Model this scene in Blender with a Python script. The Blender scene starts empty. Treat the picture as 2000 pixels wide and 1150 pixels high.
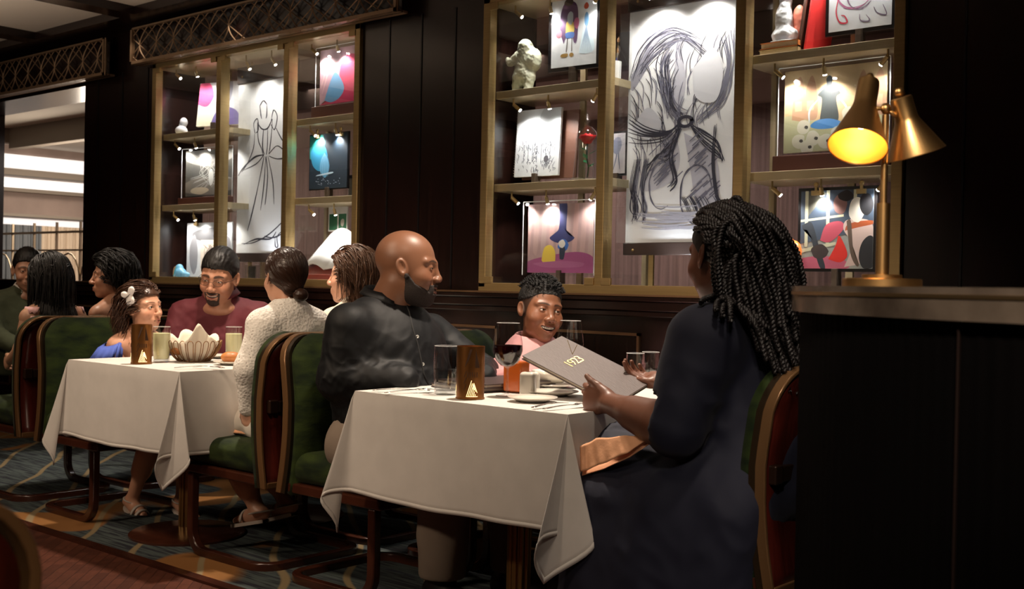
import bpy, math, random, numpy as np
from mathutils import Vector, Matrix
rad = math.radians
PI = math.pi
SC = bpy.context.scene
COL = SC.collection
random.seed(7)
RNG = np.random.default_rng(7)

# ------------------------------------------------------------------ camera, world, exposure
EYE = Vector((0, 0, 1.11))
FPX, YAW, PITCH, ROLL = 2248.0, rad(40.75), rad(-0.44), rad(1.16)
fw = Vector((-math.sin(YAW)*math.cos(PITCH), math.cos(YAW)*math.cos(PITCH), math.sin(PITCH)))
r0 = Vector((math.cos(YAW), math.sin(YAW), 0)); u0 = r0.cross(fw)
rt = math.cos(ROLL)*r0 + math.sin(ROLL)*u0
up = -math.sin(ROLL)*r0 + math.cos(ROLL)*u0
cam_d = bpy.data.cameras.new('camera'); cam = bpy.data.objects.new('camera', cam_d); COL.objects.link(cam)
cam.matrix_world = Matrix(((rt.x, up.x, -fw.x, EYE.x), (rt.y, up.y, -fw.y, EYE.y), (rt.z, up.z, -fw.z, EYE.z), (0, 0, 0, 1)))
cam_d.sensor_width = 36; cam_d.lens = FPX/2000*36
cam_d.clip_start = 0.05
cam_d.dof.use_dof = True; cam_d.dof.focus_distance = 3.9; cam_d.dof.aperture_fstop = 6.3
SC.camera = cam
SC.view_settings.view_transform = 'Standard'; SC.view_settings.look = 'None'
SC.view_settings.gamma = 1.0; SC.view_settings.exposure = 0.0
SC.view_settings.use_curve_mapping = False
w = bpy.data.worlds.new('room_ambience'); SC.world = w; w.use_nodes = True
w.node_tree.nodes['Background'].inputs[0].default_value = (1.0, 0.72, 0.5, 1)
w.node_tree.nodes['Background'].inputs[1].default_value = 0.025

def at(px, py, Y=None, X=None, Z=None):
    """world point where the sight line of a photo pixel meets the plane Y=, X= or Z="""
    d = rt*((px-1000)/FPX) + up*(-(py-575)/FPX) + fw
    if Y is not None: t = (Y-EYE.y)/d.y
    elif X is not None: t = (X-EYE.x)/d.x
    else: t = (Z-EYE.z)/d.z
    return EYE + d*t

def lamp(kind, loc, power, color, target=None, size=0.1, angle=60, blend=0.6, size_y=None, name='light'):
    L = bpy.data.lights.new(name, kind); L.energy = power; L.color = color
    o = bpy.data.objects.new(name, L); COL.objects.link(o); o.location = loc
    if kind == 'AREA':
        L.size = size
        if size_y: L.shape = 'RECTANGLE'; L.size_y = size_y
    elif kind == 'SPOT':
        L.shadow_soft_size = size; L.spot_size = rad(angle); L.spot_blend = blend
    else: L.shadow_soft_size = size
    if target is not None:
        o.rotation_euler = (Vector(target)-Vector(loc)).to_track_quat('-Z', 'Y').to_euler()
    return o
WARM = (1.0, 0.77, 0.56); SOFT = (1.0, 0.84, 0.68); COOL = (0.90, 0.94, 1.0)
# ceiling downlights over the tables and the aisle, plus added fill lights
for X, Y, p in ((-2.45, 3.05, 290), (-4.3, 3.1, 250), (-6.1, 3.1, 110)):
    lamp('SPOT', (X, Y, 2.66), p, SOFT, (X, Y, 0), 0.05, 62, 0.75, name='table_downlight')
for X, Y, tx, ty, p in ((-3.3, -1.0, -2.8, 3.0, 230), (-4.8, -0.8, -4.5, 3.0, 220), (-6.4, -0.6, -6.2, 3.2, 110), (-1.7, 1.3, -2.9, 3.0, 60), (-3.4, 1.35, -3.6, 3.2, 60), (-4.6, 1.4, -5.0, 3.3, 60), (-6.4, 1.7, -6.3, 3.3, 35)):
    lamp('SPOT', (X, Y, 2.66), p, WARM, (tx, ty, 0.85), 0.12, 66 if Y > 0 else 34, 0.9, name='aisle_and_fill_spot')  # the spots set farthest back are added to reach trousers and faces

lamp('SPOT', (-1.25, 2.3, 2.66), 45, SOFT, (-1.45, 2.9, 0.9), 0.10, 60, 0.9, name='aisle_and_fill_spot')
lamp('SPOT', (2.7, -1.3, 1.85), 300, WARM, (-1.05, 0.45, 0.86), 0.08, 11, 0.9, name='chair_fill_light')  # added unseen spot that brightens the foreground chair back, no lamp hangs there
lamp('SPOT', (-2.6, 0.5, 2.66), 130, SOFT, (-0.98, 2.05, 1.40), 0.08, 13, 0.9, name='aisle_and_fill_spot')  # added fill for the left shade of the desk lamp
lamp('SPOT', (0.3, -0.2, 2.66), 260, SOFT, (-0.7, 1.75, 1.1), 0.15, 26, 0.9, name='aisle_and_fill_spot')  # added fill that brings out the marble band of the counter
lamp('SPOT', (-3.6, 1.2, 2.66), 60, WARM, (-4.0, 2.1, 0), 0.15, 75, 0.9, name='aisle_and_fill_spot')  # added fill that brightens the wood floor
lamp('SPOT', (-0.4, 0.2, 2.66), 150, SOFT, (-0.80, 2.05, 1.35), 0.08, 26, 0.9, name='aisle_and_fill_spot')  # added fill for the brass desk lamp
lamp('AREA', (-6.6, 2.3, 2.15), 17, SOFT, (-6.6, 2.3, 3.0), 2.4, name='ceiling_fill', size_y=1.2)  # added area light that brightens the ceiling, there is no cove here
# ------------------------------------------------------------------ materials
MATS = {}
def nt(name):
    m = bpy.data.materials.new(name); m.use_nodes = True
    n = m.node_tree.nodes; l = m.node_tree.links
    return m, n, l, n['Principled BSDF']
def setp(b, **k):
    for a, v in k.items():
        b.inputs[a.replace('_', ' ')].default_value = v
def mat(name, col, rough=0.5, metal=0.0, bump=0.0, bscale=60, var=0.0, vscale=8, stretch=(1, 1, 1), coat=0.0, sheen=0.0, spec=0.5, emit=None, estr=0.0, col2=None, attr=False, aniso=0.0, trans=0.0):
    if name in MATS: return MATS[name]
    m, n, l, b = nt(name); MATS[name] = m
    c = (*col, 1) if len(col) == 3 else col
    setp(b, Base_Color=c, Roughness=rough, Metallic=metal)
    b.inputs['Coat Weight'].default_value = coat; b.inputs['Coat Roughness'].default_value = 0.15
    b.inputs['Sheen Weight'].default_value = sheen
    b.inputs['Specular IOR Level'].default_value = spec
    b.inputs['Anisotropic'].default_value = aniso
    if emit: b.inputs['Emission Color'].default_value = (*emit, 1); b.inputs['Emission Strength'].default_value = estr
    tc = n.new('ShaderNodeTexCoord'); mp = n.new('ShaderNodeMapping'); l.new(tc.outputs['Object'], mp.inputs[0]); mp.inputs['Scale'].default_value = stretch
    src = None
    if attr:
        at_ = n.new('ShaderNodeAttribute'); at_.attribute_name = 'Col'; src = at_.outputs['Color']
    if var or col2:
        no = n.new('ShaderNodeTexNoise'); no.inputs['Scale'].default_value = vscale; no.inputs['Detail'].default_value = 6
        l.new(mp.outputs[0], no.inputs[0])
        mx = n.new('ShaderNodeMix'); mx.data_type = 'RGBA'
        rp = n.new('ShaderNodeValToRGB'); rp.color_ramp.elements[0].position = 0.35; rp.color_ramp.elements[1].position = 0.65
        l.new(no.outputs[0], rp.inputs[0]); l.new(rp.outputs[0], mx.inputs[0])
        c2 = col2 if col2 else tuple(v*(1-var) for v in c[:3])
        mx.inputs[6].default_value = c; mx.inputs[7].default_value = (*c2[:3], 1)
        if attr:
            m2 = n.new('ShaderNodeMix'); m2.data_type = 'RGBA'; m2.blend_type = 'MULTIPLY'; m2.inputs[0].default_value = 1
            l.new(src, m2.inputs[6]); l.new(mx.outputs[2], m2.inputs[7]); src = m2.outputs[2]
        else: src = mx.outputs[2]
    if src: l.new(src, b.inputs['Base Color'])
    if bump:
        nb = n.new('ShaderNodeTexNoise'); nb.inputs['Scale'].default_value = bscale; nb.inputs['Detail'].default_value = 5
        l.new(mp.outputs[0], nb.inputs[0])
        bp = n.new('ShaderNodeBump'); bp.inputs['Strength'].default_value = bump; bp.inputs['Distance'].default_value = 0.004
        l.new(nb.outputs[0], bp.inputs['Height']); l.new(bp.outputs[0], b.inputs['Normal'])
    return m
def glass_mat(name, tint=(1, 1, 1), rough=0.02, lo=0.05):
    if name in MATS: return MATS[name]
    m = bpy.data.materials.new(name); m.use_nodes = True; n = m.node_tree.nodes; l = m.node_tree.links; n.clear(); MATS[name] = m
    out = n.new('ShaderNodeOutputMaterial'); mx = n.new('ShaderNodeMixShader'); tr = n.new('ShaderNodeBsdfTransparent'); gl = n.new('ShaderNodeBsdfGlossy')
    tr.inputs[0].default_value = (*tint, 1); gl.inputs['Roughness'].default_value = rough
    ge = n.new('ShaderNodeNewGeometry'); dt = n.new('ShaderNodeVectorMath'); dt.operation = 'DOT_PRODUCT'; l.new(ge.outputs['Incoming'], dt.inputs[0]); l.new(ge.outputs['Normal'], dt.inputs[1])
    def mth(op, a, b=None):
        q = n.new('ShaderNodeMath'); q.operation = op
        for i, v in enumerate((a, b)):
            if v is None: continue
            if isinstance(v, (int, float)): q.inputs[i].default_value = v
            else: l.new(v, q.inputs[i])
        return q.outputs[0]
    c5 = mth('POWER', mth('SUBTRACT', 1.0, mth('ABSOLUTE', dt.outputs['Value'])), 5.0)
    fo = mth('ADD', mth('MULTIPLY', c5, 1-lo), lo)
    l.new(fo, mx.inputs[0]); l.new(tr.outputs[0], mx.inputs[1]); l.new(gl.outputs[0], mx.inputs[2]); l.new(mx.outputs[0], out.inputs[0])
    return m
def emis(name, col, s):
    return mat(name, (0.8, 0.8, 0.8), 0.5, emit=col, estr=s)
M_WOOD = mat('dark_wood', (0.017, 0.0062, 0.0046), 0.26, bump=0.05, bscale=30, var=0.55, vscale=5, stretch=(14, 14, 0.6), coat=0.25)
M_BRASS = mat('brushed_brass', (0.46, 0.33, 0.15), 0.42, 0.75, var=0.12, vscale=4, stretch=(1, 1, 30))
M_BRASSD = mat('aged_brass', (0.36, 0.20, 0.085), 0.36, 0.95, var=0.12, vscale=6)
M_LAT = mat('bronze_lattice', (0.30, 0.19, 0.11), 0.5, 0.5)
M_PAPER = mat('drawing_paper', (0.82, 0.83, 0.85), 0.8, bump=0.02)
M_BLK = mat('black_lacquer', (0.008, 0.007, 0.008), 0.3)
M_CHAR = mat('charcoal', (0.035, 0.035, 0.05), 0.9)
M_GLASS = glass_mat('clear_glass', (.93, .94, .94), .03, .09)
M_PANE = glass_mat('cabinet_pane', (0.97, 0.98, 0.98), 0.01)
M_RED = mat('mahogany_red', (0.075, 0.010, 0.006), 0.28, var=0.4, vscale=6, stretch=(10, 10, 0.7), coat=0.2)
M_MAHO = mat('mahogany', (0.060, 0.017, 0.009), 0.25, var=0.4, vscale=6, coat=0.3)
M_RIM = mat('bronzed_wood_rim', (0.20, 0.105, 0.045), 0.32, 0.45)
M_VEL = mat('green_velvet', (0.005, 0.012, 0.003), 0.8, col2=(0.024, 0.040, 0.006), vscale=9, bump=0.25, bscale=40, sheen=0.03, spec=0.2, stretch=(1, 1, 2.5))
M_CLOTH = mat('white_table_linen', (0.58, 0.55, 0.52), 0.9, bump=0.12, bscale=9, var=0.06, vscale=14)
M_CHINA = mat('white_china', (0.72, 0.68, 0.6), 0.2, coat=0.4)
M_STEEL = mat('polished_steel', (0.6, 0.58, 0.55), 0.18, 1.0)
M_WHITE = mat('white_lacquer', (0.8, 0.8, 0.8), 0.35)
M_ATTR = mat('painted_colours', (1, 1, 1), 0.7, attr=True)

# ------------------------------------------------------------------ mesh helpers
def link(name, me, m=None, parent=None):
    o = bpy.data.objects.new(name, me); COL.objects.link(o)
    if m is not None: me.materials.append(m)
    if parent is not None: o.parent = parent
    return o
def tag(o, label=None, cat=None, group=None, kind=None):
    if label: o['label'] = label
    if cat: o['category'] = cat
    if group: o['group'] = group
    if kind: o['kind'] = kind
    return o
def thing(name, loc, label, cat, group=None, rz=0.0):
    o = bpy.data.objects.new(name, None); COL.objects.link(o); o.location = loc; o.rotation_euler = (0, 0, rz)
    o.empty_display_size = 0.05
    return tag(o, label, cat, group)
def copy_tree(o, parent=None):
    c = o.copy(); COL.objects.link(c)
    if parent is not None: c.parent = parent
    for ch in list(o.children): copy_tree(ch, c)
    return c
def np_mesh(name, V, F, smooth=True, colors=None):
    V = np.asarray(V, dtype=np.float32); F = np.asarray(F, dtype=np.int32)
    me = bpy.data.meshes.new(name); k = F.shape[1]
    me.vertices.add(len(V)); me.vertices.foreach_set('co', V.ravel())
    me.loops.add(F.size); me.loops.foreach_set('vertex_index', F.ravel())
    me.polygons.add(len(F)); me.polygons.foreach_set('loop_start', np.arange(0, F.size, k, dtype=np.int32))
    me.update(calc_edges=True); me.validate()
    me.polygons.foreach_set('use_smooth', np.full(len(me.polygons), smooth))
    if colors is not None:
        ca = me.color_attributes.new('Col', 'FLOAT_COLOR', 'POINT')
        c4 = np.ones((len(V), 4), dtype=np.float32); c4[:, :3] = colors
        ca.data.foreach_set('color', c4.ravel())
    return me
class MB:
    def __init__(s): s.v = []; s.f = []; s.c = []; s.cc = (1, 1, 1)
    def add(s, vs, fs, M=None):
        b = len(s.v)
        for p in vs:
            p = Vector(p)
            s.v.append(M @ p if M is not None else p); s.c.append(s.cc)
        s.f += [tuple(b+i for i in f) for f in fs]; return s
    def box(s, x0, x1, y0, y1, z0, z1, M=None):
        return s.add([(x0, y0, z0), (x1, y0, z0), (x1, y1, z0), (x0, y1, z0), (x0, y0, z1), (x1, y0, z1), (x1, y1, z1), (x0, y1, z1)],
                     [(0, 3, 2, 1), (4, 5, 6, 7), (0, 1, 5, 4), (1, 2, 6, 5), (2, 3, 7, 6), (3, 0, 4, 7)], M)
    def lathe(s, prof, n=24, M=None, cap0=False, cap1=False, a0=0, a1=2*PI):
        full = abs(a1-a0-2*PI) < 1e-6; m = n if full else n+1
        vs = [(r*math.cos(a0+(a1-a0)*j/n), r*math.sin(a0+(a1-a0)*j/n), z) for r, z in prof for j in range(m)]
        fs = []
        for i in range(len(prof)-1):
            for j in range(n):
                k = (j+1) % m if full else j+1
                fs.append((i*m+j, i*m+k, (i+1)*m+k, (i+1)*m+j))
        if cap0: fs.append(tuple(range(m-1, -1, -1)))
        if cap1: fs.append(tuple((len(prof)-1)*m+j for j in range(m)))
        return s.add(vs, fs, M)
    def tube(s, pts, r, n=8, closed=False, caps=True, flat=None, upv=None):
        pts = [Vector(p) for p in pts]; N = len(pts)
        rs = r if isinstance(r, (list, tuple)) else [r]*N
        vs = []; prev = None
        for i, p in enumerate(pts):
            if closed: t = pts[(i+1) % N]-pts[i-1]
            else: t = pts[min(i+1, N-1)]-pts[max(i-1, 0)]
            t = t.normalized() if t.length > 1e-9 else Vector((0, 0, 1))
            if prev is None:
                a = Vector(upv) if upv is not None else (Vector((0, 0, 1)) if abs(t.z) < 0.9 else Vector((1, 0, 0)))
                x = t.cross(a).normalized()
            else:
                x = prev-t*prev.dot(t); x = x.normalized()
            prev = x; y = t.cross(x)
            for j in range(n):
                an = 2*PI*j/n
                fy = flat if flat else 1
                vs.append(p+x*rs[i]*math.cos(an)+y*rs[i]*fy*math.sin(an))
        fs = []
        for i in range(N if closed else N-1):
            i2 = (i+1) % N
            for j in range(n):
                fs.append((i*n+j, i*n+(j+1) % n, i2*n+(j+1) % n, i2*n+j))
        if caps and not closed:
            fs.append(tuple(range(n-1, -1, -1))); fs.append(tuple((N-1)*n+j for j in range(n)))
        return s.add(vs, fs)
    def rectbar(s, pts, wv, hv, closed=False):
        """bar of rectangular section along pts; wv = list/func of width vectors, hv = thickness vectors"""
        N = len(pts); vs = []
        for i, p in enumerate(pts):
            p = Vector(p); a = Vector(wv[i])/2; b = Vector(hv[i])/2
            vs += [p-a-b, p+a-b, p+a+b, p-a+b]
        fs = []
        for i in range(N if closed else N-1):
            k = (i+1) % N
            for j in range(4): fs.append((i*4+j, i*4+(j+1) % 4, k*4+(j+1) % 4, k*4+j))
        if not closed: fs += [(3, 2, 1, 0), tuple((N-1)*4+j for j in range(4))]
        return s.add(vs, fs)
    def build(s, name, m, parent=None, smooth=False, bevel=0.0, world=True, seg=2, sub=0, solid=0.0):
        me = bpy.data.meshes.new(name)
        off = parent_loc(parent) if (parent is not None and world) else Vector((0, 0, 0))
        me.from_pydata([tuple(v-off) for v in s.v], [], s.f); me.update()
        if any(c != (1, 1, 1) for c in s.c):
            ca = me.color_attributes.new('Col', 'FLOAT_COLOR', 'POINT')
            ca.data.foreach_set('color', [x for c in s.c for x in (*c, 1.0)])
        if smooth:
            me.polygons.foreach_set('use_smooth', [True]*len(me.polygons))
            if smooth == 'auto':
                try: me.set_sharp_from_angle(angle=rad(40))
                except Exception: pass
        o = link(name, me, m, parent)
        if solid:
            q = o.modifiers.new('s', 'SOLIDIFY'); q.thickness = solid; q.offset = 0
        if bevel:
            q = o.modifiers.new('b', 'BEVEL'); q.width = bevel; q.segments = seg; q.limit_method = 'ANGLE'
        if sub:
            q = o.modifiers.new('u', 'SUBSURF'); q.levels = sub; q.render_levels = sub
        return o
def parent_loc(p):
    L = Vector((0, 0, 0))
    while p is not None: L += p.location; p = p.parent
    return L
def struct(name, mb, m, **k):
    return tag(mb.build(name, m, **k), kind='structure')

# ------------------------------------------------------------------ room shell
WY = 4.0; CEIL = 2.70; WB = 4.36     # wall front, ceiling height, wall back
CABS = [(-6.43, -4.51, -5.74, -5.11), (-3.63, -1.63, -2.948, -2.281)]
ZB, ZT = 1.10, 2.45
OPN = (-9.20, -7.29, 1.08, 2.40)
mw, n_, l_, b_ = nt('parquet')
tc = n_.new('ShaderNodeTexCoord'); mp = n_.new('ShaderNodeMapping'); mp.inputs['Rotation'].default_value = (0, 0, rad(45)); l_.new(tc.outputs['Object'], mp.inputs[0])
br = n_.new('ShaderNodeTexBrick'); l_.new(mp.outputs[0], br.inputs[0]); br.inputs['Scale'].default_value = 6; br.inputs['Color1'].default_value = (0.17, 0.055, 0.032, 1); br.inputs['Color2'].default_value = (0.11, 0.036, 0.022, 1); br.inputs['Mortar'].default_value = (0.02, 0.006, 0.004, 1); br.inputs['Mortar Size'].default_value = 0.006
gn = n_.new('ShaderNodeTexNoise'); gn.inputs['Scale'].default_value = 20; mp2 = n_.new('ShaderNodeMapping'); mp2.inputs['Scale'].default_value = (1, 8, 1); l_.new(mp.outputs[0], mp2.inputs[0]); l_.new(mp2.outputs[0], gn.inputs[0])
mx = n_.new('ShaderNodeMix'); mx.data_type = 'RGBA'; mx.blend_type = 'MULTIPLY'; mx.inputs[0].default_value = 0.6; l_.new(br.outputs[0], mx.inputs[6]); l_.new(gn.outputs[0], mx.inputs[7]); l_.new(mx.outputs[2], b_.inputs['Base Color'])
setp(b_, Roughness=0.35)
M_PARQ = mw
# patterned carpet: teal streaks with gold veins and ochre fans
mc, n_, l_, b_ = nt('patterned_carpet')
tc = n_.new('ShaderNodeTexCoord'); mp = n_.new('ShaderNodeMapping'); mp.inputs['Scale'].default_value = (2.2, 26, 1); l_.new(tc.outputs['Object'], mp.inputs[0])
n1 = n_.new('ShaderNodeTexNoise'); n1.inputs['Scale'].default_value = 2.2; n1.inputs['Detail'].default_value = 8; n1.inputs['Distortion'].default_value = 0.6; l_.new(mp.outputs[0], n1.inputs[0])
rp = n_.new('ShaderNodeValToRGB'); e = rp.color_ramp.elements; e[0].position = 0.42; e[0].color = (0.010, 0.012, 0.020, 1); e[1].position = 0.56; e[1].color = (0.06, 0.08, 0.078, 1)
l_.new(n1.outputs[0], rp.inputs[0])
n2 = n_.new('ShaderNodeTexNoise'); n2.inputs['Scale'].default_value = 1.7; n2.inputs['Detail'].default_value = 1; l_.new(tc.outputs['Object'], n2.inputs[0])
rp2 = n_.new('ShaderNodeValToRGB'); e = rp2.color_ramp.elements; e[0].position = 0.60; e[0].color = (0, 0, 0, 1); e[1].position = 0.63; e[1].color = (1, 1, 1, 1)
l_.new(n2.outputs[0], rp2.inputs[0])
mx = n_.new('ShaderNodeMix'); mx.data_type = 'RGBA'; l_.new(rp2.outputs[0], mx.inputs[0]); l_.new(rp.outputs[0], mx.inputs[6]); mx.inputs[7].default_value = (0.22, 0.09, 0.018, 1)
mp3 = n_.new('ShaderNodeMapping'); mp3.inputs['Rotation'].default_value = (0, 0, rad(40)); l_.new(tc.outputs['Object'], mp3.inputs[0])
wv = n_.new('ShaderNodeTexWave'); wv.wave_type = 'RINGS'; wv.inputs['Scale'].default_value = 1.1; wv.inputs['Distortion'].default_value = 3; wv.inputs['Detail'].default_value = 1; l_.new(mp3.outputs[0], wv.inputs[0])
rp3 = n_.new('ShaderNodeValToRGB'); e = rp3.color_ramp.elements; e[0].position = 0.965; e[0].color = (0, 0, 0, 1); e[1].position = 0.99; e[1].color = (1, 1, 1, 1); l_.new(wv.outputs[0], rp3.inputs[0])
mx2 = n_.new('ShaderNodeMix'); mx2.data_type = 'RGBA'; l_.new(rp3.outputs[0], mx2.inputs[0]); l_.new(mx.outputs[2], mx2.inputs[6]); mx2.inputs[7].default_value = (0.22, 0.16, 0.08, 1)
l_.new(mx2.outputs[2], b_.inputs['Base Color']); setp(b_, Roughness=0.95)
M_CARPET = mc
struct('floor', MB().box(-16, 3, -3, 12, -0.1, 0.0), M_PARQ)
tag(MB().box(-14, 2.5, 2.50, 3.98, 0.0, 0.008).build('patterned_carpet', M_CARPET), 'teal and black streaked carpet with ochre fans running under the tables', 'carpet')
tag(MB().box(-14, 2.5, 2.455, 2.50, 0.0, 0.010).build('trim_1', M_MAHO), kind='structure')
M_CEIL = mat('cream_ceiling', (0.62, 0.53, 0.44), 0.8)
struct('ceiling', MB().box(-16, 3, -3, WB, CEIL+0.05, CEIL+0.15), M_CEIL)
tb = MB()
for i in range(-1, 8): tb.box(-7.65+i*1.225-0.03, -7.65+i*1.225+0.13, -3, 3.76, CEIL, CEIL+0.05)
tb.box(-16, 3, 3.76, WB, CEIL-0.0, CEIL+0.05); tb.box(-16, 3, 0.9, 1.06, CEIL, CEIL+0.05)
struct('trim_2', tb, M_WOOD)
# main wall in one piece around the openings
wb = MB()
opens = [(OPN[0], OPN[1], OPN[2], OPN[3])]+[(c[0], c[1], ZB, ZT) for c in CABS]
x = -16
wb.box(-16, 3, WY+0.04, WB, 0, 1.03); wb.box(-16, 3, WY, WB, ZT+0.0, CEIL)
for a, b, z0, z1 in opens+[(3, 3, 0, 0)]:
    wb.box(x, a, WY, WB, 1.03, ZT)
    if b > a:
        wb.box(a, b, WY, WB, 1.03, z0)
        if z1 < ZT: wb.box(a, b, WY, WB, z1, ZT)
    x = b
struct('wall_back', wb, M_WOOD)
# panel seams on the piers, chair rail, inset wainscot panels
sb = MB()
for xs in (-8.9, -7.12, -6.82, -6.52, -4.3, -4.07, -3.84, -1.42, -0.9, -0.4, 0.2):
    sb.box(xs, xs+0.008, WY-0.004, WY+0.001, 1.09, 2.44)
struct('trim_3', sb, M_BLK)
rb = MB().box(-16, 3, WY-0.045, WY+0.05, 1.055, 1.075).box(-16, 3, WY-0.03, WY+0.05, 1.015, 1.055).box(-16, 3, WY-0.015, WY+0.05, 0.99, 1.015)
struct('trim_4', rb, M_WOOD, bevel=0.004)
struct('trim_5', MB().box(-16, 3, WY-0.05, WY-0.0, 1.076, 1.084), mat('dull_brass', (0.22, 0.13, 0.07), 0.45, 0.7))
pb = MB(); qb = MB()
for i in range(12):
    a = -9.0+i*0.80; b = a+0.64
    for (s, t, z0, z1) in ((a, a+0.012, 0.3, 0.92), (b-0.012, b, 0.3, 0.92), (a, b, 0.908, 0.92), (a, b, 0.3, 0.312)):
        pb.box(s, t, WY+0.028, WY+0.042, z0, z1)
    for (s, t, z0, z1) in ((a-0.05, a-0.02, 0.24, 0.97), (b+0.02, b+0.05, 0.24, 0.97), (a-0.05, b+0.05, 0.94, 0.97), (a-0.05, b+0.05, 0.24, 0.27)):
        qb.box(s, t, WY+0.015, WY+0.045, z0, z1)
struct('trim_6', pb, mat('dull_brass', (0.22, 0.13, 0.07), 0.45, 0.7))
struct('baseboard_back', MB().box(-16, 3, WY, WY+0.05, 0, 0.14), M_WOOD)
# aisle side and ends of the dining room (never in shot, they close the room)
M_SHELL = mat('dim_wall', (0.05, 0.03, 0.022), 0.6)
struct('wall_front', MB().box(-16, 3, -3.1, -3.0, 0, 2.85), M_SHELL)
struct('wall_right', MB().box(3.0, 3.1, -3, 12, 0, 2.85), M_SHELL)
struct('wall_left', MB().box(-16.1, -16, -3, 12, 0, 2.85), M_SHELL)

# neighbouring room seen through the opening and the cabinets' glass backs
M_MAUVE = mat('taupe_plaster', (0.42, 0.32, 0.28), 0.8, var=0.2, vscale=3)
struct('wall_far', MB().box(-16, 3, 8.0, 8.1, 0, 2.9), mat('striped_curtain_wall', (0.40, 0.31, 0.28), 0.8, var=0.5, vscale=3, stretch=(12, 1, 0.2)))
struct('trim_8', MB().box(-16, 3, WB, 8.0, 2.56, 2.66), mat('cream_plaster', (0.66, 0.6, 0.52), 0.8))
struct('trim_9', MB().box(-11.2, 3, 5.35, 5.45, 2.36, 2.56).box(-11.35, -11.2, WB, 5.6, 2.42, 2.56), mat('taupe_bulkhead', (0.30, 0.255, 0.21), 0.8))
COVE = emis('cove_light', (1.0, 0.93, 0.88), 0.9)
xb = -12.6
cb = MB().box(xb-0.02, xb, WB+0.1, 7.9, 2.30, 2.46); struct('trim_10', cb, COVE)
struct('trim_11', MB().box(xb-0.02, xb+0.25, WB+0.1, 7.9, 2.21, 2.28).box(xb-0.02, xb+0.12, WB+0.1, 7.9, 2.04, 2.08).box(xb-0.02, xb+0.25, WB+0.1, 7.9, 1.76, 1.79), mat('taupe_bulkhead', (0.30, 0.255, 0.21), 0.8))
struct('trim_12', MB().box(xb, xb+0.02, WB+0.1, 7.9, 2.085, 2.20), COVE)
struct('trim_13', MB().box(xb-0.04, xb-0.02, WB+0.1, 7.9, 0, 2.56), M_MAUVE)
struct('trim_14', MB().box(xb, xb+0.02, WB+0.1, 6.9, 1.68, 1.75), COVE)
lamp('AREA', (-11.0, 6.2, 2.5), 28, (1, 0.86, 0.72), (-11.0, 6.2, 0), 1.2, name='far_room_light')
lamp('POINT', (-10.2, 5.9, 1.9), 70, (1, 0.86, 0.70), size=0.3, name='far_room_light')  # added mid-air point that lifts the far room's ceiling
lamp('AREA', (-5.5, 6.4, 2.5), 80, (1, 0.84, 0.76), (-5.5, 6.4, 0), 2.2, name='far_room_light')
# brass screen with hoops in front of the curtains
scn = thing('arched_screen', (-9.6, 5.2, 0), 'pale brass arched room screen seen through the wall opening at far left', 'screen')
g = MB(); g.box(-11.6, -8.6, 5.19, 5.21, 1.50, 1.52); g.box(-11.0, -8.6, 5.19, 5.21, 1.34, 1.355)
for i in range(7):
    cx = -11.4+i*0.42
    g.tube([(cx+0.21*math.cos(t*PI/10), 5.2, 1.02+0.30*math.sin(t*PI/10)) for t in range(11)], 0.008, 6)
    g.box(cx+0.2, cx+0.215, 5.19, 5.21, 0, 1.6)
g.build('screen_frame', mat('pale_brass', (0.5, 0.4, 0.28), 0.4, 0.6), scn)
cu = thing('striped_curtain', (-11.6, 7.0, 0), 'grey and cream striped curtain panels behind the arched screen', 'curtain')
for i, (y0, y1, c) in enumerate(((4.5, 5.3, (0.30, 0.24, 0.20)), (5.3, 6.2, (0.12, 0.13, 0.14)), (6.2, 7.3, (0.5, 0.40, 0.30)), (7.3, 7.9, (0.13, 0.12, 0.12)))):
    g = MB(); n = 40
    for k in range(n):
        ya = y0+(y1-y0)*k/n; yb = y0+(y1-y0)*(k+1)/n
        xa = -12.2+0.02*math.sin(k*1.6); xc = -12.2+0.02*math.sin((k+1)*1.6)
        g.add([(xa, ya, 0.2), (xc, yb, 0.2), (xc, yb, 1.66), (xa, ya, 1.66)], [(0, 1, 2, 3)])
    g.build('curtain_panel', mat('curtain_cloth_%s' % 'abcd'[i], c, 0.8), cu, smooth=True, solid=0.004)

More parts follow.
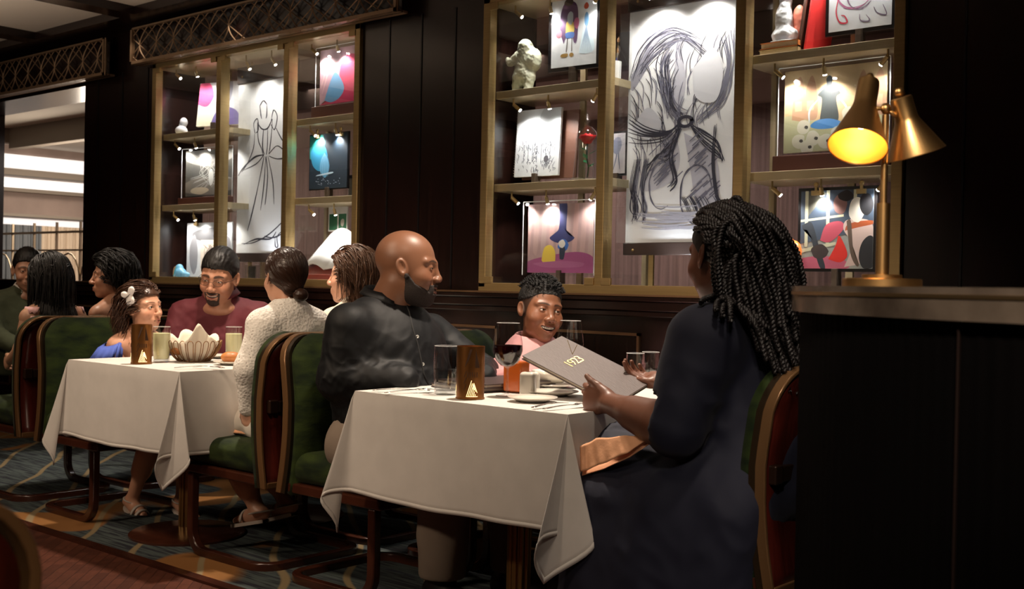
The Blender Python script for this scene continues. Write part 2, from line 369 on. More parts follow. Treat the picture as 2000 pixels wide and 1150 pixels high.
# lattice grilles above the cabinets
def lattice(x0, x1, z0, z1, Y, label):
    t = thing('lattice_grille', ((x0+x1)/2, Y, z0), label, 'grille', 'bronze lattice grilles under the ceiling')
    f = MB(); fr = 0.018
    for a in ((x0, x1, z0, z0+fr), (x0, x1, z1-fr*0.6, z1), (x0, x0+fr, z0, z1), (x1-fr, x1, z0, z1)):
        f.box(a[0], a[1], Y-0.012, Y+0.012, a[2], a[3])
    f.build('grille_frame', M_LAT, t)
    g = MB(); p = 0.19; n = int(round((x1-x0)/p)); p = (x1-x0)/n; h = z1-z0
    for i in range(n+1):
        for sgn in (1, -1):
            for ph in (0,):
                pts = [(x0+i*p+sgn*p*0.5*math.sin(PI*k/20), Y, z0+h*k/20) for k in range(21)]
                pts = [(min(max(q[0], x0), x1), q[1], q[2]) for q in pts]
                g.tube(pts, 0.0045, 4, caps=False)
        if i < n:
            for q in range(-1, 4):
                za = z0+h*(q-0.5)/2
                for s_ in (1, -1):
                    xa, xb2 = (x0+i*p, x0+i*p+p) if s_ > 0 else (x0+i*p+p, x0+i*p)
                    a = [xa, za]; b = [xb2, za+h/2*1.0]
                    pts = []
                    for k in range(9):
                        u = k/8; zz = a[1]+(b[1]-a[1])*u
                        if z0 <= zz <= z1: pts.append((a[0]+(b[0]-a[0])*u, Y+0.002, zz))
                    if len(pts) > 1: g.tube(pts, 0.004, 4, caps=False)
    g.build('grille_lattice', M_LAT, t)
    MB().box(x0, x1, Y+0.03, Y+0.036, z0, z1).build('backing_panel', M_WOOD, t)
    MB().box(x0, x1, Y+0.012, Y+0.07, z0+0.001, z0+0.012).build('bottom_shelf', M_LAT, t)
    return t
lattice(-6.55, -4.14, 2.445, 2.672, 3.90, 'bronze lattice grille above the left lit display cabinet')
lattice(-9.3, -6.865, 2.415, 2.655, 3.90, 'bronze lattice grille above the wall opening at far left')
for X in (-6.48, -5.45):
    lamp('SPOT', (X, 3.80, 2.62), 1.0, SOFT, (X-0.02, 3.93, 2.45), 0.02, 70, 0.5, name='grille_light')
# ------------------------------------------------------------------ display cabinets
M_INT = mat('cabinet_brass', (0.52, 0.42, 0.26), 0.42, 0.5)
BULB = emis('bulb_glow', (1.0, 0.96, 0.90), 60)
def spot_part(t, x, y, z, drop, tx, tz, power, real=True):
    g = MB(); g.tube([(x, y, z), (x, y, z-drop*0.55)], 0.004, 6)
    a = Vector((x, y, z-drop*0.5)); b = Vector((x+tx, y+0.012, z-drop))
    g.tube([a, b], 0.0085, 10)
    s = g.build('spotlight', M_BRASS, t, smooth='auto')
    q = MB(); d = (b-a).normalized(); q.tube([b-d*0.001, b+d*0.0035], 0.0075, 10)
    q.build('bulb', BULB, s)
    if real:
        e = b+d*0.012
        lamp('SPOT', e, power, (1.0, 0.93, 0.84), (x+tx*2, 4.22, z-tz), 0.012, 130, 0.7, name='cabinet_spot')
def cabinet(c, label, zs):
    x0, x1, m1, m2 = c
    t = thing('display_cabinet', ((x0+x1)/2, WY, ZB), label, 'cabinet')
    YF = WY-0.02; YR = 4.33
    f = MB(); fw_ = 0.045
    f.box(x0-0.01, x1+0.01, YF, WY+0.03, ZB-0.03, ZB+0.022); f.box(x0-0.01, x1+0.01, YF, WY+0.03, ZT-0.03, ZT+0.02)
    f.box(x0-0.01, x0+0.032, YF, WY+0.03, ZB, ZT); f.box(x1-0.032, x1+0.01, YF, WY+0.03, ZB, ZT)
    f.build('frame', M_BRASS, t, bevel=0.003)
    for m in (m1, m2):
        MB().box(m-0.022, m+0.022, YF+0.004, WY+0.05, ZB+0.02, ZT-0.03).build('mullion', M_BRASS, t, bevel=0.003)
    for a in (x0+0.05, m1-0.045, m1+0.045, m2-0.045, m2+0.045, x1-0.05):
        for z in (ZB+0.035, ZT-0.045): MB().box(a-0.025, a+0.025, YF-0.004, YF+0.01, z-0.016, z+0.016).build('glass_clamp', M_BRASS, t, bevel=0.002)
    MB().box(x0, x1, WY+0.03, YR+0.03, ZB-0.02, ZB+0.018).build('cabinet_floor', mat('cabinet_floor_white', (0.55, 0.53, 0.5), 0.4), t)
    MB().box(x0, x1, WY+0.03, YR+0.03, ZT-0.03, ZT-0.005).build('cabinet_top', M_INT, t)
    g = MB()
    for a, b in ((x0+0.01, m1), (m1, m2), (m2, x1-0.01)):
        MB().box(a+0.02, b-0.02, WY+0.012, WY+0.018, ZB+0.02, ZT-0.03).build('glass_door', M_PANE, t)
    MB().box(x0, x1, YR, YR+0.005, ZB, ZT).build('back_glass', glass_mat('back_glass', (0.80, 0.74, 0.74), 0.03), t)
    for a, b, zz in ((x0+0.015, m1+0.02, zs[0]), (m2-0.02, x1-0.015, zs[1])):
        for z in zz:
            MB().box(a, b, WY+0.05, YR-0.005, z-0.035, z).build('shelf', M_INT, t, bevel=0.002)
    po = MB()
    for px_ in (m1+0.02, m2-0.02): po.box(px_-0.012, px_+0.012, YR-0.03, YR-0.006, ZB, ZT-0.03)
    for px_ in (x0+0.33, x1-0.33): po.box(px_-0.015, px_+0.015, YR-0.022, YR-0.006, ZB, ZT-0.03)
    po.build('rear_post', M_INT, t)
    gl = MB(); gl.box(m1+0.02, m1+0.024, WY+0.08, YR-0.02, ZB+0.02, ZT-0.04); gl.box(m2-0.024, m2-0.02, WY+0.08, YR-0.02, ZB+0.02, ZT-0.04)
    gl.build('side_glass', M_PANE, t)
    for a, b, zz in ((x0, m1, zs[0]), (m2, x1, zs[1])):
        for z in [ZT-0.03]+[q-0.035 for q in zz]:
            spot_part(t, a+0.10, 4.08, z, 0.055, 0.03, 0.45, 5.2)
            spot_part(t, a+0.30, 4.09, z, 0.06, 0.0, 0.45, 5.2)
            spot_part(t, b-0.09, 4.07, z, 0.05, -0.03, 0.45, 3.6)
    for dx in (0.16, 0.40):
        spot_part(t, m1+dx, 4.06, ZT-0.03, 0.08, 0.02, 0.7, 10.0 if x0 > -5 else 5.0)
    lamp('SPOT', (m1+0.3, 4.07, ZB+0.06), 4.0, COOL, (m1+0.3, 4.2, ZB+0.8), 0.03, 120, 0.9, name='cabinet_uplight')
    return t
cabinet(CABS[0], 'lit glass display cabinet on the left, with the tall gown sketch', ((2.015, 1.57), (2.005, 1.57)))
cabinet(CABS[1], 'lit glass display cabinet on the right, with the giant charcoal drawing', ((2.02, 1.585), (2.035, 1.575)))

# ------------------------------------------------------------------ drawing surfaces: strokes and patches laid on real boards
def spline(P, n=10):
    P = [Vector((*p, 0)) for p in P]
    if len(P) < 3: return P
    out = []
    for i in range(len(P)-1):
        a = P[max(i-1, 0)]; b = P[i]; c = P[i+1]; d = P[min(i+2, len(P)-1)]
        for k in range(n):
            t = k/n
            out.append(0.5*((2*b)+(c-a)*t+(2*a-5*b+4*c-d)*t*t+(-a+3*b-3*c+d)*t**3))
    out.append(P[-1]); return out
class Art:
    """2-D drawing in unit square (u right, v up) on a board at origin O with axes U, V (world vectors), N outward"""
    def __init__(s, O, U, V):
        s.O = Vector(O); s.U = Vector(U); s.V = Vector(V); s.N = s.U.cross(s.V).normalized(); s.m = MB(); s.k = 0
    def P(s, u, v, h): return s.O+s.U*u+s.V*v+s.N*h
    def lift(s): s.k += 1; return 0.0006+0.000008*s.k
    def patch(s, pts, col, smooth=True):
        q = spline(list(pts)+[pts[0]], 6)[:-1] if smooth else [Vector((*p, 0)) for p in pts]
        h = s.lift(); s.m.cc = tuple(col)
        c = sum((p for p in q), Vector((0, 0, 0)))/len(q)
        cl = lambda v: min(max(v, 0), 1)
        s.m.add([s.P(cl(c.x), cl(c.y), h)]+[s.P(cl(p.x), cl(p.y), h) for p in q], [(0, i+1, (i+1) % len(q)+1) for i in range(len(q))])
    def stroke(s, pts, w=0.002, col=(0.03, 0.03, 0.045), taper=True):
        q = spline(pts, 8); h = s.lift(); s.m.cc = tuple(col); vs = []; n = len(q)
        W = [s.U*p.x+s.V*p.y for p in q]
        for i, p in enumerate(W):
            t = (W[min(i+1, n-1)]-W[max(i-1, 0)]); t = t.normalized() if t.length > 0 else s.U.normalized()
            b = s.N.cross(t); ww = w*(0.35+0.65*math.sin(PI*(i+0.4)/n)) if taper else w
            vs += [s.O+p+s.N*h+b*ww*0.5, s.O+p+s.N*h-b*ww*0.5]
        s.m.add(vs, [(2*i, 2*i+1, 2*i+3, 2*i+2) for i in range(n-1)])
    def done(s, parent, name='drawing'):
        o = s.m.build(name, M_ATTR, parent); return o

def board(t, O, U, V, th, m, name, edge=0.0):
    O = Vector(O); U = Vector(U); V = Vector(V); N = U.cross(V).normalized()
    u = U.normalized()*edge; v = V.normalized()*edge
    a = [O-u-v, O+U+u-v, O+U+V+u+v, O+V-u+v]
    return MB().add([p-N*th for p in a]+a, [(3, 2, 1, 0), (4, 5, 6, 7), (0, 1, 5, 4), (1, 2, 6, 5), (2, 3, 7, 6), (3, 0, 4, 7)]).build(name, m, t)

def rect(px0, py0, px1, py1, Y, lean=0.0, rot=0.0, corner='bl'):
    """upright rectangle whose bottom-left and top-right corners fall on the two pixels; rot turns it about z, lean tips it back"""
    bl = at(px0, py1, Y=Y); br = at(px1, py1, Y=Y); w = br.x-bl.x
    tl = at(px0, py0, Y=Y); h = tl.z-bl.z
    U = Vector((math.cos(rot), math.sin(rot), 0))*w; V = Vector((0, math.sin(lean), math.cos(lean)))*h
    return bl, U, V
rr = random.Random(3)
def charcoal(t, O, U, V):
    A = Art(O, U, V); DK = (0.03, 0.03, 0.05); MD = (0.16, 0.16, 0.22); LT = (0.42, 0.42, 0.5)
    def sh(pts, n, w, col, j):
        for _ in range(n):
            dx, dy = rr.uniform(-j, j), rr.uniform(-j*0.5, j*0.5)
            A.stroke([(min(max(x+dx+rr.uniform(-j, j)*0.4, 0.005), 0.99), min(max(y+dy+rr.uniform(-j, j)*0.25, 0.01), 0.99)) for x, y in pts], w*rr.uniform(0.6, 1.3), col)
    # broad grey shading of the robe-like masses
    A.patch([(0.18, 0.28), (0.42, 0.46), (0.52, 0.36), (0.45, 0.26), (0.2, 0.22)], (0.55, 0.55, 0.62))
    A.patch([(0.55, 0.46), (0.84, 0.36), (0.88, 0.18), (0.7, 0.14), (0.62, 0.3)], (0.52, 0.52, 0.6))
    A.patch([(0.02, 0.72), (0.2, 0.84), (0.24, 0.8), (0.05, 0.66)], (0.3, 0.3, 0.36))
    A.patch([(0.48, 0.86), (0.56, 0.68), (0.5, 0.55), (0.44, 0.66)], (0.5, 0.5, 0.57))
    # sweeping mane-like arcs of a windblown thicket across the top
    for i in range(26):
        a = i/26
        sh([(0.02+0.14*a, 0.70+0.06*a), (0.12+0.22*a, 0.84-0.02*a), (0.36+0.2*a, 0.90-0.05*a), (0.62+0.18*a, 0.86-0.12*a)], 1, 0.004, MD if i % 2 else DK, 0.03)
    for i in range(20):
        a = i/20
        sh([(0.38+0.06*a, 0.84-0.06*a), (0.30+0.1*a, 0.74), (0.36+0.12*a, 0.60-0.02*a), (0.46+0.14*a, 0.50+0.05*a)], 1, 0.005, DK if i % 2 else MD, 0.035)
    for i in range(16):
        a = i/16
        sh([(0.98-0.1*a, 0.86-0.02*a), (0.99-0.05*a, 0.72), (0.92-0.1*a, 0.58), (0.72-0.05*a, 0.52-0.02*a)], 1, 0.004, MD, 0.025)
    # boulder-like rounded forms
    for i in range(46):
        u0 = rr.uniform(.42, .95); v0 = rr.uniform(.56, .88); A.stroke([(u0, v0), (u0-.05+rr.uniform(-.02, .02), v0-.05), (u0-.04, v0-.11)], .004, MD if i % 3 else DK)
        u0 = rr.uniform(.02, .36); v0 = rr.uniform(.40, .78); A.stroke([(u0, v0), (u0+.05, v0-.04), (u0+.06+rr.uniform(-.02, .03), v0-.12)], .004, MD if i % 3 else DK)
    A.patch([(.62, .72), (.8, .8), (.9, .7), (.84, .58), (.66, .6)], (.66, .67, .72)); A.patch([(.05, .5), (.2, .58), (.34, .5), (.2, .44)], (.60, .61, .67))
    for c, ry, rx, n in (((0.35, 0.24), 0.1, 0.12, 3), ((0.68, 0.2), 0.12, 0.15, 3)):
        for k in range(n):
            pts = [(c[0]+rx*(1+rr.uniform(-.06, .06))*math.cos(a), c[1]+ry*(1+rr.uniform(-.06, .06))*math.sin(a)) for a in [j*2*PI/12+rr.uniform(0, .2) for j in range(11)]]
            A.stroke([(min(max(x, 0.01), 0.99), y) for x, y in pts], 0.0045, DK if k % 2 else MD)
    # bands that swing down to a heavy oval ring in the middle
    for s_ in range(7):
        sh([(0.01, 0.56-0.02*s_), (0.18, 0.50-0.012*s_), (0.38, 0.475-0.006*s_), (0.52, 0.50)], 1, 0.007, DK, 0.012)
        sh([(0.60, 0.495), (0.72, 0.47-0.01*s_), (0.86, 0.42-0.012*s_), (0.92, 0.33)], 1, 0.006, DK, 0.012)
        sh([(0.52, 0.485), (0.42, 0.42-0.01*s_), (0.3, 0.36), (0.2, 0.33-0.01*s_)], 1, 0.006, DK, 0.012)
    for k in range(6):
        pts = [(0.565+(0.075-0.005*k)*math.cos(a), 0.505+(0.024-0.0015*k)*math.sin(a)) for a in [j*2*PI/14 for j in range(16)]]
        A.stroke(pts, 0.006, DK, False)
    # slanted hatching
    for i in range(26):
        u0 = 0.2+rr.uniform(0, 0.24); v0 = 0.24+rr.uniform(0, 0.18); A.stroke([(u0, v0), (u0+0.12, v0+0.05)], 0.006, MD)
        u0 = 0.58+rr.uniform(0, 0.22); v0 = 0.16+rr.uniform(0, 0.26); A.stroke([(u0, v0), (u0+0.1, v0+0.04)], 0.007, MD)
    # roots and tufts at the foot, ground smears
    for i in range(26):
        u0 = 0.02+rr.uniform(0, 0.16); A.stroke([(u0+0.05, 0.36), (u0+0.01, 0.24), (u0+rr.uniform(-.02, .08), 0.15), (u0+0.03, 0.1+rr.uniform(-.02, .02))], 0.004, DK if i % 3 else MD)
        u0 = 0.5+rr.uniform(0, 0.4); A.stroke([(u0, 0.19), (u0+0.04, 0.16), (u0+0.07, 0.125)], 0.004, DK)
    sh([(0.52, 0.48), (0.44, 0.36), (0.48, 0.26), (0.42, 0.22)], 5, 0.006, DK, 0.02)
    sh([(0.84, 0.48), (0.83, 0.34), (0.85, 0.22), (0.9, 0.14)], 5, 0.005, DK, 0.02)
    for i in range(22):
        v0 = 0.06+rr.uniform(0, 0.1); u0 = 0.1+rr.uniform(0, 0.4); A.stroke([(u0, v0), (u0+0.2, v0-0.008), (min(u0+0.42, 0.98), v0-0.004)], 0.006, LT)
    return A.done(t, 'charcoal_drawing')
def gown(t, O, U, V):
    """a ball gown on a dress stand, drawn in thin pencil lines"""
    A = Art(O, U, V); DK = (0.05, 0.05, 0.07)
    w = 0.004
    S = [[(0.38, 0.86), (0.40, 0.80), (0.42, 0.78)], [(0.5, 0.86), (0.5, 0.80), (0.49, 0.78)], [(0.38, 0.86), (0.44, 0.885), (0.5, 0.86)],
         [(0.34, 0.76), (0.42, 0.72), (0.52, 0.72), (0.6, 0.77)], [(0.34, 0.76), (0.36, 0.66), (0.42, 0.6), (0.45, 0.56)], [(0.6, 0.77), (0.58, 0.66), (0.56, 0.6), (0.55, 0.57)],
         [(0.30, 0.70), (0.28, 0.76), (0.34, 0.78), (0.36, 0.72), (0.31, 0.70)], [(0.58, 0.76), (0.62, 0.82), (0.68, 0.78), (0.64, 0.71), (0.58, 0.74)],
         [(0.46, 0.57), (0.3, 0.56), (0.1, 0.50), (0.02, 0.46)], [(0.46, 0.57), (0.34, 0.52), (0.12, 0.49)], [(0.55, 0.57), (0.7, 0.61), (0.86, 0.55), (0.7, 0.54), (0.55, 0.56)],
         [(0.30, 0.70), (0.28, 0.62), (0.2, 0.54), (0.08, 0.48)], [(0.66, 0.72), (0.78, 0.64), (0.9, 0.60), (0.97, 0.60)],
         [(0.47, 0.56), (0.38, 0.40), (0.28, 0.24), (0.2, 0.13)], [(0.50, 0.56), (0.47, 0.38), (0.42, 0.25)], [(0.53, 0.56), (0.62, 0.42), (0.65, 0.28)], [(0.50, 0.56), (0.54, 0.44), (0.50, 0.28)],
         [(0.95, 0.44), (0.82, 0.36), (0.8, 0.30), (0.97, 0.28)], [(0.1, 0.055), (0.3, 0.06), (0.55, 0.1), (0.78, 0.17), (0.97, 0.25)], [(0.14, 0.05), (0.36, 0.08), (0.6, 0.08), (0.7, 0.12)],
         [(0.68, 0.09), (0.69, 0.04), (0.73, 0.035), (0.72, 0.09), (0.8, 0.12), (0.83, 0.08)], [(0.5, 0.095), (0.68, 0.09), (0.9, 0.13)], [(0.45, 0.72), (0.44, 0.62), (0.47, 0.57)], [(0.52, 0.72), (0.52, 0.62), (0.51, 0.57)]]
    for s_ in S:
        for k in range(2):
            A.stroke([(x+rr.uniform(-.006, .006), y+rr.uniform(-.003, .003)) for x, y in s_], w*1.5, DK)
    return A.done(t, 'pencil_drawing')
def hung_sheet(px0, py0, px1, py1, Y, label, fn, top=0.10, cat='drawing'):
    a = at(px0, (py0+py1)/2, Y=Y).x; b = at(px1, (py0+py1)/2, Y=Y).x; z1 = at(px0, py0, Y=Y).z; z0 = at(px0, py1, Y=Y).z
    O = Vector((a, Y, z0)); U = Vector((b-a, 0, 0)); V = Vector((0, 0, z1-z0))
    t = thing('hanging_drawing', (a, Y, z0), label, cat)
    board(t, O, U, V, 0.002, M_PAPER, 'paper_sheet')
    for z, h in ((z1, top), (z0-0.055, 0.055)):
        MB().box(a-0.005, b+0.005, Y-0.012, Y+0.012, z, z+h).build('wooden_bar', mat('umber_bar', (0.05, 0.032, 0.027), 0.35), t, bevel=0.004)
        r = MB()
        for xx in (a+0.05, b-0.05):
            r.lathe([(0, 0), (0.006, 0.001), (0.006, 0.004), (0, 0.006)], 10, Matrix.Translation((xx, Y-0.012, z+h*0.4)) @ Matrix.Rotation(PI/2, 4, 'X'))
        r.build('brass_rivet', M_BRASS, t)
    r = MB()
    for xx in (a+0.12, b-0.12): r.tube([(xx, Y, z1+top), (xx, Y, ZT-0.03)], 0.006, 8)
    r.build('hanging_rod', M_BRASS, t)
    for xx in (a+0.14, b-0.14):
        MB().box(xx-0.012, xx+0.012, Y-0.006, Y+0.006, ZB+0.018, z0-0.055).build('support_post', M_BRASS, t)
    fn(t, O, U, V); return t
hung_sheet(1226, 26, 1432, 474, 4.17, 'giant charcoal drawing of sweeping dark strokes in the right cabinet', charcoal, 0.10)
hung_sheet(464, 166, 577, 494, 4.20, 'tall pencil sketch of a ball gown on a white sheet in the left cabinet', gown, 0.10)

def clip(t, p, s=1.0):
    g = MB(); x, y, z = p
    g.box(x-0.018*s, x+0.018*s, y-0.006, y+0.01, z-0.022*s, z-0.004*s)
    g.lathe([(0, -0.008*s), (0.008*s, -0.006*s), (0.011*s, 0), (0.008*s, 0.006*s), (0, 0.008*s)], 12, Matrix.Translation((x, y, z+0.018*s)) @ Matrix.Rotation(PI/2, 4, 'X'))
    g.box(x-0.005*s, x+0.005*s, y-0.003, y+0.005, z-0.01*s, z+0.016*s)
    g.build('brass_clip', M_BRASS, t, smooth='auto')
def picture(name, label, cat, r, Y, base_z, bg, draw, frame=None, fw=0.0, acrylic=False, base=None, clips=0, lean=0.0, rot=0.0, stand=False, th=0.008):
    O, U, V = rect(*r, Y, lean, rot)
    t = thing(name, (O.x, Y, base_z), label, cat)
    if acrylic:
        N = U.cross(V).normalized(); e = U.normalized()*0.018
        O2 = O-e-V.normalized()*0.012+N*0.016; U2 = U+2*e; V2 = V+V.normalized()*0.024
        board(t, O2, U2, V2, 0.004, glass_mat('acrylic', (0.98, 0.985, 0.99), 0.02), 'acrylic_front')
        ed = MB()
        for a, b in ((O2, O2+V2), (O2+U2, O2+U2+V2), (O2+V2, O2+U2+V2)): ed.tube([a, b], 0.0022, 4)
        ed.build('acrylic_edge', mat('acrylic_edge', (0.75, 0.77, 0.78), 0.15), t)
    if frame:
        board(t, O-U.cross(V).normalized()*0.002, U, V, 0.012, frame, 'frame', edge=fw)
    board(t, O, U, V, th if not frame else 0.001, mat('art_ground_'+name+str(int(r[0])), bg, 0.75, col2=tuple(v*0.82 for v in bg), vscale=14), 'art_board')
    if base:
        zt = O.z-(0.012 if acrylic else 0.0)
        MB().box(O.x-0.03, O.x+U.x+0.03, Y-0.035, Y+0.035, base_z, max(zt, base_z+0.012)).build('wooden_base', mat('plinth_wood', (0.06, 0.018, 0.012), 0.35), t, bevel=0.003)
    elif O.z-fw-base_z > 0.006:
        MB().box(O.x+U.x/2-0.012, O.x+U.x/2+0.012, Y-0.012, Y+0.03, base_z, O.z-fw+0.012).build('stand', mat('bronze_stand', (0.12, 0.09, 0.07), 0.4, 0.6), t, bevel=0.002)
    for k in range(clips):
        clip(t, O+U*((0.22, 0.84)[k])+V+Vector((0, -0.006, 0.004)))
    A = Art(O, U, V); draw(A)
    if A.m.f: A.done(t)
    return t
def blob(cx, cy, rx, ry, n=9, j=0.12):
    return [(cx+rx*math.cos(a*2*PI/n)*(1+rr.uniform(-j, j)), cy+ry*math.sin(a*2*PI/n)*(1+rr.uniform(-j, j))) for a in range(n)]
S2L, S1L, S0 = 2.02, 1.585, ZB+0.018
# --- left cabinet
def d(A):
    A.patch([(0.0, 0), (0.3, 0), (0.34, 0.5), (0.2, 0.95), (0, 1)], (0.75, 0.75, 0.6)); A.patch([(0.0, 0.5), (0.0, 0.98), (0.2, 1), (0.32, 0.7), (0.2, 0.45)], (0.75, 0.06, 0.2))
    A.patch([(0.3, 0.0), (0.9, 0), (0.85, 0.3), (0.6, 0.42), (0.4, 0.3)], (0.16, 0.12, 0.34)); A.patch([(0.4, 0.45), (0.5, 0.9), (0.7, 1), (0.66, 0.5)], (0.35, 0.35, 0.42))
picture('painted_board', 'pink, white and violet painted board leaning on the left cabinet\'s top left shelf', 'painting', (383, 162, 452, 247), 4.17, 2.015, (0.75, 0.75, 0.78), d, rot=0.25, lean=0.1, th=0.02)
def d(A):
    A.patch(blob(0.5, 0.2, 0.6, 0.2), (0.22, 0.19, 0.16)); A.patch(blob(0.5, 0.95, 0.6, 0.3), (0.30, 0.28, 0.26))
    for i in range(16): A.stroke([(rr.random(), 0.1+rr.random()*0.3), (rr.random()*0.4+0.3, 0.5), (rr.random(), 0.9)], 0.005, (0.5, 0.48, 0.44))
    A.patch(blob(0.3, 0.12, 0.2, 0.08), (0.6, 0.5, 0.36)); A.patch(blob(0.55, 0.4, 0.05, 0.2), (0.75, 0.74, 0.7))
picture('acrylic_framed_print', 'grey misty print in clear acrylic on the left cabinet\'s middle left shelf', 'print', (362, 296, 442, 384), 4.15, 1.57, (0.10, 0.095, 0.085), d, acrylic=True, base=True, rot=0.1)
def d(A):
    A.patch(blob(0.5, 0.78, 0.4, 0.12), (0.10, 0.10, 0.11)); A.patch(blob(0.16, 0.4, 0.1, 0.35), (0.2, 0.2, 0.22)); A.patch(blob(0.9, 0.4, 0.1, 0.35), (0.25, 0.25, 0.28))
    A.patch([(0.32, 0.0), (0.8, 0.0), (0.8, 0.68), (0.32, 0.68)], (0.55, 0.47, 0.4), False)
    for i in range(12): A.stroke([(0.35+rr.random()*0.4, 0.1+rr.random()*0.2), (0.35+rr.random()*0.4, 0.4), (0.35+rr.random()*0.4, 0.6)], 0.004, (0.1, 0.08, 0.08))
picture('clipped_sketch', 'grey ink sketch on a clip board beside the glass rose, left cabinet', 'sketch', (364, 436, 452, 540), 4.18, S0, (0.5, 0.52, 0.55), d, clips=2)
def d(A):
    A.patch([(0.0, 0.0), (1, 0), (1, 0.75), (0.6, 0.6), (0.2, 0.1)], (0.60, 0.03, 0.10)); A.patch(blob(0.75, 0.55, 0.25, 0.3), (0.68, 0.05, 0.14)); A.patch(blob(0.2, 0.85, 0.3, 0.2), (0.8, 0.55, 0.6))
    A.patch([(0.12, 0.08), (0.3, 0.48), (0.42, 0.55), (0.60, 0.28), (0.5, 0.1), (0.3, 0.03)], (0.14, 0.35, 0.58)); A.stroke([(0.02, 0.3), (0.12, 0.6), (0.1, 0.95)], 0.004, (0.9, 0.6, 0.5)); A.stroke([(0.06, 0.2), (0.2, 0.6), (0.2, 0.95)], 0.004, (0.9, 0.6, 0.5))
picture('acrylic_framed_print', 'pink and crimson print with a blue bell shape, left cabinet top right', 'print', (624, 100, 704, 206), 4.15, 2.005, (0.62, 0.35, 0.42), d, acrylic=True, base=True)
def d(A):
    A.patch(blob(0.1, 0.85, 0.3, 0.3), (0.02, 0.30, 0.28)); A.patch(blob(0.25, 0.6, 0.22, 0.25), (0.03, 0.28, 0.5)); A.patch(blob(0.4, 0.42, 0.13, 0.2), (0.10, 0.35, 0.6))
    for i in range(5): A.stroke([(0.3+i*0.05, 0.22), (0.32+i*0.04, 0.5), (0.4, 0.66)], 0.003, (0.3, 0.6, 0.85))
    for i in range(26): u = rr.random()*0.75+0.1; v = rr.random()*0.12+0.07; A.patch(blob(u, v, 0.01, 0.006, 5), (0.5, 0.6, 0.8))
    A.patch([(0.22, 0.26), (0.6, 0.3), (0.6, 0.27), (0.2, 0.24)], (0.5, 0.7, 0.85))
picture('clipped_painting', 'midnight blue painting with a glowing turquoise corner on brass clips', 'painting', (604, 266, 677, 370), 4.12, 1.57, (0.012, 0.03, 0.055), d, clips=2, stand=True, frame=M_BLK, fw=0.006)
# --- right cabinet
def d(A):
    A.patch([(0.28, 0.34), (0.18, 0.6), (0.25, 0.9), (0.42, 0.97), (0.58, 0.85), (0.58, 0.4), (0.5, 0.36), (0.45, 0.6), (0.38, 0.6)], (0.07, 0.02, 0.09))
    A.patch(blob(0.38, 0.95, 0.1, 0.05), (0.06, 0.04, 0.03)); A.patch([(0.32, 0.5), (0.5, 0.5), (0.48, 0.66), (0.34, 0.66)], (0.62, 0.45, 0.08)); A.patch(blob(0.42, 0.72, 0.07, 0.1), (0.4, 0.45, 0.5))
    A.patch([(0.33, 0.42), (0.49, 0.42), (0.5, 0.5), (0.32, 0.5)], (0.03, 0.12, 0.4)); A.patch(blob(0.17, 0.5, 0.07, 0.06), (0.35, 0.15, 0.2)); A.patch(blob(0.56, 0.63, 0.06, 0.08), (0.45, 0.10, 0.22))
    A.stroke([(0.36, 0.42), (0.34, 0.22)], 0.005, (0.1, 0.08, 0.08)); A.stroke([(0.46, 0.42), (0.46, 0.22)], 0.005, (0.1, 0.08, 0.08)); A.patch(blob(0.3, 0.17, 0.09, 0.03), (0.3, 0.17, 0.03)); A.patch(blob(0.46, 0.17, 0.05, 0.03), (0.3, 0.17, 0.03))
    A.patch([(0.62, 0.18), (0.7, 0.5), (0.76, 0.66), (0.88, 0.5), (0.96, 0.22), (0.8, 0.16)], (0.60, 0.74, 0.82)); A.patch(blob(0.78, 0.66, 0.05, 0.1), (0.12, 0.28, 0.5)); A.patch(blob(0.77, 0.86, 0.05, 0.05), (0.45, 0.07, 0.03))
    for i in range(10): A.stroke([(0.64+i*0.03, 0.18), (0.72+i*0.012, 0.4), (0.78, 0.6)], 0.0025, (0.25, 0.35, 0.5))
picture('framed_costume_sketch', 'black framed colour sketch of a long purple coat and pale blue gown', 'picture', (1076, 4, 1160, 134), 4.13, S2L, (0.70, 0.74, 0.78), d, frame=M_BLK, fw=0.018, rot=0.06)
def d(A):
    for i in range(90): u = 0.06+rr.random()*0.86; v = 0.04+rr.random()**1.3*0.5; A.stroke([(u, v), (u+rr.uniform(-.03, .03), v+0.03), (u+rr.uniform(-.04, .04), v+rr.uniform(.03, .10))], 0.003, (0.12, 0.13, 0.16))
    for k in range(7): x = 0.2+k*0.1; h = 0.45+rr.random()*0.2; A.stroke([(x, 0.2), (x, h)], 0.003, (0.15, 0.17, 0.2)); A.stroke([(x-0.03, h-0.06), (x, h), (x+0.03, h-0.06)], 0.002, (0.2, 0.2, 0.25))
    A.patch(blob(0.78, 0.9, 0.25, 0.14), (0.40, 0.43, 0.46)); A.patch(blob(0.72, 0.25, 0.05, 0.05), (0.1, 0.1, 0.12))
sk = picture('spiral_sketchbook', 'spiral bound sketchbook of a pencilled townscape on the right cabinet\'s middle shelf', 'sketchbook', (1004, 216, 1086, 346), 4.16, S1L, (0.62, 0.66, 0.70), d, lean=0.06, rot=0.05, th=0.014)
O, U, V = rect(1004, 216, 1086, 346, 4.16, 0.06, 0.05)
g = MB()
for i in range(26):
    c = O+V*(i+0.5)/26; g.tube([c+Vector((0.006*math.cos(a)-0.002, 0.006*math.sin(a), 0)) for a in [j*PI/4 for j in range(8)]], 0.001, 4, closed=True)
g.build('spiral_binding', M_STEEL, sk)
board(sk, O+Vector((0.01, 0.045, -0.01)), U*1.22, V*1.0, 0.012, mat('brown_leather', (0.14, 0.06, 0.04), 0.5, bump=0.2, bscale=30), 'leather_cover')
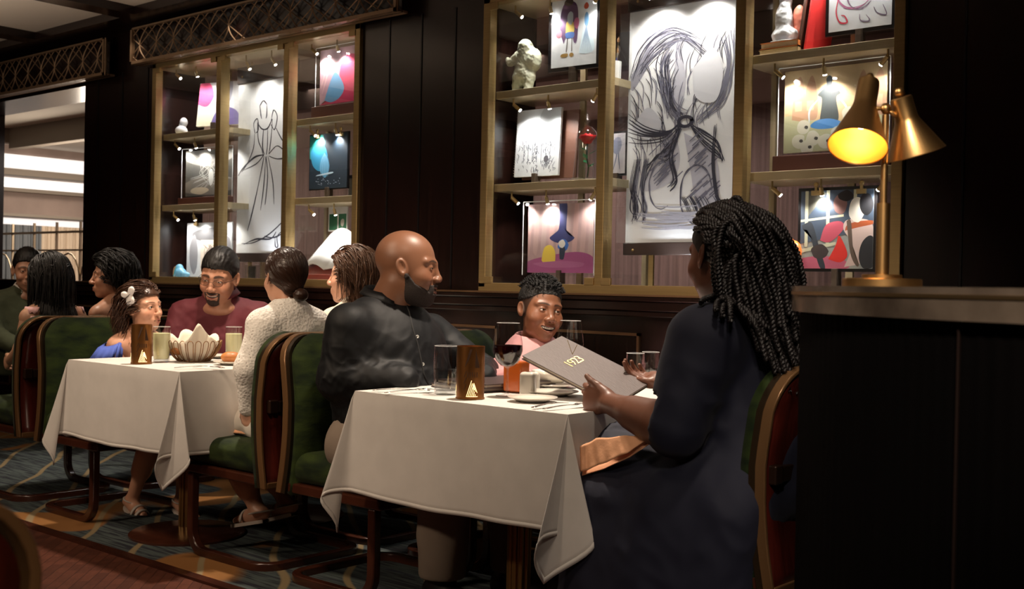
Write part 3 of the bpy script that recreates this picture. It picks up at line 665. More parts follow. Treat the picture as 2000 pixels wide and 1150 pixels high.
def d(A):
    for i in range(9): A.patch([(i*0.12-0.04, 0.3), (i*0.12, 1), (i*0.12+0.06, 1), (i*0.12+0.03, 0.3)], (0.62-0.04*(i % 3), 0.38, 0.36))
    A.patch([(0, 0), (1, 0), (1, 0.22), (0.78, 0.3), (0.4, 0.26), (0, 0.16)], (0.38, 0.09, 0.24)); A.patch([(0.48, 1), (0.60, 1), (0.6, 0.6), (0.72, 0.5), (0.54, 0.42), (0.34, 0.5), (0.48, 0.64)], (0.03, 0.035, 0.14))
    A.patch([(0.22, 0.18), (0.26, 0.36), (0.36, 0.40), (0.43, 0.3), (0.42, 0.12), (0.32, 0.08)], (0.85, 0.62, 0.08)); A.patch(blob(0.55, 0.4, 0.08, 0.09), (0.05, 0.16, 0.5)); A.patch([(0.5, 0.2), (0.5, 0.36), (0.58, 0.36), (0.56, 0.2)], (0.03, 0.04, 0.07)); A.patch(blob(0.53, 0.42, 0.05, 0.06), (0.75, 0.7, 0.62))
    A.patch(blob(0.5, 0.12, 0.4, 0.05), (0.45, 0.14, 0.30))
picture('acrylic_framed_print', 'rosy curtained hall print with yellow and blue shapes, right cabinet bottom left', 'print', (1030, 400, 1158, 532), 4.14, S0, (0.55, 0.36, 0.36), d, acrylic=True)
def d(A):
    P_ = (0.35, 0.10, 0.22)
    for _ in range(3):
        A.stroke(blob(0.42, 0.62, 0.3, 0.3, 12, 0.05), 0.004, P_); A.stroke(blob(0.5, 0.5, 0.2, 0.2, 12, 0.06), 0.003, (0.2, 0.12, 0.2))
        A.stroke([(0.15, 0.5), (0.12, 0.3), (0.18, 0.14), (0.3, 0.12), (0.26, 0.22), (0.2, 0.24)], 0.006, (0.6, 0.02, 0.06)); A.stroke([(0.5, 0.22), (0.52, 0.12), (0.66, 0.1), (0.6, 0.2)], 0.004, (0.15, 0.1, 0.18)); A.stroke([(0.72, 0.3), (0.78, 0.2), (0.92, 0.16), (0.86, 0.32)], 0.004, (0.15, 0.1, 0.18))
picture('framed_sketch', 'dark framed crimson and ink line sketch at the top right of the right cabinet', 'picture', (1618, -62, 1741, 64), 4.13, 2.035, (0.66, 0.69, 0.74), d, frame=M_BLK, fw=0.014)
def d(A):
    A.patch([(0, 0), (1, 0), (1, 0.4), (0.6, 0.3), (0, 0.45)], (0.50, 0.48, 0.28)); 
    for x in (0.08, 0.2, 0.7, 0.86): A.patch([(x, 0.4), (x+0.02, 0.75), (x+0.08, 0.92), (x+0.13, 0.7), (x+0.13, 0.4)], (0.50, 0.28, 0.16)); A.patch([(x+0.03, 0.5), (x+0.1, 0.5), (x+0.1, 0.62), (x+0.03, 0.62)], (0.65, 0.42, 0.25), False)
    A.patch([(0.36, 0.35), (0.38, 0.62), (0.34, 0.68), (0.42, 0.78), (0.42, 0.86), (0.45, 0.9), (0.48, 0.86), (0.48, 0.78), (0.56, 0.68), (0.52, 0.62), (0.54, 0.35)], (0.06, 0.07, 0.07))
    A.patch(blob(0.43, 0.32, 0.16, 0.06), (0.08, 0.25, 0.55)); A.stroke([(0.34, 0.62), (0.26, 0.5), (0.26, 0.34)], 0.008, (0.55, 0.65, 0.7)); A.stroke([(0.55, 0.62), (0.62, 0.5), (0.63, 0.36)], 0.008, (0.55, 0.65, 0.7))
    for x, y in ((0.2, 0.3), (0.3, 0.16), (0.42, 0.12), (0.15, 0.14), (0.65, 0.42), (0.55, 0.2), (0.24, 0.06)): A.patch(blob(x, y, 0.07, 0.09), (0.68, 0.64, 0.5)); A.patch(blob(x+0.03, y, 0.02, 0.02), (0.08, 0.07, 0.06))
    A.patch([(0.75, 0), (1, 0), (1, 0.2), (0.85, 0.15)], (0.3, 0.3, 0.15))
picture('acrylic_framed_print', 'golden village square print with a dark fountain behind the brass lamp', 'print', (1530, 141, 1730, 300), 4.16, 1.575, (0.72, 0.52, 0.28), d, acrylic=True, base=True)
def d(A):
    BL = (0.03, 0.04, 0.055)
    A.patch([(0, 0.32), (1, 0.5), (1, 1), (0, 1)], (0.05, 0.075, 0.12), False); A.patch([(0.06, 0.62), (0.3, 0.9), (0.34, 0.98), (0.1, 0.98)], (0.12, 0.12, 0.10))
    for u in (0.06, 0.36, 0.73): A.patch([(u, 0.28), (u+0.045, 0.28), (u+0.045, 1), (u, 1)], (0.62, 0.62, 0.45), False)
    A.patch([(0, 0.6), (0.6, 0.66), (0.6, 0.69), (0, 0.63)], (0.62, 0.62, 0.45), False); A.patch([(0, 0.2), (0.5, 0.3), (0.5, 0.34), (0, 0.25)], (0.62, 0.62, 0.45), False)
    A.patch([(0, 0), (0.65, 0), (0.6, 0.12), (0.3, 0.16), (0, 0.12)], (0.55, 0.12, 0.2)); A.patch([(0.28, 0.36), (0.36, 0.56), (0.56, 0.6), (0.6, 0.5), (0.42, 0.34)], (0.55, 0.08, 0.13))
    A.patch([(0.62, 0.02), (0.72, 0.3), (0.6, 0.5), (0.66, 0.62), (0.95, 0.6), (1, 0.4), (0.9, 0.1)], (0.66, 0.5, 0.46)); A.patch([(0.4, 0.12), (0.5, 0.3), (0.54, 0.42), (0.62, 0.3), (0.66, 0.16), (0.56, 0.08)], (0.75, 0.03, 0.02))
    A.patch([(0.62, 0.48), (0.8, 0.52), (1, 0.56), (1, 0.6), (0.84, 0.6), (0.66, 0.56)], (0.45, 0.1, 0.03)); A.patch([(0.02, 0.56), (0.14, 0.6), (0.2, 0.5), (0.26, 0.3), (0.36, 0.02), (0.28, 0.02), (0.12, 0.46), (0.04, 0.5)], BL); A.patch(blob(0.28, 0.22, 0.12, 0.09), (0.05, 0.035, 0.035)); A.patch(blob(0.95, 0.2, 0.14, 0.2), (0.02, 0.02, 0.025))
    A.patch([(0.64, 0.6), (0.7, 0.2), (0.78, 0.04), (0.82, 0.06), (0.74, 0.24), (0.7, 0.6)], (0.12, 0.08, 0.06)); A.patch(blob(0.55, 0.82, 0.1, 0.13), (0.25, 0.12, 0.11)); A.patch(blob(0.62, 0.92, 0.1, 0.07), (0.015, 0.01, 0.012)); A.patch(blob(0.78, 0.74, 0.11, 0.16), (0.85, 0.8, 0.72)); A.patch(blob(0.9, 0.82, 0.09, 0.14), (0.015, 0.015, 0.02))
picture('clipped_painting', 'bold red, blue and cream cel painting with window bars on two brass clips', 'painting', (1562, 374, 1704, 524), 4.12, S0, (0.4, 0.42, 0.4), d, clips=2, frame=M_BLK, fw=0.012)
def d(A):
    A.stroke([(0.3, 0.1), (0.5, 0.5), (0.4, 0.9)], 0.005, (0.1, 0.12, 0.2)); A.stroke([(0.7, 0.1), (0.6, 0.5), (0.7, 0.9)], 0.005, (0.1, 0.12, 0.2)); A.patch(blob(0.5, 0.7, 0.3, 0.2), (0.2, 0.22, 0.3))
picture('framed_sketch', 'small dark framed figure study between the rose and the giant drawing', 'picture', (1188, 262, 1220, 340), 4.22, S1L, (0.5, 0.48, 0.52), d, frame=M_BLK, fw=0.01)
def d(A):
    A.patch([(0.05, 0.05), (0.48, 0.05), (0.48, 0.7), (0.05, 0.7)], (0.03, 0.14, 0.07), False); A.patch([(0.55, 0.05), (0.95, 0.05), (0.95, 0.7), (0.55, 0.7)], (0.03, 0.14, 0.07), False); A.patch(blob(0.75, 0.35, 0.1, 0.15), (0.5, 0.45, 0.4))
picture('small_green_print', 'small white card with two green squares above the open book', 'print', (641, 404, 678, 452), 4.28, S0, (0.7, 0.68, 0.65), d)
# ------------------------------------------------------------------ signed distance modelling (organic shapes -> one continuous mesh)
f32 = np.float32
def smin(a, b, k):
    if k <= 0: return np.minimum(a, b)
    h = np.clip(0.5+0.5*(b-a)/k, 0, 1); return b+(a-b)*h-k*h*(1-h)
def smax(a, b, k): return -smin(-a, -b, k)
def _v(p): return np.array(p, dtype=f32)
def ell(P, c, r, Rm=None):
    q = P-_v(c)
    if Rm is not None: q = q @ _v(Rm)
    r = _v(r); k0 = np.linalg.norm(q/r, axis=1); k1 = np.linalg.norm(q/(r*r), axis=1)
    return k0*(k0-1)/np.maximum(k1, 1e-6)
def sph(P, c, r): return np.linalg.norm(P-_v(c), axis=1)-r
def cap(P, a, b, ra, rb=None):
    rb = ra if rb is None else rb
    a = _v(a); b = _v(b); ba = b-a; pa = P-a
    h = np.clip((pa@ba)/max(float(ba@ba), 1e-9), 0, 1)
    return np.linalg.norm(pa-h[:, None]*ba, axis=1)-(ra+(rb-ra)*h)
def chain(P, pts, rs, k):
    d = None
    for i in range(len(pts)-1):
        e = cap(P, pts[i], pts[i+1], rs[i], rs[i+1]); d = e if d is None else smin(d, e, k)
    return d
def boxd(P, c, h, Rm=None, r=0.0):
    q = P-_v(c)
    if Rm is not None: q = q @ _v(Rm)
    q = np.abs(q)-(_v(h)-r)
    return np.linalg.norm(np.maximum(q, 0), axis=1)+np.minimum(q.max(axis=1), 0)-r
def rotm(yaw=0, pitch=0, roll=0):
    """columns = local axes in world; yaw about z, then nose-down pitch, then roll"""
    m = Matrix.Rotation(rad(yaw), 3, 'Z') @ Matrix.Rotation(rad(pitch), 3, 'Y') @ Matrix.Rotation(rad(roll), 3, 'X')
    return np.array(m, dtype=f32)
def noise3(P, s, seed=0, oct=3):
    out = 0; a = 1.0; r = np.random.default_rng(seed)
    for o in range(oct):
        for _ in range(3):
            k = r.normal(size=3); k /= np.linalg.norm(k); ph = r.uniform(0, 6.28)
            out = out+a*np.sin((P@_v(k))*s*2*PI*r.uniform(0.8, 1.25)+ph+1.7*np.sin((P@_v(np.roll(k, 1)))*s*4.1+ph))
        s *= 2.07; a *= 0.5
    return out/5.0
def surf(fn, lo, hi, res, margin=0.012):
    lo = np.array(lo, dtype=float); hi = np.array(hi, dtype=float); B = 8
    nb = np.maximum(np.ceil((hi-lo)/(res*B)).astype(int), 1)
    ii = np.stack(np.meshgrid(*[np.arange(k) for k in nb], indexing='ij'), -1).reshape(-1, 3)
    cen = lo+(ii*B+(B-1)/2)*res
    dc = fn(cen.astype(f32)); half = res*B*0.87+margin
    G = np.repeat(np.repeat(np.repeat(dc.reshape(nb), B, 0), B, 1), B, 2).astype(f32)
    act = ii[np.abs(dc) < half]
    o = np.stack(np.meshgrid(*[np.arange(B)]*3, indexing='ij'), -1).reshape(-1, 3)
    for s0 in range(0, len(act), 400):
        a = act[s0:s0+400]; idx = (a[:, None, :]*B+o[None]).reshape(-1, 3)
        v = fn((lo+idx*res).astype(f32)); G[idx[:, 0], idx[:, 1], idx[:, 2]] = v
    S = G < 0
    C = sum(S[i:S.shape[0]-1+i, j:S.shape[1]-1+j, k:S.shape[2]-1+k].astype(np.int8) for i in (0, 1) for j in (0, 1) for k in (0, 1))
    mix = (C > 0) & (C < 8); c = np.argwhere(mix)
    if len(c) == 0: return np.zeros((0, 3)), np.zeros((0, 4), int)
    ID = np.full(mix.shape, -1, dtype=np.int64); ID[mix] = np.arange(len(c))
    acc = np.zeros((len(c), 3)); cnt = np.zeros(len(c))
    for ax in range(3):
        o1, o2 = [q for q in range(3) if q != ax]
        for i in (0, 1):
            for j in (0, 1):
                p = c.copy(); p[:, o1] += i; p[:, o2] += j; q = p.copy(); q[:, ax] += 1
                a = G[p[:, 0], p[:, 1], p[:, 2]]; b = G[q[:, 0], q[:, 1], q[:, 2]]
                m = (a < 0) != (b < 0); t = a[m]/(a[m]-b[m])
                pt = p[m].astype(float); pt[:, ax] += t; acc[m] += pt; cnt[m] += 1
    V = lo+(acc/cnt[:, None])*res
    Fs = []
    for ax in range(3):
        o1, o2 = [(1, 2), (2, 0), (0, 1)][ax]
        sl = [slice(None)]*3; s2 = [slice(None)]*3; sl[ax] = slice(0, -1); s2[ax] = slice(1, None)
        A = S[tuple(sl)]; Bb = S[tuple(s2)]; e = np.argwhere(A != Bb)
        ok = (e[:, o1] > 0) & (e[:, o2] > 0) & (e[:, o1] < mix.shape[o1]) & (e[:, o2] < mix.shape[o2]) & (e[:, ax] < mix.shape[ax])
        e = e[ok]; fl = A[e[:, 0], e[:, 1], e[:, 2]]
        def cid(d1, d2):
            q = e.copy(); q[:, o1] -= d1; q[:, o2] -= d2; return ID[q[:, 0], q[:, 1], q[:, 2]]
        Q = np.stack([cid(1, 1), cid(0, 1), cid(0, 0), cid(1, 0)], 1)
        Q[~fl] = Q[~fl][:, ::-1]
        Fs.append(Q[(Q >= 0).all(1)])
    return V, np.concatenate(Fs)
def sdf_obj(name, fn, lo, hi, res, m, parent, colfn=None, margin=0.012):
    V, F = surf(fn, lo, hi, res, margin)
    col = colfn(V.astype(f32)) if colfn else None
    off = np.array(parent_loc(parent)) if parent is not None else np.zeros(3)
    return link(name, np_mesh(name, V-off, F, True, col), m, parent)
# ------------------------------------------------------------------ things standing in the cabinets
c = at(1026, 110, Y=4.15); zb = S2L
t = thing('plaster_sculpture', (c.x, 4.15, zb), 'pale green plaster sculpture of a hunched craggy form, right cabinet top left', 'sculpture')
def f(P):
    q = P-_v((c.x, 4.15, zb)); q = q*_v((1.0, 1.0, 1.0))
    d = ell(q, (0.0, 0, 0.10), (0.055, 0.045, 0.07)); d = smin(d, ell(q, (0.01, 0, 0.17), (0.062, 0.045, 0.045)), 0.03)
    d = smin(d, ell(q, (0.012, -0.015, 0.215), (0.036, 0.034, 0.034)), 0.02); d = smin(d, ell(q, (0.06, 0, 0.15), (0.03, 0.035, 0.05)), 0.02)
    d = smin(d, cap(q, (-0.03, -0.02, 0.17), (-0.07, -0.03, 0.145), 0.022, 0.016), 0.015); d = smin(d, cap(q, (-0.07, -0.03, 0.145), (-0.085, -0.03, 0.165), 0.016, 0.01), 0.01)
    d = smin(d, cap(q, (-0.03, -0.01, 0.07), (-0.035, -0.02, 0.012), 0.03, 0.022), 0.02); d = smin(d, cap(q, (0.035, -0.01, 0.07), (0.04, -0.02, 0.012), 0.028, 0.02), 0.02)
    d = smin(d, ell(q, (0.0, 0, 0.004), (0.09, 0.05, 0.012)), 0.01)
    d = smax(d, -q[:, 2]+0.001, 0.0)
    return d+0.0035*noise3(q, 22, 5)+0.002*noise3(q, 60, 9, 1)
sdf_obj('craggy_figure', f, (c.x-.12, 4.07, zb-.01), (c.x+.12, 4.23, zb+.27), 0.0025, mat('pale_green_plaster', (0.50, 0.52, 0.40), 0.6), t)
def small_sculpt(px, py, Y, zb, label, prims, mname, col, cat='figurine', name='figurine', s=1.0, k=0.012, rough=0.35, amp=0.0):
    c = at(px, py, Y=Y); t = thing(name, (c.x, Y, zb), label, cat)
    O = _v((c.x, Y, zb))
    def f(P):
        q = (P-O)/s; d = None
        for p in prims:
            e = ell(q, p[0], p[1]); d = e if d is None else smin(d, e, k)
        d = smax(d, -q[:, 2], 0.0)
        return (d+(amp*noise3(q, 30, 3) if amp else 0))*s
    sdf_obj(name+'_body', f, (c.x-.14*s, Y-.12*s, zb-.01), (c.x+.14*s, Y+.12*s, zb+.26*s), 0.0028, mat(mname, col, rough), t); return t
small_sculpt(352, 250, 4.12, 2.015, 'white glazed rounded animal figurines huddled on the left cabinet\'s top shelf', [((0.012, 0, 0.028), (0.042, 0.035, 0.03)), ((0.05, 0, 0.02), (0.018, 0.018, 0.018)), ((-0.008, 0.03, 0.085), (0.026, 0.024, 0.03)), ((-0.01, 0.03, 0.04), (0.014, 0.014, 0.04)), ((-0.045, 0.03, 0.04), (0.012, 0.012, 0.045))], 'glazed_white', (0.72, 0.74, 0.78))
t = small_sculpt(352, 535, 4.10, S0, 'light blue glazed stirrup-shaped figurine at the left cabinet\'s lower left', [((0.0, 0, 0.03), (0.045, 0.035, 0.032)), ((-0.01, 0, 0.065), (0.025, 0.022, 0.02)), ((0.06, 0, 0.02), (0.035, 0.02, 0.018)), ((-0.04, 0, 0.03), (0.02, 0.015, 0.035))], 'pale_blue_glaze', (0.13, 0.36, 0.55))
g = MB(); cc = at(352, 535, Y=4.10)
for i in range(12): a = i/11; g.lathe([(0, -.0035), (.0035, 0), (0, .0035)], 6, Matrix.Translation((cc.x-0.012+0.03*a, 4.06, S0+0.01+0.055*a)))
g.build('bead_band', mat('teal_beads', (0.05, 0.45, 0.55), 0.2), t)
g = MB(); g.tube([(cc.x-0.05+0.02*math.cos(a), 4.1, S0+0.03+0.035*math.sin(a)) for a in [PI/2+i*PI/8 for i in range(9)]], 0.007, 8); g.build('tan_handle', mat('tan_leather', (0.45, 0.28, 0.16), 0.5), t, smooth=True)
# white and pink figurine on two books
cx = at(1533, 80, Y=4.14).x
for i, (z, nm, col, lab) in enumerate(((2.035, 'closed_book', (0.42, 0.30, 0.16), 'tan book at the bottom of the pair under the white figurine'), (2.062, 'closed_book', (0.62, 0.20, 0.05), 'orange book lying on the tan book under the white figurine'))):
    t = thing(nm, (cx, 4.14, z), lab, 'book')
    h = 0.025; MB().box(cx-0.082+i*.006, cx+0.082, 4.09, 4.22, z+0.003, z+h-0.003).build('pages', mat('book_pages', (0.62, 0.52, 0.36), 0.8), t)
    MB().box(cx-0.085+i*.006, cx+0.085, 4.085, 4.225, z, z+0.003).box(cx-0.085+i*.006, cx+0.085, 4.085, 4.225, z+h-0.003, z+h).box(cx+0.082, cx+0.085, 4.085, 4.225, z, z+h).build('cover', mat('book_cover_%d' % i, col, 0.6), t)
t = small_sculpt(1533, 80, 4.13, 2.087, 'white draped figurine with an orange pink back, standing on two books', [((0, 0, 0.03), (0.055, 0.04, 0.035)), ((-0.005, 0, 0.09), (0.036, 0.03, 0.07)), ((0, 0, 0.17), (0.025, 0.022, 0.05)), ((0, 0, 0.225), (0.02, 0.02, 0.022)), ((0, 0, 0.0), (0.07, 0.05, 0.006))], 'glazed_white', (0.78, 0.76, 0.74), amp=0.003)
small_sculpt(1560, 80, 4.16, 2.087, 'orange pink draped companion figurine behind the white one', [((0, 0, 0.08), (0.03, 0.02, 0.07)), ((0, 0, 0.03), (0.02, 0.02, 0.04))], 'coral_glaze', (0.65, 0.20, 0.14), amp=0.002)
x = at(1600, 80, Y=4.16).x
t = thing('red_folder', (x, 4.16, 2.035), 'bright red folder leaning on a brown board beside the crimson sketch', 'folder')
board(t, (x-0.03, 4.10, 2.035), Vector((0.035, 0.14, 0)), Vector((0.03, 0.02, 0.30)), 0.008, mat('red_card', (0.65, 0.03, 0.03), 0.5), 'folder_cover')
board(t, (x-0.055, 4.10, 2.035), Vector((0.035, 0.14, 0)), Vector((0.03, 0.02, 0.30)), 0.012, mat('brown_board', (0.10, 0.035, 0.022), 0.5), 'brown_board')
# orange gourd-like ornament on a woven pot
small_sculpt(1541, 545, 4.12, S0+0.10, 'orange lobed gourd ornament resting on the small wicker stand, right cabinet', [((-0.02, 0, 0.05), (0.03, 0.03, 0.045)), ((0.02, 0, 0.045), (0.032, 0.03, 0.045)), ((0.0, -0.02, 0.045), (0.03, 0.03, 0.05)), ((0.0, 0, 0.09), (0.012, 0.012, 0.014))], 'orange_glaze', (0.72, 0.16, 0.03), name='gourd_ornament', cat='ornament')
cx = at(1541, 545, Y=4.12).x
t = thing('wicker_stand', (cx, 4.12, S0), 'small pale wicker stand under the orange gourd ornament', 'stand')
g = MB()
for i in range(16): a = i*PI/8; g.tube([(cx+0.032*math.cos(a), 4.12+0.032*math.sin(a), S0), (cx+0.014*math.cos(a+.2), 4.12+0.014*math.sin(a+.2), S0+0.05), (cx+0.034*math.cos(a+.4), 4.12+0.034*math.sin(a+.4), S0+0.10)], 0.003, 5)
g.lathe([(0, S0+.098), (0.036, S0+.098), (0.036, S0+.104), (0, S0+.104)], 20, Matrix.Translation((cx, 4.12, 0)))
g.build('wicker_ribs', mat('wicker', (0.62, 0.45, 0.3), 0.6), t, smooth='auto')
# brush pot
cx = at(1199, 145, Y=4.13).x
t = thing('brush_pot', (cx, 4.13, 2.02), 'white pot of artist brushes at the end of the top left shelf, right cabinet', 'pot')
g = MB(); g.lathe([(0, 0.0), (0.03, 0.0), (0.032, 0.008), (0.033, 0.085), (0.030, 0.085), (0.029, 0.01), (0, 0.01)], 24, Matrix.Translation((cx, 4.13, 2.02))); g.build('pot_body', M_WHITE, t, smooth='auto')
for i in range(9):
    a = i*0.7; r1 = 0.012; ex = cx+0.03*math.cos(a)*(0.5+i/12); ey = 4.13+0.025*math.sin(a); zt = 2.02+0.12+0.012*((i*5) % 4)+(0.03 if i == 2 else 0)
    br_ = thing('paint_brush', (ex, ey, zt), ('tallest wide-headed brush in the white brush pot' if i == 2 else ('orange-handled brush standing in the white brush pot', 'black-handled brush standing in the white brush pot', 'blue-handled brush standing in the white brush pot')[i % 3]), 'brush', 'paint brushes in the white pot')
    b0 = Vector((cx+r1*math.cos(a), 4.13+r1*math.sin(a), 2.034)); b1 = Vector((ex, ey, zt)); mid = b0+(b1-b0)*0.8
    g = MB(); g.tube([b0, b0+(b1-b0)*0.5, mid], [0.002, 0.003, 0.0025], 6); g.build('handle', mat('brush_handle_%d' % (i % 3), ((0.5, 0.22, 0.08), (0.03, 0.02, 0.02), (0.05, 0.1, 0.35))[i % 3], 0.35), br_)
    g = MB(); g.tube([mid, b1], [0.004, 0.0045], 6); g.build('ferrule', M_STEEL, br_)
    g = MB(); e = (b1-b0).normalized(); g.tube([b1, b1+e*0.012, b1+e*0.026], [0.0045, 0.0065 if i == 2 else .005, 0.001], 8); g.build('bristles', mat('bristle_%d' % (i % 2), ((0.35, 0.18, 0.08), (0.06, 0.05, 0.05))[i % 2], 0.8), br_)
# glass cloche with a rose
def rose(t, x, y, z, h, s, col=(0.55, 0.01, 0.015)):
    g = MB(); g.tube([(x, y, z), (x+0.006*s, y, z+h*0.3), (x-0.003*s, y, z+h*0.6), (x, y, z+h)], 0.0022*s, 6); g.build('stem', mat('rose_stem', (0.03, 0.05, 0.03), 0.5), t, smooth=True)
    for k in range(5):
        zz = z+h*(0.3+0.12*k); a = k*2.4; L = 0.03*s
        g = MB(); c0 = Vector((x, y, zz)); dr = Vector((math.cos(a), math.sin(a)*0.7, 0.45)).normalized(); sd = Vector((-math.sin(a), math.cos(a), 0))
        g.add([c0, c0+dr*L*.5+sd*L*.3, c0+dr*L, c0+dr*L*.5-sd*L*.3, c0+dr*L*.5+Vector((0, 0, -.003))], [(0, 1, 4), (1, 2, 4), (2, 3, 4), (3, 0, 4)]); g.build('leaf', mat('rose_leaf', (0.02, 0.22, 0.08), 0.4), t, solid=0.001)
    for k in range(11):
        a = k*2.4; rr_ = (0.006+0.0016*k)*s; hh = (0.030-0.001*k)*s; n = 7; vs = []
        for j in range(n):
            b = a-0.9+1.8*j/(n-1)
            vs += [(x+rr_*0.5*math.cos(b), y+rr_*0.5*math.sin(b), z+h-0.004), (x+rr_*math.cos(b), y+rr_*math.sin(b), z+h+hh*0.5), (x+rr_*1.35*math.cos(b), y+rr_*1.35*math.sin(b), z+h+hh*(1-0.25*abs(j-3)/3))]
        fs = [(3*j+q, 3*j+q+1, 3*j+q+4, 3*j+q+3) for j in range(n-1) for q in (0, 1)]
        MB().add(vs, fs).build('petal', mat('rose_petal_%d' % int(col[0]*100), col, 0.3), t, smooth=True, solid=0.0012)
cx = at(1145, 340, Y=4.14).x; z0 = S1L
t = thing('glass_cloche', (cx, 4.14, z0), 'tall bell-shaped glass cloche with a finial on the right cabinet\'s middle shelf', 'cloche')
MB().lathe([(0, 0), (0.066, 0), (0.07, 0.004), (0.07, 0.010), (0.062, 0.014), (0, 0.014)], 36, Matrix.Translation((cx, 4.14, z0))).build('glass_base', glass_mat('thick_glass', (0.9, 0.94, 0.94), 0.02), t, smooth='auto')
MB().lathe([(0.062, 0.014), (0.058, 0.06), (0.052, 0.13), (0.050, 0.19), (0.040, 0.225), (0.022, 0.245), (0.006, 0.252), (0.005, 0.262), (0.012, 0.268), (0.014, 0.276), (0.009, 0.286), (0.004, 0.292), (0.008, 0.30), (0.004, 0.308), (0.0, 0.312)], 36, Matrix.Translation((cx, 4.14, z0))).build('bell_glass', glass_mat('cloche_glass', (0.92, 0.94, 0.94), 0.03, 0.12), t, smooth=True)
t = thing('red_rose', (cx+.004, 4.14, z0+0.014), 'red rose with green leaves under the glass cloche', 'rose'); rose(t, cx+.004, 4.14, z0+0.0145, 0.16, 1.5)
cx = at(446, 540, Y=4.10).x
t = thing('small_red_rose', (cx, 4.10, S0), 'small dark red rose standing in the left cabinet behind the bearded diner', 'rose'); rose(t, cx, 4.10, S0, 0.12, 0.9, (0.28, 0.012, 0.03))
# jar, books right of blue painting
cx = at(690, 370, Y=4.18).x
t = thing('glass_jar', (cx, 4.18, 1.57), 'glass jar with a black lid at the right end of the left cabinet', 'jar')
MB().lathe([(0, 0), (0.026, 0), (0.028, 0.006), (0.028, 0.10), (0.026, 0.105)], 24, Matrix.Translation((cx, 4.18, 1.57))).build('jar_body', glass_mat('jar_glass', (0.62, 0.72, 0.68), 0.05), t, smooth='auto')
MB().lathe([(0, 0.105), (0.03, 0.105), (0.03, 0.122), (0, 0.122)], 24, Matrix.Translation((cx, 4.18, 1.57))).build('lid', M_BLK, t, smooth='auto')
# open book on stand
a = at(600, 538, Y=4.12); b = at(690, 538, Y=4.12)
t = thing('open_book', (a.x, 4.15, S0), 'large open book with white pages on a red slope, left cabinet bottom right', 'book')
w_ = (b.x-a.x)+0.02; vs = []; n = 12
for i in range(n+1):
    u = i/n; hz = 0.03+0.012*math.sin(u*2*PI*1.0)+0.02*abs(math.sin(u*PI*2))
    for v in (0, 1): vs.append((a.x+w_*u*0.9+v*0.06, 4.08+v*0.16, S0+0.03+hz+v*0.20))
MB().add(vs, [(2*i, 2*i+2, 2*i+3, 2*i+1) for i in range(n)]).build('pages', mat('white_pages', (0.78, 0.8, 0.82), 0.7), t, smooth=True, solid=0.012)
MB().add([(a.x-0.01, 4.07, S0), (a.x+w_, 4.07, S0), (a.x+w_+0.03, 4.25, S0), (a.x+0.03, 4.25, S0), (a.x-0.01, 4.07, S0+0.03), (a.x+w_, 4.07, S0+0.03), (a.x+w_+0.05, 4.25, S0+0.23), (a.x+0.05, 4.25, S0+0.23)], [(3, 2, 1, 0), (4, 5, 6, 7), (0, 1, 5, 4), (1, 2, 6, 5), (2, 3, 7, 6), (3, 0, 4, 7)]).build('book_slope', mat('red_slope', (0.18, 0.03, 0.02), 0.4), t)
# small glass block in the middle bay
cx = at(492, 540, Y=4.10).x
t = thing('glass_block', (cx, 4.10, S0), 'small clear glass block with a dark print, under the gown sketch', 'ornament')
MB().box(cx-0.045, cx+0.045, 4.08, 4.12, S0, S0+0.085).build('block_body', M_GLASS, t, bevel=0.003)
MB().box(cx-0.035, cx+0.035, 4.099, 4.101, S0+0.008, S0+0.075).build('dark_print', mat('dark_print', (0.08, 0.07, 0.06), 0.5, var=0.6, vscale=40), t)

# ------------------------------------------------------------------ curved host stand and brass task lamp
M_STONE = mat('brown_marble', (0.24, 0.185, 0.14), 0.25, col2=(0.055, 0.040, 0.030), vscale=5, coat=0.3)
def curve_pts(off, n=40):
    """outline of the rounded partition end: left end arc, near face sweeping right"""
    P0 = []
    ctrl = [(-0.86, 2.52), (-0.97, 2.36), (-0.99, 2.16), (-0.93, 1.98), (-0.80, 1.80), (-0.60, 1.64), (-0.36, 1.52), (-0.05, 1.43), (0.35, 1.38), (0.9, 1.36)]
    q = spline([(x_-0.078, y_) for x_, y_ in ctrl], 8)
    for i, p in enumerate(q):
        t_ = (q[min(i+1, len(q)-1)]-q[max(i-1, 0)]); t_.normalize(); nrm = Vector((t_.y, -t_.x, 0)) * 1
        P0.append(p-nrm*(-off))
    return P0
def wall_band(off, z0, z1, name, m, t, inner=0.0, cap=False, flute=0.0):
    P = curve_pts(off); 
    back = [Vector((0.9, 2.75, 0)), Vector((-0.7, 2.75, 0))]
    if flute:
        R_ = []; 
        fine = []
        for i in range(len(P)-1):
            for k in range(6): fine.append(P[i].lerp(P[i+1], k/6))
        for i, p in enumerate(fine):
            d_ = fine[min(i+1, len(fine)-1)]-fine[max(i-1, 0)]; d_.normalize(); R_.append(p+Vector((d_.y, -d_.x, 0))*(-flute*abs(math.sin(i*PI/5))))
        P = R_
    ring = P+back; n = len(ring)
    vs = [(p.x, p.y, z) for z in (z0, z1) for p in ring]
    fs = [(i, (i+1) % n, n+(i+1) % n, n+i) for i in range(n)]+[tuple(range(n-1, -1, -1)), tuple(range(n, 2*n))]
    return MB().add(vs, fs).build(name, m, t, smooth='auto')
t = thing('host_stand', (-0.4, 2.0, 0), 'dark reeded curved partition with a brown marble top at the right', 'counter')
M_REED = mat('reeded_dark_wood', (0.0018, 0.0010, 0.0010), 0.85, var=0.4, vscale=4, stretch=(6, 6, 0.5), spec=0.1)
wall_band(-0.012, 0.0, 1.0745, 'reeded_body', M_REED, t, flute=0.0015)
wall_band(0.004, 1.0745, 1.1045, 'marble_band', M_STONE, t)
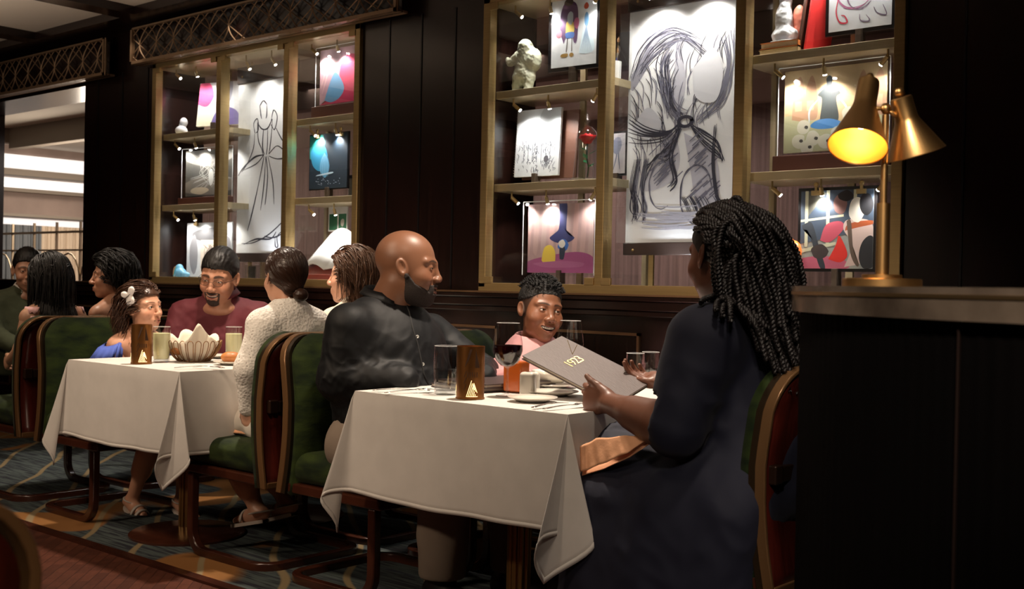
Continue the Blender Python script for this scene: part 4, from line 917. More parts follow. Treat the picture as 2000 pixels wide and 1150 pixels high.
wall_band(0.0055, 1.1045, 1.1102, 'brass_inlay', mat('satin_brass', (0.50, 0.33, 0.16), 0.3, 0.9), t)
wall_band(0.004, 1.1102, 1.120, 'marble_top', M_STONE, t)
for (px, yy) in ((1990, 1.46), (1868, 1.56)):
    p = at(px, 800, Y=yy)
q = curve_pts(-0.010)
for i in (44, 53):
    p = q[i]; MB().box(p.x-0.0015, p.x+0.0015, p.y-0.004, p.y+0.004, 0.0, 1.074).build('brass_seam', mat('dark_brass_seam', (0.035, 0.02, 0.016), 0.4, 0.5), t)
# lamp
LY = 2.06; LX = at(1722, 560, Y=LY).x
LZ = 1.120
t = thing('task_lamp', (LX, LY, LZ), 'twin-headed brass desk lamp standing on the marble top', 'lamp')
T0 = Matrix.Translation((LX, LY, LZ))
M_LAMP = mat('antique_brass', (0.60, 0.36, 0.145), 0.36, 1.0, var=0.15, vscale=6, bump=0.02, bscale=200)
px2m = 1/ (2248/((at(1722, 560, Y=LY)-EYE).dot(fw)))
k = px2m
zt = lambda py: at(1722, py, Y=LY).z-LZ
MB().lathe([(0, 0), (75*k, 0), (75*k, 0.002), (75*k, zt(546)), (73*k, zt(544)), (38*k, zt(543)), (38*k, zt(537)), (36*k, zt(536)), (0, zt(536))], 48, T0).build('lamp_base', M_LAMP, t, smooth='auto')
MB().lathe([(12.5*k, zt(540)), (12.5*k, zt(397)), (6.5*k, zt(396.5)), (6.5*k, zt(225)), (0, zt(225))], 32, T0).build('pole', M_LAMP, t, smooth='auto')
hub = Vector((LX, LY, LZ+zt(213)))
MB().lathe([(0, -11*k), (5*k, -10*k), (9*k, -6*k), (11*k, 0), (9*k, 6*k), (5*k, 10*k), (0, 11*k)], 24, Matrix.Translation(hub)).build('hub_ball', M_LAMP, t, smooth=True)
ir = rt; iu = up
def head(top_px, axis_px, depth, dyaw, name, lit):
    """shade: top centre and mouth centre given on the photo, at depths around the pole"""
    A = at(*top_px, Y=LY+depth[0]); B = at(*axis_px, Y=LY+depth[1])
    d_ = (B-A).normalized(); L = (B-A).length
    M = Matrix.Translation(A) @ Vector((0, 0, 1)).rotation_difference(d_).to_matrix().to_4x4()
    sh = t
    o = MB().lathe([(13*k, 0.0), (19*k, 0.0), (21*k, 0.002), (22*k, L*0.36), (24*k, L*0.42), (56*k, L*0.985), (57.5*k, L), (56*k, L+0.001)], 40, M).build('lamp_shade', M_LAMP, t, smooth='auto')
    MB().lathe([(8*k, L*0.2), (20.5*k, L*0.36), (23*k, L*0.43), (55.5*k, L*0.99)], 40, M).build('shade_lining', mat('gold_lining', (0.80, 0.40, 0.05), 0.4, 0.3), o, smooth='auto')
    MB().lathe([(0, -20*k), (6*k, -19*k), (9.5*k, -12*k), (9*k, -6*k), (5*k, -2*k), (5*k, 0.0)], 20, M).build('finial', M_LAMP, o, smooth=True)
    MB().lathe([(0, L*0.38), (12*k, L*0.44), (17*k, L*0.56), (12*k, L*0.68), (0, L*0.72)], 20, M).build('bulb', emis('lamp_bulb', (1, 0.86, 0.62), 9) if lit else mat('unlit_bulb', (0.8, 0.75, 0.65), 0.3), o, smooth=True)
    j = A+d_*L*0.32
    g = MB(); e = hub+(j-hub)*0.5+Vector((0, -0.004, -0.006)); g.tube([hub, e, j], 4.2*k, 10); g.build('arm', M_LAMP, t, smooth=True)
    if lit: lamp('POINT', A+d_*L*0.80, 0.30, (1, 0.72, 0.36), size=0.02, name='lamp_light')
head((1697, 160), (1675, 286), (0.02, -0.06), 0, 'a', True)
head((1759, 190), (1789, 300), (0.02, 0.05), 0, 'b', False)

# ------------------------------------------------------------------ chairs (seat faces local +x)
def chair_proto():
    t = thing('dining_chair', (0, 0, 0), 'green velvet dining chair', 'chair', 'green velvet dining chairs')
    def bx(z):  # rear profile of the backrest
        return float(np.interp(z, [0.33, 0.45, 0.55, 0.67, 0.80, 0.88, 0.915], [-0.262, -0.240, -0.230, -0.229, -0.248, -0.272, -0.284]))
    W = 0.27
    # outline of the back: up one side, rounded corner, across, down the other
    zs = [0.33+0.047*i for i in range(11)]
    out = [(-W, z) for z in zs]+[(-W+0.11*(1-math.cos(a)), 0.80+0.11*math.sin(a)) for a in [PI/2*i/7 for i in range(1, 8)]]
    out += [(-x_, z) for x_, z in reversed(out)]
    def inner(o, d):
        r = []
        for i, (y, z) in enumerate(o):
            ya, za = o[max(i-1, 0)]; yb, zb_ = o[min(i+1, len(o)-1)]
            tx, tz = yb-ya, zb_-za; L = math.hypot(tx, tz) or 1
            r.append((y+tz/L*d, z-tx/L*d))
        return r
    # rim: bronzed band, 34 mm deep
    pts = [Vector((bx(z)-0.004, y, z)) for y, z in out]
    inn = inner(out, 0.012)
    wv = [Vector((0.030, 0, 0))]*len(pts); hv = [Vector((0, b[0]-a[0], b[1]-a[1])) for a, b in zip(out, inn)]
    MB().rectbar(pts, wv, hv).build('back_rim', M_RIM, t, smooth='auto', bevel=0.003)
    pts2 = [Vector((bx(z)+0.020, y, z)) for y, z in inner(out, 0.004)]
    MB().rectbar(pts2, [Vector((0.020, 0, 0))]*len(pts), hv).build('dark_edge', mat('ebony_edge', (0.02, 0.012, 0.006), 0.3), t, smooth='auto')
    # cushion and rear panel as filled grids
    def panel(o, x_off, bulge, thick, name, m, zmin=None):
        n = len(o)//2; vs = []; K = 8
        for i in range(n):
            yl, z = o[i]; yr, _ = o[len(o)-1-i]
            for k in range(K+1):
                u = k/K; y = yl+(yr-yl)*u; e = (1-(2*u-1)**4)*min(1, (0.91-z)/0.05+0.15)
                vs.append((bx(z)+x_off+bulge*e, y, z))
        fs = [(i*(K+1)+k, i*(K+1)+k+1, (i+1)*(K+1)+k+1, (i+1)*(K+1)+k) for i in range(n-1) for k in range(K)]
        ob = MB().add(vs, fs).build(name, m, t, smooth=True)
        q = ob.modifiers.new('s', 'SOLIDIFY'); q.thickness = thick; q.offset = 0
        return ob
    ci = inner(out, 0.010)
    panel(ci, 0.035, 0.020, 0.045, 'backrest', M_VEL)
    panel(inner(out, 0.014), -0.008, 0.0, 0.012, 'rear_panel', M_RED)
    g = MB(); g.box(bx(.65)-0.030, bx(.65)-0.010, -0.20, 0.20, 0.612, 0.655); g.box(bx(.65)-0.035, bx(.65)-0.008, -0.245, -0.205, 0.61, 0.66); g.box(bx(.65)-0.035, bx(.65)-0.008, 0.205, 0.245, 0.61, 0.66)
    g.build('rear_handle', mat('dark_bronze', (0.03, 0.014, 0.009), 0.3, 0.3), t, bevel=0.004)
    MB().box(bx(.35)-0.02, bx(.35)+0.02, -0.262, 0.262, 0.33, 0.352).build('rear_rail', M_RIM, t, bevel=0.003)
    # seat
    def fs_(P):
        d_ = boxd(P, (0.03, 0, 0.425), (0.25, 0.262, 0.055), None, 0.045)
        return d_-0.010*np.cos(np.clip(P[:, 1]/0.26, -1, 1)*1.4)*(P[:, 2] > 0.42)+0.0015*noise3(P, 6, 3)
    sdf_obj('seat', fs_, (-.26, -.30, .34), (.32, .30, .52), 0.011, M_VEL, t)
    MB().box(-0.23, 0.27, -0.262, 0.262, 0.335, 0.372).build('seat_frame', M_MAHO, t, bevel=0.006)
    # cantilever sled base
    P_ = []
    def arc(c0, a, b, n=6):
        return [c0(u/n) for u in range(n+1)]
    x1, x2, yy, r = 0.225, -0.245, 0.245, 0.09
    P_ += [(x1, -yy, 0.335), (x1, -yy, 0.02+r)]
    P_ += [(x1-r*(1-math.cos(a)), -yy, 0.02+r*(1-math.sin(a))) for a in [PI/2*i/6 for i in range(1, 7)]]
    P_ += [(x2+r, -yy, 0.02)]+[(x2+r*(1-math.sin(a)), -yy+r*(1-math.cos(a)), 0.02) for a in [PI/2*i/6 for i in range(1, 7)]]
    P_ += [(q[0], -q[1], q[2]) for q in reversed(P_)]
    N = len(P_); wv = []; hv = []
    for i in range(N):
        a = Vector(P_[max(i-1, 0)]); b = Vector(P_[min(i+1, N-1)]); tn = (b-a).normalized()
        if i < N/2: side = Vector((0, 1, 0)) if abs(tn.y) < 0.3 else Vector((-tn.y, tn.x, 0))
        else: side = Vector((0, 1, 0)) if abs(tn.y) < 0.3 else Vector((-tn.y, tn.x, 0))
        if abs(tn.y) >= 0.001 and abs(tn.z) < 0.5: side = Vector((-tn.y, tn.x, 0)).normalized()
        if side.dot(wv[-1] if wv else side) < 0: side = -side
        wv.append(side.normalized()*0.034); hv.append(tn.cross(side).normalized()*0.036)
    MB().rectbar(P_, wv, hv).build('sled_base', M_MAHO, t, smooth='auto', bevel=0.005)
    return t
PROTO = chair_proto()
chairs = [((-3.14, 2.93), 0, 'green velvet chair under the man in the black shirt'),
          ((-1.67, 2.93), 180, 'green velvet chair under the woman with long braids'),
          ((-3.765, 2.93), 180, 'green velvet chair under the girl in the white knit top'),
          ((-3.14, 3.52), 0, 'green velvet chair behind the smiling boy'),
          ((-3.80, 3.52), 180, 'green velvet chair under the brown-haired woman facing left'),
          ((-4.98, 2.93), 0, 'green velvet chair under the little girl with the white bow'),
          ((-5.68, 2.93), 180, 'green velvet chair with red back panel at the far left, under the black-haired girl'),
          ((-5.60, 3.52), 180, 'green velvet chair under the dark-haired woman with bare shoulders')]
for i, ((x, y), rz, lab) in enumerate(chairs):
    o = PROTO if i == 0 else copy_tree(PROTO)
    o.location = (x, y, 0); o.rotation_euler = (0, 0, rad(rz)); o['label'] = lab
p = at(20, 975, Z=0.92)
o = copy_tree(PROTO); o['label'] = 'blurred green chair back with bronze rim in the lower left corner'
p = at(78, 985, Z=0.90); o.location = (p.x-0.33, p.y-0.24, 0); o.rotation_euler = (0, 0, rad(180))
FGCHAIR = o

# ------------------------------------------------------------------ tables with hanging cloths
def table(x0, x1, y0, y1, label, clabel, drop=0.335, amp=None):
    cx, cy = (x0+x1)/2, (y0+y1)/2; H = 0.745
    t = thing('dining_table', (cx, cy, 0), label, 'table', 'white-clothed dining tables')
    MB().box(x0+0.012, x1-0.012, y0+0.012, y1-0.012, H-0.035, H-0.004).build('tabletop', M_MAHO, t, bevel=0.004)
    for yy in ((y0+0.33), (y1-0.33)):
        g = MB(); g.lathe([(0.032, 0.02), (0.032, H-0.05)], 24, Matrix.Translation((cx, yy, 0)))
        for i in range(10): a = i*PI/5; g.tube([(cx+0.032*math.cos(a), yy+0.032*math.sin(a), 0.02), (cx+0.032*math.cos(a), yy+0.032*math.sin(a), H-0.05)], 0.008, 6)
        g.build('fluted_post', mat('post_brass', (0.30, 0.17, 0.06), 0.35, 0.8), t, smooth='auto')
        MB().lathe([(0, 0.045), (0.03, 0.045), (0.10, 0.03), (0.235, 0.022), (0.245, 0.016), (0.245, 0.008), (0, 0.008)], 48, Matrix.Translation((cx, yy, 0))).build('foot_disc', M_MAHO, t, smooth='auto')
    # cloth: flat top, four hanging sides, four corner cones
    c = MB(); Z = 0.750; NS = 30; ND = 14; NC = 26
    rows = []
    # boundary loop of generators: (anchor point, function s-> position)
    gens = []
    cor = [(x0, y0), (x1, y0), (x1, y1), (x0, y1)]
    dirs = [(1, 0), (0, 1), (-1, 0), (0, -1)]
    rnd = random.Random(int(abs(x0)*100))
    for i in range(4):
        a = cor[i]; b = cor[(i+1) % 4]; dx, dy = dirs[i]; nx, ny = dy, -dx
        L = math.hypot(b[0]-a[0], b[1]-a[1]); ns = int(L/0.03)
        ph = rnd.uniform(0, 6)
        for k in range(ns+1):
            u = k/ns; P0 = (a[0]+(b[0]-a[0])*u, a[1]+(b[1]-a[1])*u)
            amp_ = 0.010*math.sin(u*9+ph)+0.006*math.sin(u*21+ph*2)
            edge = math.sin(PI*u)
            gens.append((P0, (nx, ny), (dx, dy), 'side', amp_*edge, drop*(1.0+0.02*math.sin(u*5+ph))))
        A_ = amp[i][0] if amp else 0.42; B_ = amp[i][1] if amp else 0.16; sk = amp[i][2] if amp else 0.0
        c0 = b; n2 = dirs[(i+1) % 4]; nn = (n2[1], -n2[0])
        dd = ((nx+nn[0])/math.sqrt(2), (ny+nn[1])/math.sqrt(2)); ee = (-dd[1], dd[0])
        for k in range(1, NC):
            tt = k/NC; phi = tt*PI/2
            rmax = drop/math.cos(phi) if phi < PI/4 else drop/math.sin(phi)
            mid = math.exp(-((tt-.5)/.17)**2); xd = A_*math.sin(PI*tt)**0.8*(1-.75*mid); xe = B_*math.sin(2*PI*tt)+sk*mid*math.sin(PI*tt)
            gens.append((c0, dd, ee, 'corner', (xd, xe), rmax))
    n = len(gens)
    rows = []
    for s in range(ND+1):
        r = s/ND; row = []
        for (P0, nv, ev, kind, am, L) in gens:
            d_ = L*r
            if kind == 'side':
                lip = 0.004*math.sin(min(r*ND, 1)*PI/2); w_ = lip+0.03*r*r*0+am*r
                row.append((P0[0]+nv[0]*(w_+0.006*r), P0[1]+nv[1]*(w_+0.006*r), Z-d_+(0.004 if s == 0 else 0)-0.004))
            else:
                xd, xe = am; h2 = xd*xd+xe*xe; v = math.sqrt(max(1-h2, 0.2))
                curl = 1+0.10*r
                row.append((P0[0]+nv[0]*(d_*xd*curl+0.004*min(r*ND, 1))+ev[0]*d_*xe*curl, P0[1]+nv[1]*(d_*xd*curl+0.004*min(r*ND, 1))+ev[1]*d_*xe*curl, Z-d_*v))
        rows.append(row)
    vs = [p_ for row in rows for p_ in row]
    fs = [(s*n+i, s*n+(i+1) % n, (s+1)*n+(i+1) % n, (s+1)*n+i) for s in range(ND) for i in range(n)]
    fs.append(tuple(range(n-1, -1, -1)))
    o = MB().add(vs, fs).build('tablecloth', M_CLOTH, None, smooth='auto', solid=0.0018)
    # hem: a slightly thicker band along the free edge
    hm = MB(); hv = [rows[-2][i] for i in range(n)]+[rows[-1][i] for i in range(n)]
    a_ = [Vector(rows[-1][i]).lerp(Vector(rows[-2][i]), 0.55) for i in range(n)]
    hm.add([tuple(q) for q in a_]+[tuple(rows[-1][i]) for i in range(n)], [(i, (i+1) % n, n+(i+1) % n, n+i) for i in range(n)])
    h = hm.build('hem', M_CLOTH, o, smooth='auto', solid=0.0042)
    tag(o, clabel, 'tablecloth', 'white tablecloths')
    return t
T1 = (-2.885, -1.99, 2.56, 3.76); T2 = (-4.72, -3.872, 2.535, 3.76)
table(*T1, 'pedestal table at right, between the black-shirted man and the braided woman', 'white cloth over the nearest table, holding the wine glass', 0.335, [(0.24, -0.20, -0.12), (0.4, .16, 0), (0.4, .16, 0), (0.36, -0.06, 0.0)])
table(*T2, 'pedestal table at left, with the bread basket', 'white cloth over the left table, under the bread basket', 0.325, [(0.26, -0.16, -0.10), (0.4, .16, 0), (0.4, .16, 0), (0.34, -0.06, 0.06)])
# ------------------------------------------------------------------ people
def hairline_short(x): return np.interp(x, [-.13, -.09, -.05, -.02, .0, .02, .032, .05, .07, .12], [-.075, -.065, -.045, -.03, -.034, -.03, .012, .050, .066, .072])
def head_fn(H):
    """skin distance of a head in its own frame: x forward, y left, z up, 0.24 m tall"""
    op = H.get('open', 1.0); mw = H.get('mw', 1.0); sm = H.get('smile', 0.0); mo = H.get('mouth', 0.0); jw = H.get('jaw', 1.0); ns = H.get('nose', 1.0); ch = H.get('cheek', 1.0); el = H.get('ears', 1.0)
    def f(Q):
        Qm = Q.copy(); Qm[:, 1] = np.abs(Qm[:, 1])
        d = ell(Q, (-.014, 0, .032), (.100, .077, .090))
        d = smin(d, ell(Q, (.026, 0, -.028), (.062, .062*jw, .080)), .03)
        d = smin(d, ell(Q, (.024, 0, -.072), (.056, .052*jw, .040)), .03)
        d = smin(d, ell(Q, (.066, 0, -.100), (.022, .024*jw, .018)), .022)
        d = smin(d, ell(Qm, (.056, .038, -.030), (.028, .025*ch, .024*ch)), .02)
        d = smin(d, cap(Qm, (.085, 0, .022), (.066, .048, .024), .010, .009), .014)
        d = smax(d, -ell(Qm, (.1005, .031, .004), (.017, .020, .0115)), .012)
        d = smin(d, sph(Qm, (.0735, .0315, .003), .0150), .004)
        d = smax(d, -ell(Qm, (.0885, .0315, .0025), (.012, .0125, .0050*op)), .0015)
        npj = H.get('np', 0.0)
        d = smin(d, cap(Q, (.087, 0, .014), (.108-npj, 0, -.026), .0085*ns, .0105*ns), .014)
        d = smin(d, sph(Q, (.1105-npj, 0, -.031), .0118*ns), .008)
        d = smin(d, ell(Qm, (.1005, .0135*ns, -.034), (.012, .0085*ns, .009)), .006)
        d = smax(d, -ell(Qm, (.107, .007*ns, -.0435), (.006, .0036, .004)), .002)
        d = smin(d, ell(Q, (.074, 0, -.066), (.026, .032, .022)), .016)
        Qs = Qm.copy(); Qs[:, 1] /= mw; Qs[:, 2] = Qs[:, 2]-sm*11*Qs[:, 1]**2; Qs[:, 0] = Qs[:, 0]+(mw-1)*14*Qs[:, 1]**2
        d = smin(d, cap(Qs, (.0985, 0, -.0615), (.082, .026, -.067), .0052, .0028), .004)
        d = smin(d, cap(Qs, (.0965, 0, -.0740-.004*mo), (.082, .022, -.069), .0066, .0030), .004)
        d = smax(d, -ell(Qs, (.098, 0, -.0675-.001*mo), (.016, .0225+.0035*sm, .0008+.0052*mo)), .0015)
        if sm > 0: d = smin(d, ell(Qm, (.066, .042, -.036), (.020, .016, .016)), .012)
        qe = Qm.copy(); qe[:, 0] = qe[:, 0]+0.28*(qe[:, 2]+.004); qe[:, 1] = qe[:, 1]+0.35*(qe[:, 0]+.006)
        e = ell(qe, (-.008, .080*(1 if jw > .9 else .98), -.004), (.0185*el, .0075, .031*el)); e = smax(e, -ell(qe, (-.005, .088, .001), (.0115*el, .0085, .021*el)), .003)
        d = smin(d, e, .005)
        return d
    return f
def skin_col(H, s):
    base = np.array(H['skin']); lip = np.array(H.get('lip', tuple(v*0.72 for v in H['skin']))); brow = np.array(H.get('brow', (0.012, 0.008, 0.006))); sm = H.get('smile', 0)
    def c(Q):
        n = len(Q); C = np.tile(base, (n, 1)); Qm = Q.copy(); Qm[:, 1] = np.abs(Qm[:, 1])
        def blend(w, col):
            nonlocal C
            w = np.clip(w, 0, 1)[:, None]; C = C*(1-w)+np.array(col)*w
        fine = 0.5+0.5*noise3(Q, 14, 8)
        blend(0.12*fine, base*0.7)
        blend(np.exp(-(ell(Qm, (.075, .042, -.028), (.01, .01, .01))/.018)**2)*0.25, base*np.array((1.12, 0.80, 0.74)))
        Qs = Qm.copy(); mw = H.get('mw', 1.0); Qs[:, 1] /= mw; Qs[:, 2] = Qs[:, 2]-sm*11*Qs[:, 1]**2; Qs[:, 0] = Qs[:, 0]+(mw-1)*14*Qs[:, 1]**2
        dl = np.minimum(cap(Qs, (.0985, 0, -.0615), (.082, .026, -.067), .0052, .0028), cap(Qs, (.0965, 0, -.074), (.082, .022, -.069), .0066, .003))
        blend(1-np.clip((dl-.0005)/.0018, 0, 1), lip)
        # dark of the open mouth and nostrils
        dm = ell(Qs, (.090, 0, -.0675), (.020, .0225, .0012+.0048*H.get('mouth', 0)))
        blend((dm < 0.0006)*(Q[:, 0] < .0965)*1.0, (0.02, 0.006, 0.005))
        blend((ell(Qm, (.107, .007, -.0435), (.006, .004, .004)) < .0012)*0.8, base*0.2)
        # brows: a tapered arch
        zb = .0275+H.get('brow_up', 0.0)-10*(Qm[:, 1]-.030)**2; bw = np.interp(Qm[:, 1], [.008, .014, .03, .046, .052], [0, .0042, .0040, .0022, 0])*H.get('brow_w', 1.0)
        blend((1-np.clip((np.abs(Qm[:, 2]-zb)-bw)/.0012, 0, 1))*(Q[:, 0] > .05)*(bw > 0)*0.85, brow)
        # lash line around the eye opening
        de = ell(Qm, (.0885, .0315, .0025), (.020, .0135, .0058*H.get('open', 1)))
        blend((np.abs(de) < .0011)*(Q[:, 0] > .07)*(Q[:, 2] > .0015)*0.9, brow*0.6+base*0.08)
        if 'stubble' in H:
            w = np.clip(1-np.abs(Q[:, 2]+.085)/.045, 0, 1)*(Q[:, 0] > -.02); blend(w*H['stubble'], base*0.25)
        if 'fade' in H:
            noear = np.clip((.080-Qm[:, 1])/.003, 0, 1)
            hz = hairline_short(Q[:, 0]); w = np.clip((Q[:, 2]-hz-.0+.004)/.01, 0, 1)*np.clip((.085-np.abs(Q[:, 0]*.4)-Q[:, 2]*.2)/.02, 0, 1)
            blend(w*noear*H['fade'], (0.012, 0.009, 0.008))
        return C
    return c
def M_skin(name): return mat('skin_'+name, (1, 1, 1), 0.42, attr=True, bump=0.06, bscale=350, spec=0.45)
class Person:
    def __init__(s, label, loc, head, hyaw, hpitch, hroll, hs, H, name='skin'):
        s.t = thing('person', (loc[0], loc[1], loc[2] if len(loc) > 2 else 0), label, 'person')
        s.c = _v(head); s.R = rotm(hyaw, hpitch, hroll); s.s = hs/0.24; s.H = H; s.hf = head_fn(H); s.hc = skin_col(H, s.s)
    def L(s, P): return ((P-s.c) @ s.R)/s.s
    def W(s, p): return Vector([float(v) for v in (s.R @ _v(p))*s.s+s.c])
    def body(s, extra, res, lo=None, hi=None, neck=None, mname='x', nr=0.055, parts=()):
        """one skin mesh: head and neck (fine grid) joined with arms/legs/hands given as (fn, lo, hi, res)"""
        base = _v(neck)
        n0 = _v(s.W((-.022, 0, -.055)))
        def f(P):
            d = s.hf(s.L(P))*s.s
            d = smin(d, cap(P, n0, base, nr*s.s, nr*s.s*1.04), .02)
            d = smin(d, ell(P, base+_v((0, 0, -.04)), (nr*1.7, nr*1.7, .05)), .03)
            return d
        h = s.s*0.15
        lo = np.minimum(s.c-h, base-_v((.11, .11, .10))); hi = np.maximum(s.c+h, base+_v((.11, .11, .02)))
        V, F = surf(f, lo, hi, res); Q = s.L(V.astype(f32)); C = s.hc(Q)
        VV = [V]; FF = [F]; CC = [C]; o = len(V)
        for (fn, a, b, r) in parts:
            v, q = surf(fn, a, b, r); VV.append(v); FF.append(q+o); o += len(v)
            cc = np.tile(np.array(s.H['skin']), (len(v), 1)); nn = (0.5+0.5*noise3(v.astype(f32), 12, 4))[:, None]*0.15; CC.append(cc*(1-nn*0.8))
        V = np.concatenate(VV); F = np.concatenate(FF); C = np.concatenate(CC)
        s.body_o = link('body', np_mesh('body', V-np.array(s.t.location), F, True, C), M_skin(mname), s.t)
        return s.body_o
    def eyes(s, gaze=(1, 0, 0), iris=(0.05, 0.022, 0.01), both=True):
        for sg in (1, -1):
            c = s.W((.0735, .0315*sg, .003)); g = Vector([float(v) for v in s.R @ _v(gaze)]).normalized()
            M = Matrix.Translation(c) @ Vector((0, 0, 1)).rotation_difference(g).to_matrix().to_4x4()
            m = MB(); r = .0136*s.s; A = [0, .16, .161, .42, .46, .47, 0.8, 1.3, 1.9, 2.6, PI]; cl = [(0.004,)*3]*2+[iris]*2+[(0.01, .008, .006)]+[(0.62, 0.58, 0.54)]*6
            n = 18
            for i, a in enumerate(A):
                for j in range(n):
                    m.v.append(M @ Vector((r*math.sin(a)*math.cos(2*PI*j/n), r*math.sin(a)*math.sin(2*PI*j/n), r*math.cos(a)))); m.c.append(cl[i])
            for i in range(len(A)-1):
                for j in range(n): m.f.append((i*n+j, (i+1)*n+j, (i+1)*n+(j+1) % n, i*n+(j+1) % n))
            m.build('eye', mat('eyeball', (1, 1, 1), 0.12, attr=True, coat=0.5), s.t, smooth=True)
    def teeth(s, w=1.0):
        m = MB(); mw = s.H.get('mw', 1.0)
        for j in range(10):
            a = (j-4.5)*0.20*w; x = .0715+.018*math.cos(a)-(mw-1)*10*(.026*math.sin(a))**2; y = .0250*math.sin(a)*1.1*mw; z = -.0650+s.H.get('smile', 0)*11*(y/mw)**2
            c = s.W((x, y, z)); Mx = Matrix.Translation(c) @ Matrix([list(map(float, r)) for r in s.R]).to_4x4() @ Matrix.Rotation(a, 4, 'Z')
            k = s.s; m.box(-.003*k, .0025*k, -.0028*k, .0028*k, -.0052*k, .004*k, Mx)
        m.build('teeth', mat('tooth_enamel', (0.78, 0.74, 0.68), 0.25), s.t, bevel=.0012)
    def hair(s, fn, res, m, name='hair', lo=(-.15, -.13, -.22), hi=(.13, .13, .16), margin=0.014):
        """fn works in head frame"""
        cs = np.array([s.W((x, y, z)) for x in (lo[0], hi[0]) for y in (lo[1], hi[1]) for z in (lo[2], hi[2])])
        def f(P): return fn(s.L(P))*s.s
        return sdf_obj(name, f, cs.min(0), cs.max(0), res, m, s.t, margin=margin)
    def cloth(s, name, fn, lo, hi, res, m, colfn=None):
        return sdf_obj(name, fn, lo, hi, res, m, s.t, colfn)
def cap_hair(t=.008, line=hairline_short, dz=0.0, nz=.0025, ns=40, top=0.0):
    def f(Q):
        d = ell(Q, (-.014, 0, .032+top*.4), (.100+t, .077+t, .090+t+top))
        cut = (line(Q[:, 0])+dz-Q[:, 2])*0.75
        ear = ell(Q*_v((1, 0, 1))+_v((0, .08, 0)), (-.004, .08, -.008), (.024, .05, .036))
        d = smax(d, cut, .006); d = smax(d, -ear, .004)
        return d+nz*noise3(Q, ns, 11, 2)
    return f
def strands(S, colfn, roots, dirs, steps, step, g, r0, rad_off, curl=0.0, taper=0.6, seed=1, wave=0.0, wf=20, tw=0.0, sides=5, jit=0.15, name='hair', m=None, twist=None, stick=14, bias=None, nb=0, bs=.2):
    """locks grown from the scalp (world space), sliding over the collision field colfn under gravity"""
    r = np.random.default_rng(seed); P = np.array(roots, dtype=float); D = np.array(dirs, dtype=float); n = len(P)
    path = [P.copy()]
    gv = np.array([0, 0, -1.0])
    ro = rad_off*(0.7+0.9*r.random(n))
    for k in range(steps):
        D = D*(1-g)+gv*g+r.normal(size=(n, 3))*jit*0.2
        if bias is not None and k < nb: D = D+np.asarray(bias)*bs*(1-k/nb)
        if k < stick and k > 0: D = D-G*(D*G).sum(1)[:, None]
        D /= np.linalg.norm(D, axis=1)[:, None]
        P = P+D*step
        for _ in range(2):
            d = colfn(P.astype(f32)).astype(float); e = 1e-3
            G = np.stack([(colfn((P+np.eye(3)[a]*e).astype(f32))-d)/e for a in range(3)], 1); G /= np.maximum(np.linalg.norm(G, axis=1), 1e-6)[:, None]
            push = np.maximum(ro-d, 0); mv = ro-d if k < stick else push; P = P+G*np.clip(mv, -.006, .02)[:, None]
        hit = push > 0
        dn = (D*G).sum(1); D[hit] = D[hit]-G[hit]*np.minimum(dn[hit], 0)[:, None]
        path.append(P.copy())
    path = np.array(path)  # steps+1, n, 3
    if wave: 
        ph = r.random(n)*6.28
        for k in range(steps+1):
            a = wave*min(1, k/6); path[k] += np.stack([np.sin(k*step*wf+ph), np.cos(k*step*wf*0.9+ph*1.3), 0*ph], 1)*a
    return path
def tubes(path, r, sides=5, lens=None, flat=1.0):
    """vectorised tapered tubes: path (k, n, 3) -> mesh arrays; r (k,) or (k, n)"""
    K, n, _ = path.shape; T = np.gradient(path, axis=0); T /= np.maximum(np.linalg.norm(T, axis=2), 1e-9)[..., None]
    A = np.cross(T, np.array([0.31, 0.17, 0.93])); A /= np.maximum(np.linalg.norm(A, axis=2), 1e-6)[..., None]; B = np.cross(T, A)
    R_ = np.broadcast_to(np.asarray(r)[:, None] if np.ndim(r) == 1 else r, (K, n))
    an = np.arange(sides)*2*PI/sides
    V = path[:, :, None, :]+R_[:, :, None, None]*(np.cos(an)[None, None, :, None]*A[:, :, None, :]+np.sin(an)[None, None, :, None]*B[:, :, None, :]*flat)
    V = V.reshape(-1, 3)
    k, i, j = np.meshgrid(np.arange(K-1), np.arange(n), np.arange(sides), indexing='ij'); j2 = (j+1) % sides
    idx = lambda k_, i_, j_: (k_*n+i_)*sides+j_
    F = np.stack([idx(k, i, j), idx(k, i, j2), idx(k+1, i, j2), idx(k+1, i, j)], -1).reshape(-1, 4)
    return V, F
def scalp_roots(S, n, cond, t=1.02, seed=3):
    r = np.random.default_rng(seed); out = []; dr = []
    while len(out) < n:
        v = r.normal(size=3); v /= np.linalg.norm(v); q = np.array([-.014+.100*t*v[0], .077*t*v[1], .032+.090*t*v[2]])
        if cond(q): out.append(q); dr.append(v)
    return np.array(out), np.array(dr)
def hair_mat(name, col, rough=0.35): return mat('hair_'+name, col, rough, bump=0.3, bscale=60, stretch=(1, 1, 0.15), spec=0.35)
def mk_hair(S, name, path, r, sides, m, flat=1.0):
    V, F = tubes(path, r, sides, flat=flat); return link(name, np_mesh(name, V-np.array(S.t.location), F, True), m, S.t)
